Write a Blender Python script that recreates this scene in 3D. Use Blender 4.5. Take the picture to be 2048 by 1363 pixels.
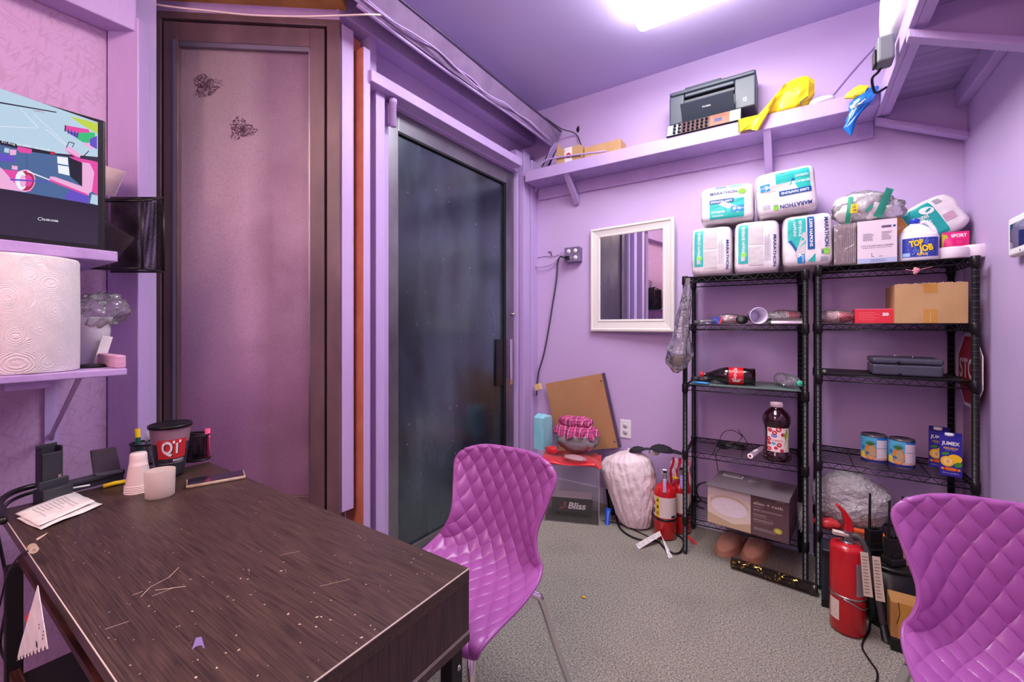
import bpy, math, random
from mathutils import Vector, Matrix, noise
random.seed(7)
for o in list(bpy.data.objects): bpy.data.objects.remove(o)
SC = bpy.context.scene
COL = SC.collection
PI = math.pi

# ------------------------------------------------------------------ camera
FPX, CX, HY, CH, YAW = 857.0, 1024.0, 650.0, 1.25, math.radians(33.86)
cam_d = bpy.data.cameras.new('camera'); cam = bpy.data.objects.new('camera', cam_d); COL.objects.link(cam)
cam.location = (0, 0, CH); cam.rotation_euler = (PI/2, 0, YAW)
cam_d.sensor_width = 36; cam_d.lens = FPX/2048*36
cam_d.shift_y = -(681.5-HY)/2048
cam_d.clip_start = 0.02
SC.camera = cam
# ------------------------------------------------------------------ colour management, world
SC.view_settings.view_transform = 'Standard'; SC.view_settings.look = 'None'
SC.view_settings.exposure = 0.25; SC.view_settings.gamma = 1.0
SC.view_settings.use_curve_mapping = False
W = bpy.data.worlds.new('world'); SC.world = W; W.use_nodes = True
W.node_tree.nodes['Background'].inputs[0].default_value = (0.8, 0.75, 0.9, 1)
W.node_tree.nodes['Background'].inputs[1].default_value = 0.3
SC.cycles.max_bounces = 10; SC.cycles.transparent_max_bounces = 24
# ------------------------------------------------------------------ large lights
def area(name, loc, size, energy, col, rot=(0, 0, 0)):
    l = bpy.data.lights.new(name, 'AREA'); l.shape = 'RECTANGLE'; l.size, l.size_y = size
    l.energy = energy; l.color = col
    o = bpy.data.objects.new(name, l); o.location = loc; o.rotation_euler = rot; COL.objects.link(o); return o
area('ceiling_light_glow', (-0.42, 1.70, 2.80), (0.56, 1.16), 9, (1.0, 0.98, 0.98))
area('rear_fill_glow', (-0.75, -0.75, 2.79), (0.56, 1.16), 5, (1.0, 0.66, 0.52))  # added warm fill, paired with the made-up rear ceiling fixture
def point(name, loc, r, energy, col):
    l = bpy.data.lights.new(name, 'POINT'); l.shadow_soft_size = r; l.energy = energy; l.color = col
    o = bpy.data.objects.new(name, l); o.location = loc; COL.objects.link(o); return o
point('bulb_glow', (-0.75, -1.15, 2.25), 0.08, 20, (1.0, 0.76, 0.66))

# ------------------------------------------------------------------ pixel -> place on a real plane
FW = Vector((-math.sin(YAW), math.cos(YAW), 0)); RT = Vector((math.cos(YAW), math.sin(YAW), 0))
C0 = Vector((0, 0, CH))
def ray(px, py): return FW + RT*((px-CX)/FPX) + Vector((0, 0, (HY-py)/FPX))
def onX(px, py, X): r = ray(px, py); return C0 + r*(X/r.x)
def onY(px, py, Y): r = ray(px, py); return C0 + r*(Y/r.y)
def onZ(px, py, Z): r = ray(px, py); return C0 + r*((Z-CH)/r.z)
def onP(px, py, p, n): r = ray(px, py); return C0 + r*((p-C0).dot(n)/r.dot(n))
V = Vector

# ------------------------------------------------------------------ materials
def lin(c):
    f = lambda x: (x/255/12.92) if x/255 <= 0.04045 else ((x/255+0.055)/1.055)**2.4
    return tuple(f(x) for x in c[:3]) + (1.0,)
MATS = {}
def mat(name, col, rough=0.6, metal=0.0, bump=0.0, bscale=60, col2=None, nscale=8, nstretch=(1, 1, 1), thr=(0.35, 0.65),
        emit=0.0, trans=0.0, coat=0.0, alpha=1.0, ior=1.45, sheen=0.0, spec=0.5, detail=4, bstretch=None):
    if name in MATS: return MATS[name]
    m = bpy.data.materials.new(name); m.use_nodes = True; nt = m.node_tree; b = nt.nodes['Principled BSDF']
    b.inputs['Base Color'].default_value = lin(col); b.inputs['Roughness'].default_value = rough
    b.inputs['Metallic'].default_value = metal; b.inputs['IOR'].default_value = ior
    b.inputs['Transmission Weight'].default_value = trans; b.inputs['Coat Weight'].default_value = coat
    b.inputs['Alpha'].default_value = alpha; b.inputs['Sheen Weight'].default_value = sheen
    b.inputs['Specular IOR Level'].default_value = spec
    if emit: b.inputs['Emission Color'].default_value = lin(col); b.inputs['Emission Strength'].default_value = emit
    tc = nt.nodes.new('ShaderNodeTexCoord')
    if col2 is not None:
        mp = nt.nodes.new('ShaderNodeMapping'); mp.inputs['Scale'].default_value = nstretch
        n = nt.nodes.new('ShaderNodeTexNoise'); n.inputs['Scale'].default_value = nscale; n.inputs['Detail'].default_value = detail
        r = nt.nodes.new('ShaderNodeValToRGB'); r.color_ramp.elements[0].position = thr[0]; r.color_ramp.elements[1].position = thr[1]
        r.color_ramp.elements[0].color = lin(col); r.color_ramp.elements[1].color = lin(col2)
        nt.links.new(tc.outputs['Object'], mp.inputs[0]); nt.links.new(mp.outputs[0], n.inputs['Vector'])
        nt.links.new(n.outputs['Fac'], r.inputs[0]); nt.links.new(r.outputs[0], b.inputs['Base Color'])
    if bump:
        mp2 = nt.nodes.new('ShaderNodeMapping'); mp2.inputs['Scale'].default_value = bstretch or (1, 1, 1)
        n2 = nt.nodes.new('ShaderNodeTexNoise'); n2.inputs['Scale'].default_value = bscale; n2.inputs['Detail'].default_value = 3
        bp = nt.nodes.new('ShaderNodeBump'); bp.inputs['Strength'].default_value = bump; bp.inputs['Distance'].default_value = 0.004
        nt.links.new(tc.outputs['Object'], mp2.inputs[0]); nt.links.new(mp2.outputs[0], n2.inputs['Vector'])
        nt.links.new(n2.outputs['Fac'], bp.inputs['Height']); nt.links.new(bp.outputs[0], b.inputs['Normal'])
    MATS[name] = m; return m
def node_mat(name):
    m = bpy.data.materials.new(name); m.use_nodes = True; MATS[name] = m
    return m, m.node_tree, m.node_tree.nodes['Principled BSDF']

PURP = (197, 174, 216)
M_wall = mat('lilac_wall_paint', PURP, 0.5, bump=0.12, bscale=220, col2=(193, 169, 213), nscale=2.5)
M_ceil = mat('purple_ceiling_paint', (208, 196, 240), 0.6, bump=0.15, bscale=150, col2=(204, 191, 237), nscale=2)
M_trim = mat('lilac_trim_paint', (190, 166, 214), 0.4, bump=0.25, bscale=40, col2=(182, 157, 208), nscale=6, nstretch=(1, 1, .2), bstretch=(4, 4, .6))
M_shelfp = mat('shelf_paint', (178, 154, 206), 0.5, bump=0.3, bscale=60, col2=(168, 143, 197), nscale=20)
M_orange = mat('orange_paint', (210, 130, 102), 0.5, bump=0.2, bscale=50, col2=(196, 116, 88), nscale=12)
# OSB wall: painted strand board
def osb(name, c1, c2, strength=0.5):
    m, nt, b = node_mat(name)
    tc = nt.nodes.new('ShaderNodeTexCoord'); prev = None; hs = []
    for k, (rx, sc) in enumerate(((0.5, (1, 9, 55)), (-0.9, (1, 10, 60)), (1.7, (1, 8, 50)))):
        m0 = nt.nodes.new('ShaderNodeMapping'); m0.inputs['Rotation'].default_value = (rx, 0, 0); m0.inputs['Location'].default_value = (k*3.1, k*1.7, 0)
        mp = nt.nodes.new('ShaderNodeMapping'); mp.inputs['Scale'].default_value = (1, sc[1]*1.9, sc[2]*1.9)
        n = nt.nodes.new('ShaderNodeTexNoise'); n.inputs['Scale'].default_value = 1.0; n.inputs['Detail'].default_value = 3; n.inputs['Distortion'].default_value = .4
        nt.links.new(tc.outputs['Object'], m0.inputs[0]); nt.links.new(m0.outputs[0], mp.inputs[0]); nt.links.new(mp.outputs[0], n.inputs['Vector']); hs.append(n.outputs['Fac'])
    a = nt.nodes.new('ShaderNodeMath'); a.operation = 'MAXIMUM'; nt.links.new(hs[0], a.inputs[0]); nt.links.new(hs[1], a.inputs[1])
    c = nt.nodes.new('ShaderNodeMath'); c.operation = 'MAXIMUM'; nt.links.new(a.outputs[0], c.inputs[0]); nt.links.new(hs[2], c.inputs[1])
    r = nt.nodes.new('ShaderNodeValToRGB'); r.color_ramp.elements[0].position = .56; r.color_ramp.elements[1].position = .66
    r.color_ramp.elements[0].color = lin(c2); r.color_ramp.elements[1].color = lin(c1)
    nt.links.new(c.outputs[0], r.inputs[0]); nt.links.new(r.outputs[0], b.inputs['Base Color'])
    bp = nt.nodes.new('ShaderNodeBump'); bp.inputs['Strength'].default_value = strength; bp.inputs['Distance'].default_value = .006
    nt.links.new(c.outputs[0], bp.inputs['Height']); nt.links.new(bp.outputs[0], b.inputs['Normal']); b.inputs['Roughness'].default_value = .5
    return m
M_osb = osb('painted_strand_board', (178, 144, 182), (190, 156, 196), .35)
M_osb2 = osb('painted_strand_board_dull', (178, 158, 200), (152, 130, 176), .4)
# carpet
def carpet():
    m, nt, b = node_mat('grey_carpet')
    tc = nt.nodes.new('ShaderNodeTexCoord')
    n = nt.nodes.new('ShaderNodeTexNoise'); n.inputs['Scale'].default_value = 150; n.inputs['Detail'].default_value = 6; n.inputs['Roughness'].default_value = .8
    n2 = nt.nodes.new('ShaderNodeTexNoise'); n2.inputs['Scale'].default_value = 3.5; n2.inputs['Detail'].default_value = 5
    r = nt.nodes.new('ShaderNodeValToRGB'); r.color_ramp.elements[0].position = .40; r.color_ramp.elements[1].position = .62
    r.color_ramp.elements[0].color = lin((94, 91, 82)); r.color_ramp.elements[1].color = lin((204, 199, 184))
    r2 = nt.nodes.new('ShaderNodeValToRGB'); r2.color_ramp.elements[0].position = .3; r2.color_ramp.elements[1].position = .5
    r2.color_ramp.elements[0].color = (.86, .86, .86, 1); r2.color_ramp.elements[1].color = (1, 1, 1, 1)
    mx = nt.nodes.new('ShaderNodeMix'); mx.data_type = 'RGBA'; mx.blend_type = 'MULTIPLY'; mx.inputs[0].default_value = 1
    for q in (n, n2): nt.links.new(tc.outputs['Object'], q.inputs['Vector'])
    nt.links.new(n.outputs['Fac'], r.inputs[0]); nt.links.new(n2.outputs['Fac'], r2.inputs[0])
    nt.links.new(r.outputs[0], mx.inputs[6]); nt.links.new(r2.outputs[0], mx.inputs[7]); nt.links.new(mx.outputs[2], b.inputs['Base Color'])
    bp = nt.nodes.new('ShaderNodeBump'); bp.inputs['Strength'].default_value = .8; bp.inputs['Distance'].default_value = .006
    nt.links.new(n.outputs['Fac'], bp.inputs['Height']); nt.links.new(bp.outputs[0], b.inputs['Normal']); b.inputs['Roughness'].default_value = .95
    return m
M_carpet = carpet()
# dark laminate with wood grain
def wood(name, c1, c2, axis=0, scale=1.0, rough=.35, c3=None, amount=.5):
    m, nt, b = node_mat(name)
    tc = nt.nodes.new('ShaderNodeTexCoord'); mp = nt.nodes.new('ShaderNodeMapping')
    s = [14*scale]*3; s[axis] = 1.6*scale; mp.inputs['Scale'].default_value = s
    n = nt.nodes.new('ShaderNodeTexNoise'); n.inputs['Scale'].default_value = 1; n.inputs['Detail'].default_value = 2; n.inputs['Distortion'].default_value = .5
    mu = nt.nodes.new('ShaderNodeMath'); mu.operation = 'MULTIPLY'; mu.inputs[1].default_value = 70
    si = nt.nodes.new('ShaderNodeMath'); si.operation = 'SINE'
    mp2 = nt.nodes.new('ShaderNodeMapping'); s2 = [380*scale]*3; s2[axis] = 9*scale; mp2.inputs['Scale'].default_value = s2
    n2 = nt.nodes.new('ShaderNodeTexNoise'); n2.inputs['Scale'].default_value = 1; n2.inputs['Detail'].default_value = 3
    ad = nt.nodes.new('ShaderNodeMath'); ad.operation = 'MULTIPLY_ADD'; ad.inputs[1].default_value = .045
    ad2 = nt.nodes.new('ShaderNodeMath'); ad2.operation = 'ADD'
    r = nt.nodes.new('ShaderNodeValToRGB'); r.color_ramp.elements[0].position = .32; r.color_ramp.elements[1].position = .72
    r.color_ramp.elements[0].color = lin(c1); r.color_ramp.elements[1].color = lin(c2)
    nt.links.new(tc.outputs['Object'], mp.inputs[0]); nt.links.new(tc.outputs['Object'], mp2.inputs[0])
    nt.links.new(mp.outputs[0], n.inputs['Vector']); nt.links.new(mp2.outputs[0], n2.inputs['Vector'])
    nt.links.new(n.outputs['Fac'], mu.inputs[0]); nt.links.new(mu.outputs[0], si.inputs[0])
    nt.links.new(si.outputs[0], ad.inputs[0]); nt.links.new(n2.outputs['Fac'], ad.inputs[2])
    nt.links.new(ad.outputs[0], r.inputs[0])
    nt.links.new(r.outputs[0], b.inputs['Base Color']); b.inputs['Roughness'].default_value = rough
    bp = nt.nodes.new('ShaderNodeBump'); bp.inputs['Strength'].default_value = .15; bp.inputs['Distance'].default_value = .001
    nt.links.new(ad.outputs[0], bp.inputs['Height']); nt.links.new(bp.outputs[0], b.inputs['Normal'])
    return m
M_desk = wood('dark_walnut_laminate', (44, 32, 30), (84, 65, 57), 0, 1.0, .38)
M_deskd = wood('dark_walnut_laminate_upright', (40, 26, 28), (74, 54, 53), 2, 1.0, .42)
# clear film, acrylic
def film(name, col=(245, 245, 250), opac=.25, rough=.15, bump=.6, bscale=18, gloss=.5):
    m = bpy.data.materials.new(name); m.use_nodes = True; nt = m.node_tree; MATS[name] = m
    for n in list(nt.nodes):
        if n.type != 'OUTPUT_MATERIAL': nt.nodes.remove(n)
    out = nt.nodes[0]
    tr = nt.nodes.new('ShaderNodeBsdfTransparent'); df = nt.nodes.new('ShaderNodeBsdfDiffuse'); df.inputs[0].default_value = lin(col)
    tl = nt.nodes.new('ShaderNodeBsdfTranslucent'); tl.inputs[0].default_value = lin(col)
    gl = nt.nodes.new('ShaderNodeBsdfGlossy'); gl.inputs['Roughness'].default_value = rough
    tc = nt.nodes.new('ShaderNodeTexCoord'); nz = nt.nodes.new('ShaderNodeTexNoise'); nz.inputs['Scale'].default_value = bscale
    nz.inputs['Detail'].default_value = 3; nz.inputs['Distortion'].default_value = 1.5
    bp = nt.nodes.new('ShaderNodeBump'); bp.inputs['Strength'].default_value = bump; bp.inputs['Distance'].default_value = .02
    nt.links.new(tc.outputs['Object'], nz.inputs['Vector']); nt.links.new(nz.outputs['Fac'], bp.inputs['Height'])
    for q in (df, gl, tl): nt.links.new(bp.outputs[0], q.inputs['Normal'])
    m0 = nt.nodes.new('ShaderNodeMixShader'); m0.inputs[0].default_value = .4
    nt.links.new(df.outputs[0], m0.inputs[1]); nt.links.new(tl.outputs[0], m0.inputs[2])
    m1 = nt.nodes.new('ShaderNodeMixShader'); m1.inputs[0].default_value = opac
    nt.links.new(tr.outputs[0], m1.inputs[1]); nt.links.new(m0.outputs[0], m1.inputs[2])
    fr = nt.nodes.new('ShaderNodeFresnel'); fr.inputs[0].default_value = 1.45; nt.links.new(bp.outputs[0], fr.inputs['Normal'])
    mg = nt.nodes.new('ShaderNodeMath'); mg.operation = 'MULTIPLY_ADD'; mg.inputs[1].default_value = gloss*1.6; mg.inputs[2].default_value = gloss*.05
    nt.links.new(fr.outputs[0], mg.inputs[0])
    m2 = nt.nodes.new('ShaderNodeMixShader'); nt.links.new(mg.outputs[0], m2.inputs[0])
    nt.links.new(m1.outputs[0], m2.inputs[1]); nt.links.new(gl.outputs[0], m2.inputs[2]); nt.links.new(m2.outputs[0], out.inputs[0])
    return m
M_film = film('clear_plastic_film', opac=.16, gloss=.9)
M_bagclear = film('clear_plastic_bag', opac=.34, gloss=.8, bscale=16, bump=.8)
M_acryl = film('clear_acrylic', (230, 235, 240), .015, .03, .02, 4, .35)
M_bagsmoke = film('smoky_plastic_bag', (150, 150, 158), .45, .2, .9, 12, .9)
M_cupfrost = film('frosted_plastic', (250, 236, 226), .72, .35, .1, 8, .4)
def meshmat(name, k=900.0, col=(18, 18, 20)):
    m = bpy.data.materials.new(name); m.use_nodes = True; nt = m.node_tree; b = nt.nodes['Principled BSDF']; MATS[name] = m
    b.inputs['Base Color'].default_value = lin(col); b.inputs['Roughness'].default_value = .35; b.inputs['Metallic'].default_value = .6
    tc = nt.nodes.new('ShaderNodeTexCoord'); sp = nt.nodes.new('ShaderNodeSeparateXYZ'); nt.links.new(tc.outputs['Object'], sp.inputs[0])
    def mth(op, a, c=None, val=None):
        n = nt.nodes.new('ShaderNodeMath'); n.operation = op; nt.links.new(a, n.inputs[0])
        if c is not None: nt.links.new(c, n.inputs[1])
        if val is not None: n.inputs[1].default_value = val
        return n.outputs[0]
    h = mth('ADD', sp.outputs[0], sp.outputs[1])
    p = mth('SINE', mth('MULTIPLY', mth('ADD', h, sp.outputs[2]), val=k)); q = mth('SINE', mth('MULTIPLY', mth('SUBTRACT', h, sp.outputs[2]), val=k))
    hole = mth('GREATER_THAN', mth('MULTIPLY', mth('ABSOLUTE', p), mth('ABSOLUTE', q)), val=.42)
    inv = nt.nodes.new('ShaderNodeMath'); inv.operation = 'SUBTRACT'; inv.inputs[0].default_value = 1; nt.links.new(hole, inv.inputs[1])
    nt.links.new(inv.outputs[0], b.inputs['Alpha']); return m
M_mesh = meshmat('black_wire_mesh', 480)
M_black = mat('black_plastic', (20, 20, 22), .35)
M_blackm = mat('black_matte', (16, 16, 18), .6)
M_wire = mat('black_wire_coating', (22, 20, 24), .35, .3)
M_dkgrey = mat('dark_grey_plastic', (58, 60, 66), .45)
M_grey = mat('grey_plastic', (96, 98, 104), .5)
M_chrome = mat('chrome', (225, 225, 230), .08, 1.0)
M_steel = mat('brushed_steel', (170, 168, 165), .3, 1.0)
M_alu = mat('dark_bronze_aluminium', (150, 148, 156), .34, .85, col2=(124, 120, 130), nscale=3)
M_white = mat('white_plastic', (236, 236, 238), .4)
M_paper = mat('white_paper', (238, 236, 232), .8, col2=(222, 218, 216), nscale=30)
M_card = mat('brown_cardboard', (196, 158, 112), .8, col2=(186, 148, 102), nscale=10)
M_cardd = mat('dark_cardboard', (176, 128, 72), .8, col2=(160, 112, 58), nscale=10)
M_tape = mat('brown_tape', (192, 142, 62), .3)
M_red = mat('red_enamel', (200, 24, 34), .22, coat=.4)
M_redp = mat('red_plastic', (206, 40, 50), .4)
M_yel = mat('yellow_plastic', (240, 200, 30), .35)
M_ink = mat('dark_ink', (60, 60, 70), .7)
M_wink = mat('white_ink', (240, 240, 240), .5)
def C(name, col, rough=.5, **k): return mat(name, col, rough, **k)

# ------------------------------------------------------------------ mesh builder
class MB:
    def __init__(s): s.v = []; s.f = []; s.m = []; s.s = []
    def add(s, vs, fs, m=0, sm=False, M=None):
        n = len(s.v)
        for p in vs: s.v.append(tuple((M @ V(p)) if M else p))
        for f in fs: s.f.append([i+n for i in f]); s.m.append(m); s.s.append(sm)
        return s
    def box(s, a, b, m=0, M=None, mf=None):           # a, b opposite corners; mf = {face index: material}
        x0, y0, z0 = [min(a[i], b[i]) for i in range(3)]; x1, y1, z1 = [max(a[i], b[i]) for i in range(3)]
        vs = [(x0,y0,z0),(x1,y0,z0),(x1,y1,z0),(x0,y1,z0),(x0,y0,z1),(x1,y0,z1),(x1,y1,z1),(x0,y1,z1)]
        fs = [(0,3,2,1),(4,5,6,7),(0,1,5,4),(1,2,6,5),(2,3,7,6),(3,0,4,7)]   # bottom top -Y +X +Y -X
        n = len(s.f); s.add(vs, fs, m, False, M)
        if mf:
            for k, q in mf.items(): s.m[n+k] = q
        return s
    def poly(s, pts, m=0, M=None): return s.add(pts, [tuple(range(len(pts)))], m, False, M)
    def prism(s, pts, d, m=0, M=None):                # pts: 3D polygon, d: extrude vector
        n = len(pts); d = V(d); vs = [V(p) for p in pts] + [V(p)+d for p in pts]
        fs = [tuple(range(n))[::-1], tuple(range(n, 2*n))] + [(i, (i+1) % n, n+(i+1) % n, n+i) for i in range(n)]
        return s.add(vs, fs, m, False, M)
    def lathe(s, prof, o=(0, 0, 0), n=24, m=0, M=None, ms=None, sx=1, sy=1, sm=True, axis=None):
        o = V(o); T = Matrix.Translation(o)
        if axis is not None: T = T @ V((0, 0, 1)).rotation_difference(V(axis).normalized()).to_matrix().to_4x4()
        if M: T = M @ T
        vs = []; fs = []
        for r, z in prof:
            for k in range(n): a = 2*PI*k/n; vs.append((r*math.cos(a)*sx, r*math.sin(a)*sy, z))
        base = len(s.f)
        for i in range(len(prof)-1):
            for k in range(n): fs.append((i*n+k, i*n+(k+1) % n, (i+1)*n+(k+1) % n, (i+1)*n+k))
        s.add(vs, fs, m, sm, T)
        if ms:
            for i in range(len(prof)-1):
                for k in range(n): s.m[base+i*n+k] = ms[i]
        return s
    def cyl(s, p0, p1, r0, r1=None, n=16, m=0, M=None, mcap=None):
        r1 = r0 if r1 is None else r1; p0, p1 = V(p0), V(p1); L = (p1-p0).length
        mc = m if mcap is None else mcap
        return s.lathe([(0, 0), (r0, 0), (r0, 0), (r1, L), (r1, L), (0, L)], p0, n, m, M, [mc, mc, m, mc, mc], axis=(p1-p0))
    def tube(s, pts, r, n=8, m=0, M=None, smooth=0, closed=False, caps=True):
        P = [V(p) for p in pts]
        if smooth:
            Q = []; L = len(P)
            rng = range(L) if closed else range(L-1)
            for i in rng:
                if closed: a, b, c, d = P[(i-1) % L], P[i], P[(i+1) % L], P[(i+2) % L]
                else: a, b, c, d = P[max(i-1, 0)], P[i], P[i+1], P[min(i+2, L-1)]
                for k in range(smooth):
                    t = k/smooth
                    Q.append(.5*((2*b)+(-a+c)*t+(2*a-5*b+4*c-d)*t*t+(-a+3*b-3*c+d)*t**3))
            if not closed: Q.append(P[-1])
            P = Q
        L = len(P); vs = []; fs = []
        T = []
        for i in range(L):
            if closed: t = P[(i+1) % L]-P[(i-1) % L]
            else: t = P[min(i+1, L-1)]-P[max(i-1, 0)]
            T.append(t.normalized() if t.length > 1e-9 else V((0, 0, 1)))
        u = T[0].orthogonal().normalized()
        for i in range(L):
            if i: q = T[i-1].rotation_difference(T[i]); u = (q @ u); u = (u-T[i]*u.dot(T[i])).normalized()
            w = T[i].cross(u); rr = r(i/(L-1)) if callable(r) else r
            for k in range(n): a = 2*PI*k/n; vs.append(P[i]+(u*math.cos(a)+w*math.sin(a))*rr)
        for i in range(L if closed else L-1):
            j = (i+1) % L
            for k in range(n): fs.append((i*n+k, i*n+(k+1) % n, j*n+(k+1) % n, j*n+k))
        if not closed and caps: fs.append(tuple(range(n))[::-1]); fs.append(tuple((L-1)*n+k for k in range(n)))
        return s.add(vs, fs, m, True, M)
    def grid(s, fn, nu, nv, m=0, M=None, sm=True, mfn=None, wrap=False):
        vs = [fn(i/nu, j/nv) for j in range(nv+1) for i in range(nu+1)]
        base = len(s.f); fs = []
        for j in range(nv):
            for i in range(nu): a = j*(nu+1)+i; fs.append((a, a+1, a+nu+2, a+nu+1))
        s.add(vs, fs, m, sm, M)
        if mfn:
            for j in range(nv):
                for i in range(nu): s.m[base+j*nu+i] = mfn((i+.5)/nu, (j+.5)/nv)
        return s
    # decals on a mapped surface F(a, b, h)
    def drect(s, F, a0, b0, a1, b1, m, h=.0006, na=1, nb=1):
        return s.grid(lambda u, v: F(a0+(a1-a0)*u, b0+(b1-b0)*v, h), na, nb, m, sm=False)
    def dpoly(s, F, pts, m, h=.0008): return s.poly([F(a, b, h) for a, b in pts], m)
    def ddisc(s, F, ca, cb, ra, rb, m, h=.0008, n=20, rot=0, t0=0, t1=2*PI):
        c, q = math.cos(rot), math.sin(rot)
        pts = []
        for k in range(n):
            t = t0+(t1-t0)*k/(n if abs(t1-t0-2*PI) < 1e-6 else n-1); x, y = ra*math.cos(t), rb*math.sin(t); pts.append((ca+x*c-y*q, cb+x*q+y*c))
        return s.dpoly(F, pts, m, h)
    def dline(s, F, pts, w, m, h=.001):
        for (a, b), (c, d) in zip(pts, pts[1:]):
            L = math.hypot(c-a, d-b) or 1e-9; x, y = -(d-b)/L*w/2, (c-a)/L*w/2
            s.dpoly(F, [(a+x, b+y), (a-x, b-y), (c-x, d-y), (c+x, d+y)], m, h)
        return s
    def dtext(s, F, txt, a, b, size, m, h=.0012, align='CENTER', rot=0, sx=1.0, bold=0.0, shear=0.0, res=3, width=None):
        c = bpy.data.curves.new('t', 'FONT'); c.body = txt; c.size = size; c.align_x = align; c.align_y = 'CENTER'
        c.offset = bold*size; c.resolution_u = res; c.shear = shear
        o = bpy.data.objects.new('t', c); me = bpy.data.meshes.new_from_object(o)
        if width and me.vertices:
            xs = [v.co.x for v in me.vertices]; sx = width/(max(xs)-min(xs))
        cr, sr = math.cos(rot), math.sin(rot)
        vs = []
        for v in me.vertices:
            x, y = v.co.x*sx, v.co.y; vs.append(F(a+x*cr-y*sr, b+x*sr+y*cr, h))
        s.add(vs, [tuple(p.vertices) for p in me.polygons], m)
        bpy.data.objects.remove(o); bpy.data.curves.remove(c); bpy.data.meshes.remove(me); return s
def lines(mb, F, a0, b0, a1, b1, n, m, fill=.35, h=.001, seed=1, vert=False):   # rows of tiny print
    rnd = random.Random(seed)
    for k in range(n):
        if not vert:
            y = b1-(b1-b0)*(k+.5)/n; hh = (b1-b0)/n*fill/2; e = a0+(a1-a0)*rnd.uniform(.7, 1)
            mb.dpoly(F, [(a0, y-hh), (e, y-hh), (e, y+hh), (a0, y+hh)], m, h)
        else:
            x = a0+(a1-a0)*(k+.5)/n; hh = (a1-a0)/n*fill/2; e = b0+(b1-b0)*rnd.uniform(.7, 1)
            mb.dpoly(F, [(x-hh, b0), (x+hh, b0), (x+hh, e), (x-hh, e)], m, h)
def flat(o, u, v):
    o, u, v = V(o), V(u).normalized(), V(v).normalized(); n = u.cross(v)
    return lambda a, b, h=0: o+u*a+v*b+n*h
def cylF(o, r, a0=-PI/2, taper=0):          # a = arc length from a0, b = height
    o = V(o)
    def F(a, b, h=0):
        t = a0+a/r; R = r+taper*b+h; return o+V((R*math.cos(t), R*math.sin(t), b))
    return F

FIRST = {}
def merge_print(o, mb, mats):          # print stays in the mesh of the surface it is on
    me = o.data; vs = [tuple(v.co) for v in me.vertices]; fs = [tuple(f.vertices) for f in me.polygons]; mi = [f.material_index for f in me.polygons]; sm = [f.use_smooth for f in me.polygons]
    ms = list(me.materials); k = len(ms); n = len(vs); ms += list(mats if isinstance(mats, (list, tuple)) else [mats])
    me.clear_geometry(); me.from_pydata(vs+mb.v, [], fs+[tuple(i+n for i in f) for f in mb.f]); me.update(); me.materials.clear()
    for m in ms: me.materials.append(m)
    mi += [k+i for i in mb.m]; sm += mb.s
    for i, f in enumerate(me.polygons): f.material_index = mi[i]; f.use_smooth = sm[i]
    return o
def P(mb, name, root=None, mats=(), bevel=0, seg=2, smooth=False, solid=0, label=None, sub=0):
    if name == 'printing': return merge_print(FIRST[root.name], mb, mats)
    me = bpy.data.meshes.new(name); me.from_pydata(mb.v, [], mb.f); me.update()
    for m in (mats if isinstance(mats, (list, tuple)) else [mats]): me.materials.append(m)
    for i, p in enumerate(me.polygons): p.material_index = mb.m[i]; p.use_smooth = mb.s[i]
    o = bpy.data.objects.new(name, me); COL.objects.link(o)
    if root is not None:
        o.parent = root; FIRST.setdefault(root.name, o)
    if solid: q = o.modifiers.new('solid', 'SOLIDIFY'); q.thickness = abs(solid); q.offset = -1 if solid > 0 else 1
    if sub: q = o.modifiers.new('sub', 'SUBSURF'); q.levels = q.render_levels = sub
    if bevel:
        q = o.modifiers.new('bevel', 'BEVEL'); q.width = bevel; q.segments = seg; q.limit_method = 'ANGLE'; q.angle_limit = math.radians(50)
    if label: o['label'] = label
    return o
def tag(o, label, cat, group=None):
    o['label'] = label; o['category'] = cat
    if group: o['group'] = group
    return o
def T(name, label, cat, loc=(0, 0, 0), rot=(0, 0, 0), group=None, scale=None):
    o = bpy.data.objects.new(name, None); COL.objects.link(o); o.empty_display_size = .05
    o.location = loc; o.rotation_euler = rot
    if scale: o.scale = scale
    return tag(o, label, cat, group)
def S(mb, name, mats, label, cat, loc=(0, 0, 0), rot=(0, 0, 0), group=None, **k):
    o = P(mb, name, None, mats, **k); o.location = loc; o.rotation_euler = rot; return tag(o, label, cat, group)
def struct(mb, name, mats, root=None, **k):
    o = P(mb, name, root, mats, **k)
    if root is None: o['kind'] = 'structure'
    return o
def copy_tree(o, parent=None):
    c = o.copy(); COL.objects.link(c)
    if parent: c.parent = parent
    for ch in o.children: copy_tree(ch, c)
    return c
def nz(p, s=1.0, seed=0): return noise.noise(V((p[0]*s+seed*7.3, p[1]*s-seed*3.1, p[2]*s+seed*1.9)))
def blob(mb, c, rad, seed=0, amp=.12, freq=9, n=36, nv=24, m=0, flat_z=None, M=None, power=1.0, pinch=None, crease=0):
    c = V(c)
    def fn(u, v):
        a = 2*PI*u; t = PI*(v-.5); d = V((math.cos(a)*math.cos(t), math.sin(a)*math.cos(t), math.sin(t)))
        if power != 1.0: d = V([math.copysign(abs(q)**power, q) for q in d])
        k = 1+amp*nz(d, freq/4, seed)+amp*.5*nz(d, freq/1.5, seed+3)
        if crease: k += crease*math.sin(a*13+3*nz(d, 2, seed))*max(0, math.cos(t))*.5
        p = V((d.x*rad[0]*k, d.y*rad[1]*k, d.z*rad[2]*k))
        if pinch: p.x *= 1-pinch*max(0, d.z)**2; p.y *= 1-pinch*max(0, d.z)**2
        p += c
        if flat_z is not None and p.z < flat_z: p.z = flat_z+.0005*(1+nz(d, 8, seed))
        return p
    return mb.grid(fn, n, nv, m, M)

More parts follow.
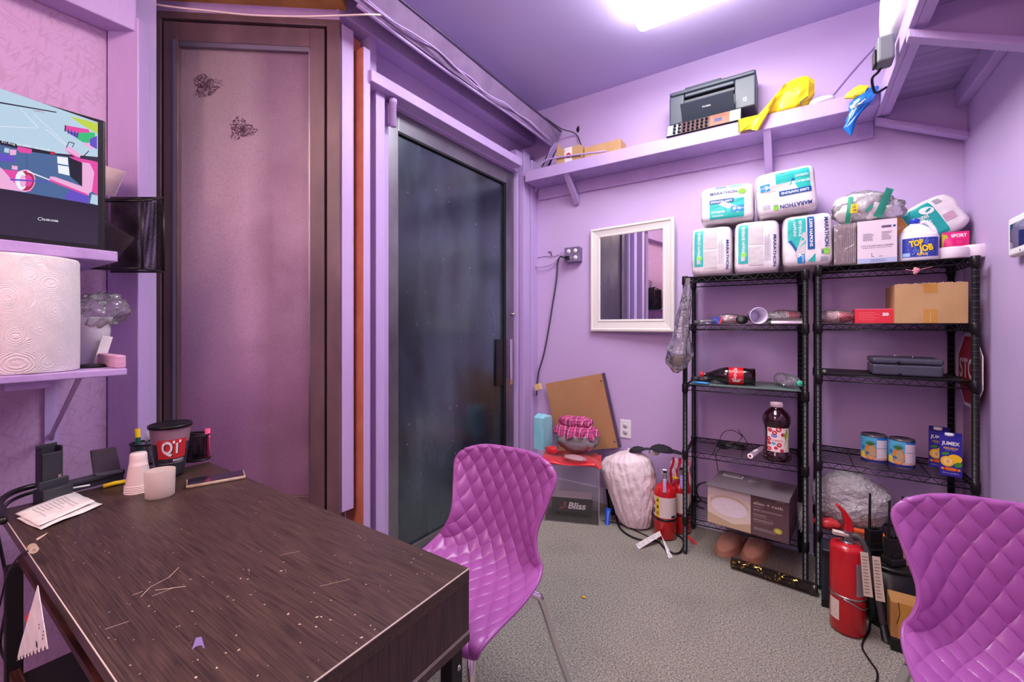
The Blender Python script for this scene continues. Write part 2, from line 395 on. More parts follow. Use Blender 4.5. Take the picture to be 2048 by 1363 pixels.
# =================================================================== SETTING
YB, XR, XD, XL, ZC = 2.86, 0.64, -1.75, -2.08, 2.90
YF = -1.6
b = MB(); b.box((-2.7, YF-.1, -.05), (XR+.1, YB+.1, 0)); struct(b, 'floor', M_carpet)
b = MB(); b.box((-2.7, YF-.1, ZC), (XR+.1, YB+.1, ZC+.06)); struct(b, 'ceiling', M_ceil)
b = MB(); b.box((-2.7, YB, 0), (XR+.1, YB+.1, ZC)); struct(b, 'wall_back', M_wall)
b = MB(); b.box((XR, YF-.1, 0), (XR+.1, YB, ZC)); struct(b, 'wall_right', M_wall)
b = MB(); b.box((XL-.1, YF, 0), (XL, .47, ZC)); struct(b, 'wall_left', M_osb)
b = MB(); b.box((-2.7, YF-.1, 0), (XR, YF, ZC)); struct(b, 'wall_front', M_wall)
# diagonal wall with the tinted panel
A0 = V((-2.36, .65, 0)); B0 = V((-1.70, 1.17, 0)); UD = (B0-A0).normalized(); LD = (B0-A0).length; ND = V((UD.y, -UD.x, 0))
FD = flat(A0, UD, (0, 0, 1))             # a along the wall, b = height, h out of the wall
MD = Matrix(((UD.x, ND.x, 0, A0.x), (UD.y, ND.y, 0, A0.y), (0, 0, 1, 0), (0, 0, 0, 1)))   # local (a, h, z)
def pD(px, py, h=0):
    p = onP(px, py, A0+ND*h, ND); return (p-A0).dot(UD), p.z
b = MB(); b.box((-.35, -.12, 0), (LD-.02, -.06, ZC), M=MD); struct(b, 'wall_diagonal', M_wall)
# door wall
YD0 = onX(771, 650, XD).y; YD1 = onX(1028, 650, XD).y
ZD = 2.366
b = MB()
b.box((-1.9, 1.10, 0), (-1.80, YD0, ZC)); b.box((-1.9, YD1, 0), (-1.80, YB, ZC)); b.box((-1.9, YD0, ZD), (-1.80, YD1, ZC))
b.box((-1.98, YD0-.02, 0), (-1.9, YD1+.02, ZC))
struct(b, 'wall_side', M_wall)
def ycol(px, X): return onX(px, 650, X).y
n_trim = [0]
def trim(mb, mats, **k):
    n_trim[0] += 1; return struct(mb, 'trim_%d' % n_trim[0], mats, **k)
# boards left of the door
b = MB(); b.box((-1.80, ycol(684, -1.70), .41), (-1.70, ycol(708, -1.70), 2.60)); trim(b, M_trim, bevel=.004)
b = MB(); b.box((-1.80, ycol(700, -1.76), 0), (-1.765, ycol(722, -1.76), 2.62)); trim(b, M_orange)
b = MB(); b.box((-1.80, ycol(727, -1.66), 0), (-1.66, ycol(741, -1.66), 2.53), 0, mf={2: 1}); trim(b, [M_trim, M_orange], bevel=.003)
b = MB(); b.box((-1.80, ycol(752, -1.69), 0), (-1.69, ycol(770, -1.69), 2.38)); trim(b, M_trim, bevel=.003)
b = MB(); b.box((-1.80, ycol(768, -1.73), 0), (-1.725, ycol(776, -1.73), 2.40)); trim(b, M_trim, bevel=.002)
# beam over the door and short uprights above it
zt = onX(743.5, 137, -1.64).z; zb = onX(743.5, 161, -1.64).z
b = MB(); b.box((-1.80, ycol(743, -1.64), zb), (-1.64, ycol(1044, -1.64), zt)); trim(b, M_trim, bevel=.004)
b = MB(); b.box((-1.80, ycol(744, -1.70), zt), (-1.72, ycol(758, -1.70), 2.64)); trim(b, M_trim)
b = MB(); b.box((-1.80, ycol(1032, -1.70), zt), (-1.70, ycol(1045, -1.70), 2.52)); trim(b, M_trim)
# frame strip over the door
b = MB(); b.box((-1.80, ycol(776, -1.72), ZD+.004), (-1.715, ycol(1034, -1.72), ZD+.05)); trim(b, M_trim)
# boards right of the door
b = MB(); b.box((-1.80, YD1+.003, 0), (-1.72, ycol(1037, -1.72), ZD)); trim(b, M_trim, bevel=.003)
b = MB(); b.box((-1.80, ycol(1048, -1.69), 0), (-1.69, ycol(1060, -1.69), 2.55)); trim(b, M_trim, bevel=.003)
b = MB(); b.box((-1.80, ycol(1061, -1.69), 0), (-1.68, YB, 2.50)); trim(b, M_trim, bevel=.003)
# header board
b = MB(); b.box((-1.80, 1.15, 2.64), (-1.70, YB, ZC-.1)); trim(b, M_trim, bevel=.004)
# eave over the door wall
b = MB()
b.prism([(-1.52, 1.10, 2.585), (-1.464, 1.10, 2.675), (-1.70, 1.10, 2.80), (-1.70, 1.10, 2.74)], (0, YB-.02-1.10, 0))
trim(b, mat('grey_lilac_eave_paint', (150, 128, 164), .5, bump=.3, bscale=50, col2=(132, 110, 146), nscale=9))  # darker and greyer than the trim, with mottled variation
b = MB(); b.tube([(-1.462, 1.05, 2.68), (-1.458, 1.6, 2.682), (-1.463, 2.2, 2.678), (-1.46, 2.83, 2.68)], .006, smooth=4); trim(b, C('eave_edge_metal', (92, 82, 104), .3, metal=.6))
b = MB(); b.tube([(-1.525, 1.12, 2.578), (-1.53, 1.7, 2.574), (-1.52, 2.3, 2.58), (-1.525, 2.80, 2.576)], .008, smooth=4); trim(b, M_trim)
b = MB(); e0 = onY(1108, 290, 2.78); b.prism([(-1.53, 2.80, 2.575), (-1.49, 2.80, 2.60), (-1.675, 2.80, 2.33), (-1.675, 2.80, 2.27)], (0, .05, 0)); trim(b, M_trim)
# diagonal wall woodwork: casings, header, eave
aS0, _ = pD(287, 650); aS1, _ = pD(316, 650); zH, _z = 0, 0
zF = pD(330, 36)[1]
b = MB(); b.box((aS0-.12, -.06, 0), (aS1, 0, ZC), M=MD); b.box((aS1, -.06, zF), (LD-.01, .006, ZC), M=MD); trim(b, M_trim, bevel=.003)
b = MB(); a0 = pD(250, 5, .14)[0]
b.box((aS0-.1, .0, 2.655), (LD+.02, .15, 2.70), M=MD); trim(b, C('ochre_varnished_wood', (200, 148, 62), .35, col2=(176, 122, 44), nscale=9, nstretch=(1, 1, 6)), bevel=.006)
# upright board at the corner
c0 = V((-2.075, .47, 0)); d0 = RT
b = MB(); b.prism([c0, c0+d0*.112, c0+d0*.112+FW*.05, c0+FW*.05], (0, 0, 2.36)); trim(b, M_trim, bevel=.003)
b = MB(); b.box((XL-.08, .45, 0), (XL-.02, .62, ZC)); trim(b, M_wall)
# header and moulding at the top of the left wall
b = MB(); b.box((XL, YF, 2.31), (-1.99, .53, 2.48)); b.box((XL, YF, 2.48), (-1.96, .56, 2.53)); trim(b, M_trim, bevel=.005)
# baseboard at the back
b = MB(); b.box((-1.68, YB-.016, 0), (-.6, YB, .11)); b.box((-.6, YB-.012, 0), (XR, YB, .11)); struct(b, 'baseboard_back', C('baseboard_paint', (206, 200, 226), .4), bevel=.004)

# door_2: tinted panel in a dark frame on the diagonal wall
def door_panel_mat():
    m, nt, b = node_mat('oversprayed_glass')
    tc = nt.nodes.new('ShaderNodeTexCoord'); sp = nt.nodes.new('ShaderNodeSeparateXYZ'); nt.links.new(tc.outputs['Object'], sp.inputs[0])
    def mp(inp, a, c, d, e):
        n = nt.nodes.new('ShaderNodeMapRange'); n.inputs[1].default_value = a; n.inputs[2].default_value = c; n.inputs[3].default_value = d; n.inputs[4].default_value = e
        nt.links.new(inp, n.inputs[0]); return n.outputs[0]
    def noi(s, det=3, sc=(1, 1, 1)):
        q = nt.nodes.new('ShaderNodeMapping'); q.inputs['Scale'].default_value = sc
        n = nt.nodes.new('ShaderNodeTexNoise'); n.inputs['Scale'].default_value = s; n.inputs['Detail'].default_value = det
        nt.links.new(tc.outputs['Object'], q.inputs[0]); nt.links.new(q.outputs[0], n.inputs['Vector']); return n.outputs['Fac']
    def mix(f, a, c):
        n = nt.nodes.new('ShaderNodeMix'); n.data_type = 'RGBA'
        nt.links.new(f, n.inputs[0])
        for i, q in ((6, a), (7, c)):
            if isinstance(q, tuple): n.inputs[i].default_value = lin(q)
            else: nt.links.new(q, n.inputs[i])
        return n.outputs[2]
    def mth(op, a, c, val=None):
        n = nt.nodes.new('ShaderNodeMath'); n.operation = op; nt.links.new(a, n.inputs[0])
        if c is not None: nt.links.new(c, n.inputs[1])
        else: n.inputs[1].default_value = val
        n.use_clamp = True; return n.outputs[0]
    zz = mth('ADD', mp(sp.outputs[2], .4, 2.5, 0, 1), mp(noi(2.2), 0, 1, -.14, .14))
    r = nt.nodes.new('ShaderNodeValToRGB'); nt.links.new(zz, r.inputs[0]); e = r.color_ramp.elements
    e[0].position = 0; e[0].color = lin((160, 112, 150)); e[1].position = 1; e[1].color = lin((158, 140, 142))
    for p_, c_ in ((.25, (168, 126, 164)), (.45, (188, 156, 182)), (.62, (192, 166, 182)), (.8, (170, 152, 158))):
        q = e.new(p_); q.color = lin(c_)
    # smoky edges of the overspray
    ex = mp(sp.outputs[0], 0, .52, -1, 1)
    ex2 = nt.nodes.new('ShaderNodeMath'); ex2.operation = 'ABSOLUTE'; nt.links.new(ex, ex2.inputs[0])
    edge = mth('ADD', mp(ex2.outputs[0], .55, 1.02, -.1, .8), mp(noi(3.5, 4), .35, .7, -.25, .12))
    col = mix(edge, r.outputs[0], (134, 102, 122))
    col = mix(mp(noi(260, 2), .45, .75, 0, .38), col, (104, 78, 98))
    nt.links.new(col, b.inputs['Base Color']); b.inputs['Roughness'].default_value = .22; b.inputs['Coat Weight'].default_value = .6
    b.inputs['Coat Roughness'].default_value = .07
    return m
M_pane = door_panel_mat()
M_bronze = mat('oversprayed_bronze_frame', (122, 96, 100), .35, col2=(92, 70, 76), nscale=5, bump=.05, bscale=300, nstretch=(1, 1, .4))
door2 = T('door_2', 'tall tinted glass panel in a dark bronze frame', 'door'); del door2['label'], door2['category']; door2['kind'] = 'structure'
door2.location = A0; door2.rotation_euler = (0, 0, math.atan2(UD.y, UD.x))
def loc(a, h, z): return (a, -h, z)
aL = aS1; aR = pD(682, 650)[0]; aIL = pD(357, 650)[0]; aIR = pD(621, 650)[0]
zT = pD(500, 48)[1]; zRail = pD(480, 88)[1]; zBot = pD(600, 992)[1]; zB2 = zBot-.07
b = MB()
b.box(loc(aL, .012, .3), loc(aL+.018, -.05, zT+.02)); b.box(loc(pD(656, 650)[0], .016, .3), loc(aR, -.05, zT+.02)); b.box(loc(aL, .014, zT), loc(aR, -.05, zT+.03))
b.box(loc(aL, -.05, .25), loc(aR, -.055, zT))
P(b, 'outer_frame', door2, M_bronze, bevel=.003)
b = MB()
b.box(loc(aL+.026, .006, .35), loc(aIL, -.03, zT-.008)); b.box(loc(aIR, .006, .35), loc(pD(650, 650)[0], -.03, zT-.008))
b.box(loc(aIL, .004, zRail), loc(aIR, -.03, zT-.008)); b.box(loc(aIL, .004, .35), loc(aIR, -.03, zBot))
P(b, 'sash_frame', door2, M_bronze, bevel=.002)
b = MB(); b.box(loc(aIL-.016, .012, .5), loc(aIL-.006, -.0, zRail)); P(b, 'metal_strip', door2, mat('worn_aluminium_strip', (178, 176, 190), .3, .9))
b = MB(); b.box(loc(aIL, .001, zRail-.02), loc(aIR, -.02, zRail)); b.box(loc(aIR-.008, .001, zBot), loc(aIR, -.02, zRail)); P(b, 'glazing_bead', door2, M_alu)
b = MB(); b.box((aIL, .018, zBot), (aIR, .028, zRail-.02))
spot = C('dark_overspray_patch', (100, 76, 96), .3)
Fp = flat((0, .0175, 0), (1, 0, 0), (0, 0, 1))
def star(F, cx, cy, rx, ry, m, mb, seed, n=26, h=.0006, rough=.25):
    rr = random.Random(seed); mb.dpoly(F, [(cx+rx*math.cos(2*PI*k/n)*(1-rr.random()*rough), cy+ry*math.sin(2*PI*k/n)*(1-rr.random()*rough)) for k in range(n)], m, h)
def speck(F, cx, cy, rx, ry, m, mb, seed, cnt=260, s=.0016, h=.0006):
    rr = random.Random(seed)
    for k in range(cnt):
        t = rr.uniform(0, 2*PI); q = rr.random()**.7*(1+.22*math.sin(3*t+seed)+.12*math.sin(5*t))
        x, y = cx+rx*q*math.cos(t), cy+ry*q*math.sin(t); s_ = s*rr.uniform(.5, 1.5)
        mb.dpoly(F, [(x-s_, y), (x, y-s_), (x+s_, y), (x, y+s_)], m, h)
for (px, py, rx, ry, sd) in ((413, 171, .055, .048, 1), (484, 258, .055, .045, 2)):
    a, z = pD(px, py, -.018); speck(Fp, a, z, rx, ry, 1, b, sd, 430, .0026)
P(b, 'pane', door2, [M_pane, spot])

# door_1: black glass door in a metal frame
door1 = bpy.data.objects.new('door_1', None); COL.objects.link(door1); door1['kind'] = 'structure'; door1.location = (XD, YD0, 0)
y1 = YD1-YD0-.004
ys = ycol(797, XD)-YD0; ye = ycol(1009, XD)-YD0
zr = onX(797, 262, XD).z
b = MB(); b.box((-.04, .004, .01), (0, ys, ZD)); b.box((-.04, ye, .01), (0, y1, ZD)); b.box((-.04, ys, zr), (0, ye, ZD)); b.box((-.04, ys, .01), (0, ye, .05))
P(b, 'frame', door1, M_alu, bevel=.003)
b = MB(); b.box((-.008, ye-.01, .05), (.004, ye+.006, zr)); b.box((-.02, ye+.010, .05), (.003, ye+.016, zr)); b.box((-.008, ys, zr-.012), (.002, ye, zr)); P(b, 'gasket', door1, M_blackm)
def black_glass():
    m, nt, bb = node_mat('scratched_black_glass')
    bb.inputs['Base Color'].default_value = lin((16, 20, 30)); bb.inputs['Specular Tint'].default_value = (.72, .92, 1, 1); bb.inputs['Specular IOR Level'].default_value = .9
    bb.inputs['IOR'].default_value = 2.1; bb.inputs['Specular IOR Level'].default_value = .5
    tc = nt.nodes.new('ShaderNodeTexCoord'); q = nt.nodes.new('ShaderNodeMapping'); q.inputs['Scale'].default_value = (1, 3, 1)
    n = nt.nodes.new('ShaderNodeTexNoise'); n.inputs['Scale'].default_value = 5; n.inputs['Detail'].default_value = 8
    mr = nt.nodes.new('ShaderNodeMapRange'); mr.inputs[3].default_value = .17; mr.inputs[4].default_value = .33
    nt.links.new(tc.outputs['Object'], q.inputs[0]); nt.links.new(q.outputs[0], n.inputs['Vector']); nt.links.new(n.outputs['Fac'], mr.inputs[0]); nt.links.new(mr.outputs[0], bb.inputs['Roughness'])
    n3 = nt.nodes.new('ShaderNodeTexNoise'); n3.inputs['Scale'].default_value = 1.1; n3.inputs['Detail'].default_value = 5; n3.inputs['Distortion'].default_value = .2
    r3 = nt.nodes.new('ShaderNodeValToRGB'); r3.color_ramp.elements[0].position = .40; r3.color_ramp.elements[1].position = .72; r3.color_ramp.elements[0].color = lin((15, 18, 28)); r3.color_ramp.elements[1].color = lin((58, 72, 84))  # pale blue smudge noise; base colour also stands in for the hazy reflection
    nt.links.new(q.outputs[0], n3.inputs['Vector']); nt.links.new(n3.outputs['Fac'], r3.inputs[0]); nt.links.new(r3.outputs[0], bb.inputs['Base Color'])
    return m
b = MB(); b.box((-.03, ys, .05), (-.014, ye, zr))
Fg = flat((-.0138, 0, 0), (0, 1, 0), (0, 0, 1)); rnd = random.Random(4)
for k in range(46):
    y = rnd.uniform(ys+.03, ye-.03); z = rnd.uniform(.3, 2.1); s_ = rnd.uniform(.001, .003); b.dpoly(Fg, [(y-s_, z), (y, z-s_*1.6), (y+s_, z), (y, z+s_*1.6)], 1)
for (y, z, dy, dz) in ((.55, 1.92, .05, .05), (.75, 1.7, .02, .09), (.3, .55, .04, -.06), (.6, 1.85, .06, .05), (.5, 1.25, .01, .05)):
    b.dline(Fg, [(y, z), (y+dy*.5, z+dz*.6), (y+dy, z+dz)], .0012, 2)
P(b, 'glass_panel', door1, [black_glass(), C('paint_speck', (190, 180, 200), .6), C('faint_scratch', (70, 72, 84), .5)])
b = MB(); yh = ycol(1028, XD+.03)-YD0; zh0, zh1 = onX(1029, 765, XD).z, onX(1029, 677, XD).z
b.box((.02, yh-.045, zh0), (.026, yh-.012, zh1)); b.box((0, yh-.04, zh0+.05), (.022, yh-.03, zh0+.06)); b.box((0, yh-.04, zh1-.06), (.022, yh-.03, zh1-.05))
P(b, 'pull_handle', door1, M_chrome, bevel=.002)
b = MB(); b.box((-.012, ycol(993, XD)-YD0, zh0), (-.002, ycol(1009, XD)-YD0, zh1)); P(b, 'push_plate', door1, M_black)
zk = onX(1027, 628, XD).z; yk = ycol(1024, XD)-YD0
b = MB(); b.lathe([(0, 0), (.013, 0), (.013, .008), (.009, .012), (.009, .022), (0, .024)], (0, yk, zk), axis=(1, 0, 0), n=16); P(b, 'lock_cylinder', door1, M_steel)
b = MB(); b.box((-.02, 0, .0), (.015, y1, .012)); b.box((-.01, ys, .05), (.004, ye, .058)); P(b, 'threshold', door1, M_steel)
# painted hinge/closer barrel at the top left of the door
p = onX(786, 226, -1.68); b = MB(); b.lathe([(0, -.07), (.017, -.066), (.017, .045), (.02, .046), (.02, .07), (0, .072)], (0, 0, 0), 16); b.box((-.045, -.012, -.05), (-.0, .012, .05))
S(b, 'door_closer', M_trim, 'small lilac painted door closer barrel at the top corner of the black door', 'door closer', p)

# =================================================================== back wall shelf
ZS0, ZS1 = 2.293, 2.368; YS = 2.645; XS = .315
sh = T('wall_shelf', 'long lilac painted wooden shelf on brackets high on the mirror wall', 'shelf', (-.6, YB, ZS1))
def rel(o, *ps): return [tuple(V(q)-V(o.location)) for q in ps]
def rbox(mb, o, a, c, **k): a, c = rel(o, a, c); mb.box(a, c, **k)
b = MB(); rbox(b, sh, (-1.66, YS+.02, ZS0), (XS, YB, ZS1)); P(b, 'board', sh, M_shelfp, bevel=.003)
b = MB(); rbox(b, sh, (-1.66, YS, ZS0-.001), (XS, YS+.02, ZS1+.002)); P(b, 'fascia', sh, M_trim, bevel=.003)
b = MB(); rbox(b, sh, (-1.66, YB-.02, ZS0-.085), (XS-.0, YB, ZS0)); P(b, 'cleat', sh, M_trim, bevel=.003)
for px, dz in ((1132, .17), (1534, .19)):
    Xb = onY(px, 300, YS+.02).x; w = .019
    b = MB(); q = [(Xb-w, YS+.01, ZS0), (Xb-w, YS+.045, ZS0), (Xb-w, YB-.02, ZS0-dz+.05), (Xb-w, YB-.02, ZS0-dz)]
    b.prism(rel(sh, *q), (2*w, 0, 0)); P(b, 'bracket', sh, M_trim, bevel=.003)
# right-hand shelf
rs = T('corner_shelf', 'wide lilac shelf with rough underside along the right wall', 'shelf', (XR, 1.6, ZS1))
b = MB(); rbox(b, rs, (XS+.02, .3, ZS1-.02), (XR, YB, ZS1)); P(b, 'board', rs, M_osb2)
b = MB(); rbox(b, rs, (XS, .3, ZS0-.01), (XS+.02, YS+.21, ZS1+.004)); P(b, 'fascia', rs, M_trim, bevel=.003)
b = MB(); rbox(b, rs, (XS+.02, .3, ZS0-.01), (XS+.055, 2.8, ZS0+.055)); P(b, 'front_rail', rs, M_trim, bevel=.003)
b = MB(); rbox(b, rs, (XR-.04, .3, ZS1-.11), (XR, YB-.03, ZS1-.02)); P(b, 'cleat', rs, M_trim, bevel=.004)
for Yg in (2.04, 2.80):
    b = MB(); z1 = ZS1-.02; q = [(XS+.02, Yg, ZS0), (XS+.02, Yg, z1), (XR, Yg, z1), (XR, Yg, 2.115)]
    b.prism(rel(rs, *q), (0, .018, 0)); P(b, 'gusset', rs, M_wall)
    b = MB(); q = [(XS+.0, Yg-.035, ZS0-.012), (XS+.0, Yg-.035, ZS0-.04), (XR, Yg-.035, 2.10), (XR, Yg-.035, 2.128)]
    b.prism(rel(rs, *q), (0, .045, 0)); P(b, 'gusset_rail', rs, M_trim, bevel=.002)

# ceiling lights
def ceiling_light(x, y, label, dm):
    t = T('ceiling_light', label, 'light', (x, y, ZC), group='ceiling lights')
    b = MB(); b.box((-.31, -.62, -.02), (.31, .62, 0)); P(b, 'housing', t, M_white, bevel=.01)
    b = MB(); b.box((-.30, -.61, -.085), (.30, .61, -.02)); P(b, 'diffuser', t, dm, bevel=.045, seg=5)
    return t
ceiling_light(-.42, 1.70, 'bright rectangular ceiling light with rounded corners above the room', mat('lit_diffuser', (255, 253, 255), .5, emit=15.0))
ceiling_light(-.75, -.75, 'added rectangular fill light on the ceiling behind the camera, unseen', mat('warm_fill_diffuser', (255, 212, 190), .5, emit=12.0))  # unseen fixture added to fill the room with warm light
t = T('light_bulb', 'warm bare bulb hanging from the ceiling behind the camera', 'light', (-.75, -1.15, 2.9))
b = MB(); b.tube([(0, 0, 0), (0, 0, -.5)], .004); P(b, 'cord', t, M_black)
b = MB(); b.lathe([(0, -.5), (.02, -.5), (.02, -.56), (0, -.56)], n=16); P(b, 'socket', t, M_black)


# =================================================================== CHAIRS
M_shell = mat('purple_moulded_plastic', (156, 86, 158), .32, spec=.5)
def chair_parts(root):
    prof = [(-.215, .425), (-.20, .447), (-.12, .452), (-.02, .443), (.08, .440), (.150, .455), (.195, .505), (.218, .575), (.236, .66), (.252, .735), (.262, .802)]
    half = [.190, .207, .215, .217, .214, .200, .180, .172, .192, .208, .186]
    def cr(L, t):
        n = len(L)-1; x = min(max(t, 0), 1)*n; i = min(int(x), n-1); f = x-i
        g = lambda k: L[min(max(k, 0), n)]
        a, b_, c, d = g(i-1), g(i), g(i+1), g(i+2)
        return .5*((2*b_)+(-a+c)*f+(2*a-5*b_+4*c-d)*f*f+(-a+3*b_-3*c+d)*f**3)
    ys_, zs_ = [p[0] for p in prof], [p[1] for p in prof]
    def base(u, s):                      # u in -1..1
        w = cr(half, s); y = cr(ys_, s); z = cr(zs_, s); e = 1e-3
        ty, tz = cr(ys_, min(s+e, 1))-cr(ys_, max(s-e, 0)), cr(zs_, min(s+e, 1))-cr(zs_, max(s-e, 0)); L = math.hypot(ty, tz) or 1
        ny, nz_ = -tz/L, ty/L            # towards the sitter
        cup = (.012+.050*math.exp(-((s-.62)/.22)**2)+.02*s)*abs(u)**2.4
        drop = .040*max(0, (s-.86)/.14)**2*abs(u)**4 - .0*u
        fr = .03*max(0, (.10-s)/.10)**2*abs(u)**3
        return V((w*u, y+ny*cup+fr, z+nz_*cup-drop))
    def fn(a, b_):
        u, s = 2*a-1, b_; p = base(u, s); e = .004
        t1 = base(u+e, s)-base(u-e, s); t2 = base(u, min(s+e, 1))-base(u, max(s-e, 0)); n = t1.cross(t2).normalized()
        # quilted diamonds: one slope per facet, highest along the lower edges
        X = p.x/.0535; arc = s*1.07/.112
        c1, c2 = (X+arc), (X-arc)
        f1, f2 = c1-math.floor(c1), c2-math.floor(c2)
        h = min(1, 4.0*min(f1, 1-f1))*0 + ((1-f1)*.5+f2*.5)
        edge = min(min(f1, 1-f1), min(f2, 1-f2)); h = .0062*(math.sin(PI*f1)*math.sin(PI*f2))**.62
        rim = min(1, min((1-abs(u))*w_at(s), min(s, 1-s)*1.07)/.014)
        return p+n*h*max(0, rim)
    def w_at(s): return cr(half, s)
    b = MB(); b.grid(fn, 132, 264, 0); o = P(b, 'seat_shell', root, M_shell, solid=-.007)
    q = o.modifiers.new('bevel', 'BEVEL'); q.width = .002; q.segments = 2; q.limit_method = 'ANGLE'; q.angle_limit = math.radians(60)
    # thick rolled rim
    pts = [base(-1, k/60) for k in range(61)]+[base(-1+2*k/24, 1) for k in range(1, 24)]+[base(1, 1-k/60) for k in range(61)]+[base(1-2*k/24, 0) for k in range(1, 24)]
    b = MB(); b.tube(pts, .0058, 8, closed=True); P(b, 'rim', root, M_shell)
    LEG = lambda sx, sy: [(sx*.05, .10, .405), (sx*.13, .105, .408), (sx*.178, .125, .400), (sx*.196, .14, .37), (sx*.222, .20, .19), (sx*.25, .27, .004)] if sy > 0 else [(sx*.05, -.10, .405), (sx*.10, -.12, .408), (sx*.14, -.16, .400), (sx*.155, -.185, .37), (sx*.172, -.215, .19), (sx*.19, -.25, .004)]
    for sx in (-1, 1):
        for sy in (-1, 1):
            b = MB(); b.tube(LEG(sx, sy), .0115, 14, smooth=6)
            P(b, 'leg', root, M_chrome)
    b = MB()
    for sy in (-1, 1): b.tube([(-.14, sy*.10, .418), (.14, sy*.10, .418)], .010, 10)
    b.box((-.06, -.12, .418), (.06, .12, .432)); P(b, 'under_frame', root, M_chrome)
ch1 = T('moulded_chair', 'purple quilted plastic chair with chrome legs tucked against the dark desk', 'chair', (-.865, 1.03, 0), (0, 0, math.radians(3)), 'purple moulded chairs')
chair_parts(ch1)
ch2 = copy_tree(ch1); ch2.location = (.428, 1.33, 0); ch2.rotation_euler = (0, 0, math.radians(3)); ch2['label'] = 'purple quilted plastic chair at right, nearest the shelving and red extinguisher'

# =================================================================== DESK
dX0, dX1, dY0, dY1, dZ = -1.80, -.565, .19, .685, .75
dk = T('desk', 'dark walnut desk with scratched top and black metal frame', 'desk', ((dX0+dX1)/2, (dY0+dY1)/2, 0))
chip = C('pale_chip', (196, 178, 160), .7); edgew = C('worn_white_edge', (196, 182, 172), .7)
b = MB(); rbox(b, dk, (dX0, dY0, dZ-.028), (dX1, dY1, dZ))
o_ = V(dk.location); Fd = lambda px, py, h=0: onZ(px, py, dZ)+V((0, 0, h))-o_
def chips(seed, n, x0, y0, x1, y1, s=.0022):
    r_ = random.Random(seed)
    for _ in range(n):
        x = r_.uniform(x0, x1); y = r_.uniform(y0, y1); a = r_.uniform(0, PI); l = s*r_.uniform(.3, 1.1); w = l*r_.uniform(.3, .8)
        pts = [(x+math.cos(a)*l-math.sin(a)*0, y+math.sin(a)*l), (x-math.sin(a)*w, y+math.cos(a)*w), (x-math.cos(a)*l, y-math.sin(a)*l), (x+math.sin(a)*w, y-math.cos(a)*w)]
        b.poly([V((p, q, dZ+.0004))-o_ for p, q in pts], 1)
chips(3, 120, dX0+.3, dY0+.01, dX1-.01, dY1-.01)
chips(5, 60, -1.0, dY0+.01, dX1-.01, dY0+.28, .0032)
def scratch(pts, w=.0012, m=1):
    for (x0, y0), (x1, y1) in zip(pts, pts[1:]):
        p, q = onZ(x0, y0, dZ)-o_, onZ(x1, y1, dZ)-o_; d = (q-p).normalized(); n = V((-d.y, d.x, 0))*w/2
        b.poly([p+n+V((0, 0, .0005)), p-n+V((0, 0, .0005)), q-n+V((0, 0, .0005)), q+n+V((0, 0, .0005))], m)
scratch([(358, 1134), (338, 1154), (300, 1174), (282, 1193)]); scratch([(372, 1172), (310, 1180)], .0016); scratch([(345, 1176), (304, 1192)]); scratch([(286, 1182), (265, 1190)])
scratch([(258, 1242), (210, 1258)]); scratch([(560, 1110), (600, 1102)], .0008); scratch([(640, 1172), (700, 1158)], .0008)
b.poly([onZ(x, y, dZ)+V((0, 0, .0005))-o_ for x, y in ((72, 1077), (96, 1064), (92, 1069), (74, 1081))], 1)
b.poly([onZ(x, y, dZ)+V((0, 0, .0005))-o_ for x, y in ((383, 1300), (392, 1275), (403, 1273), (410, 1297), (402, 1290), (393, 1292))], 2)
P(b, 'desk_top', dk, [M_desk, chip, C('lilac_smear', (128, 112, 168), .6)], bevel=.002)
b = MB(); e_ = .0015
rbox(b, dk, (dX1-.001, dY0, dZ-.0022), (dX1+.0006, dY1, dZ-.0002)); rbox(b, dk, (dX0, dY0-.0006, dZ-.0018), (dX1, dY0+.001, dZ-.0002)); P(b, 'worn_edge', dk, edgew)
zA = dZ-.15
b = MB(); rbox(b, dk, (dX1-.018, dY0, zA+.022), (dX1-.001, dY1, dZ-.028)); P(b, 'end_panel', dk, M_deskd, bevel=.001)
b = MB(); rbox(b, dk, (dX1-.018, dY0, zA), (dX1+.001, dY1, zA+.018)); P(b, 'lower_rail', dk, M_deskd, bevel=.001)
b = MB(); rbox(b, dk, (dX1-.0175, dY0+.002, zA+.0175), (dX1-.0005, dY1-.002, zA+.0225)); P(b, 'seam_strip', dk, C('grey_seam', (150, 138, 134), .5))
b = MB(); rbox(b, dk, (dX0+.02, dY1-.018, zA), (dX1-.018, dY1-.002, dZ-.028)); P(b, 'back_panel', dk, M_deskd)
M_redwood = wood('reddish_dark_wood', (38, 16, 14), (88, 44, 34), 0, 1, .5)
b = MB(); rbox(b, dk, (dX0+.02, dY0+.03, zA), (dX1-.02, dY1-.02, zA+.016)); P(b, 'under_shelf', dk, M_redwood)
b = MB(); rbox(b, dk, (dX0+.3, dY0+.075, zA+.016), (dX1-.02, dY0+.09, dZ-.028)); P(b, 'inner_divider', dk, M_redwood)
for x in (dX0+.03, dX1-.03):
    for y in (dY0+.022, dY1-.022):
        b = MB(); s_ = .016
        rbox(b, dk, (x-s_, y-s_, 0), (x+s_, y+s_, zA))
        if x > -1 and y > .5:
            for z in (.55, .50): b.lathe([(0, 0), (.006, 0), (.005, .003), (0, .004)], V((x+s_, y+.004, z))-o_, 12, 1, axis=(1, 0, 0))
        P(b, 'leg', dk, [M_blackm, M_steel], bevel=.002)
for x in (dX0+.03, dX1-.03):
    b = MB(); rbox(b, dk, (x-.012, dY0+.03, .10), (x+.012, dY1-.03, .124)); P(b, 'cross_bar', dk, M_blackm)
b = MB(); rbox(b, dk, (dX0+.04, dY0+.012, .30), (dX1-.04, dY0+.032, .322)); P(b, 'front_bar', dk, M_redwood)
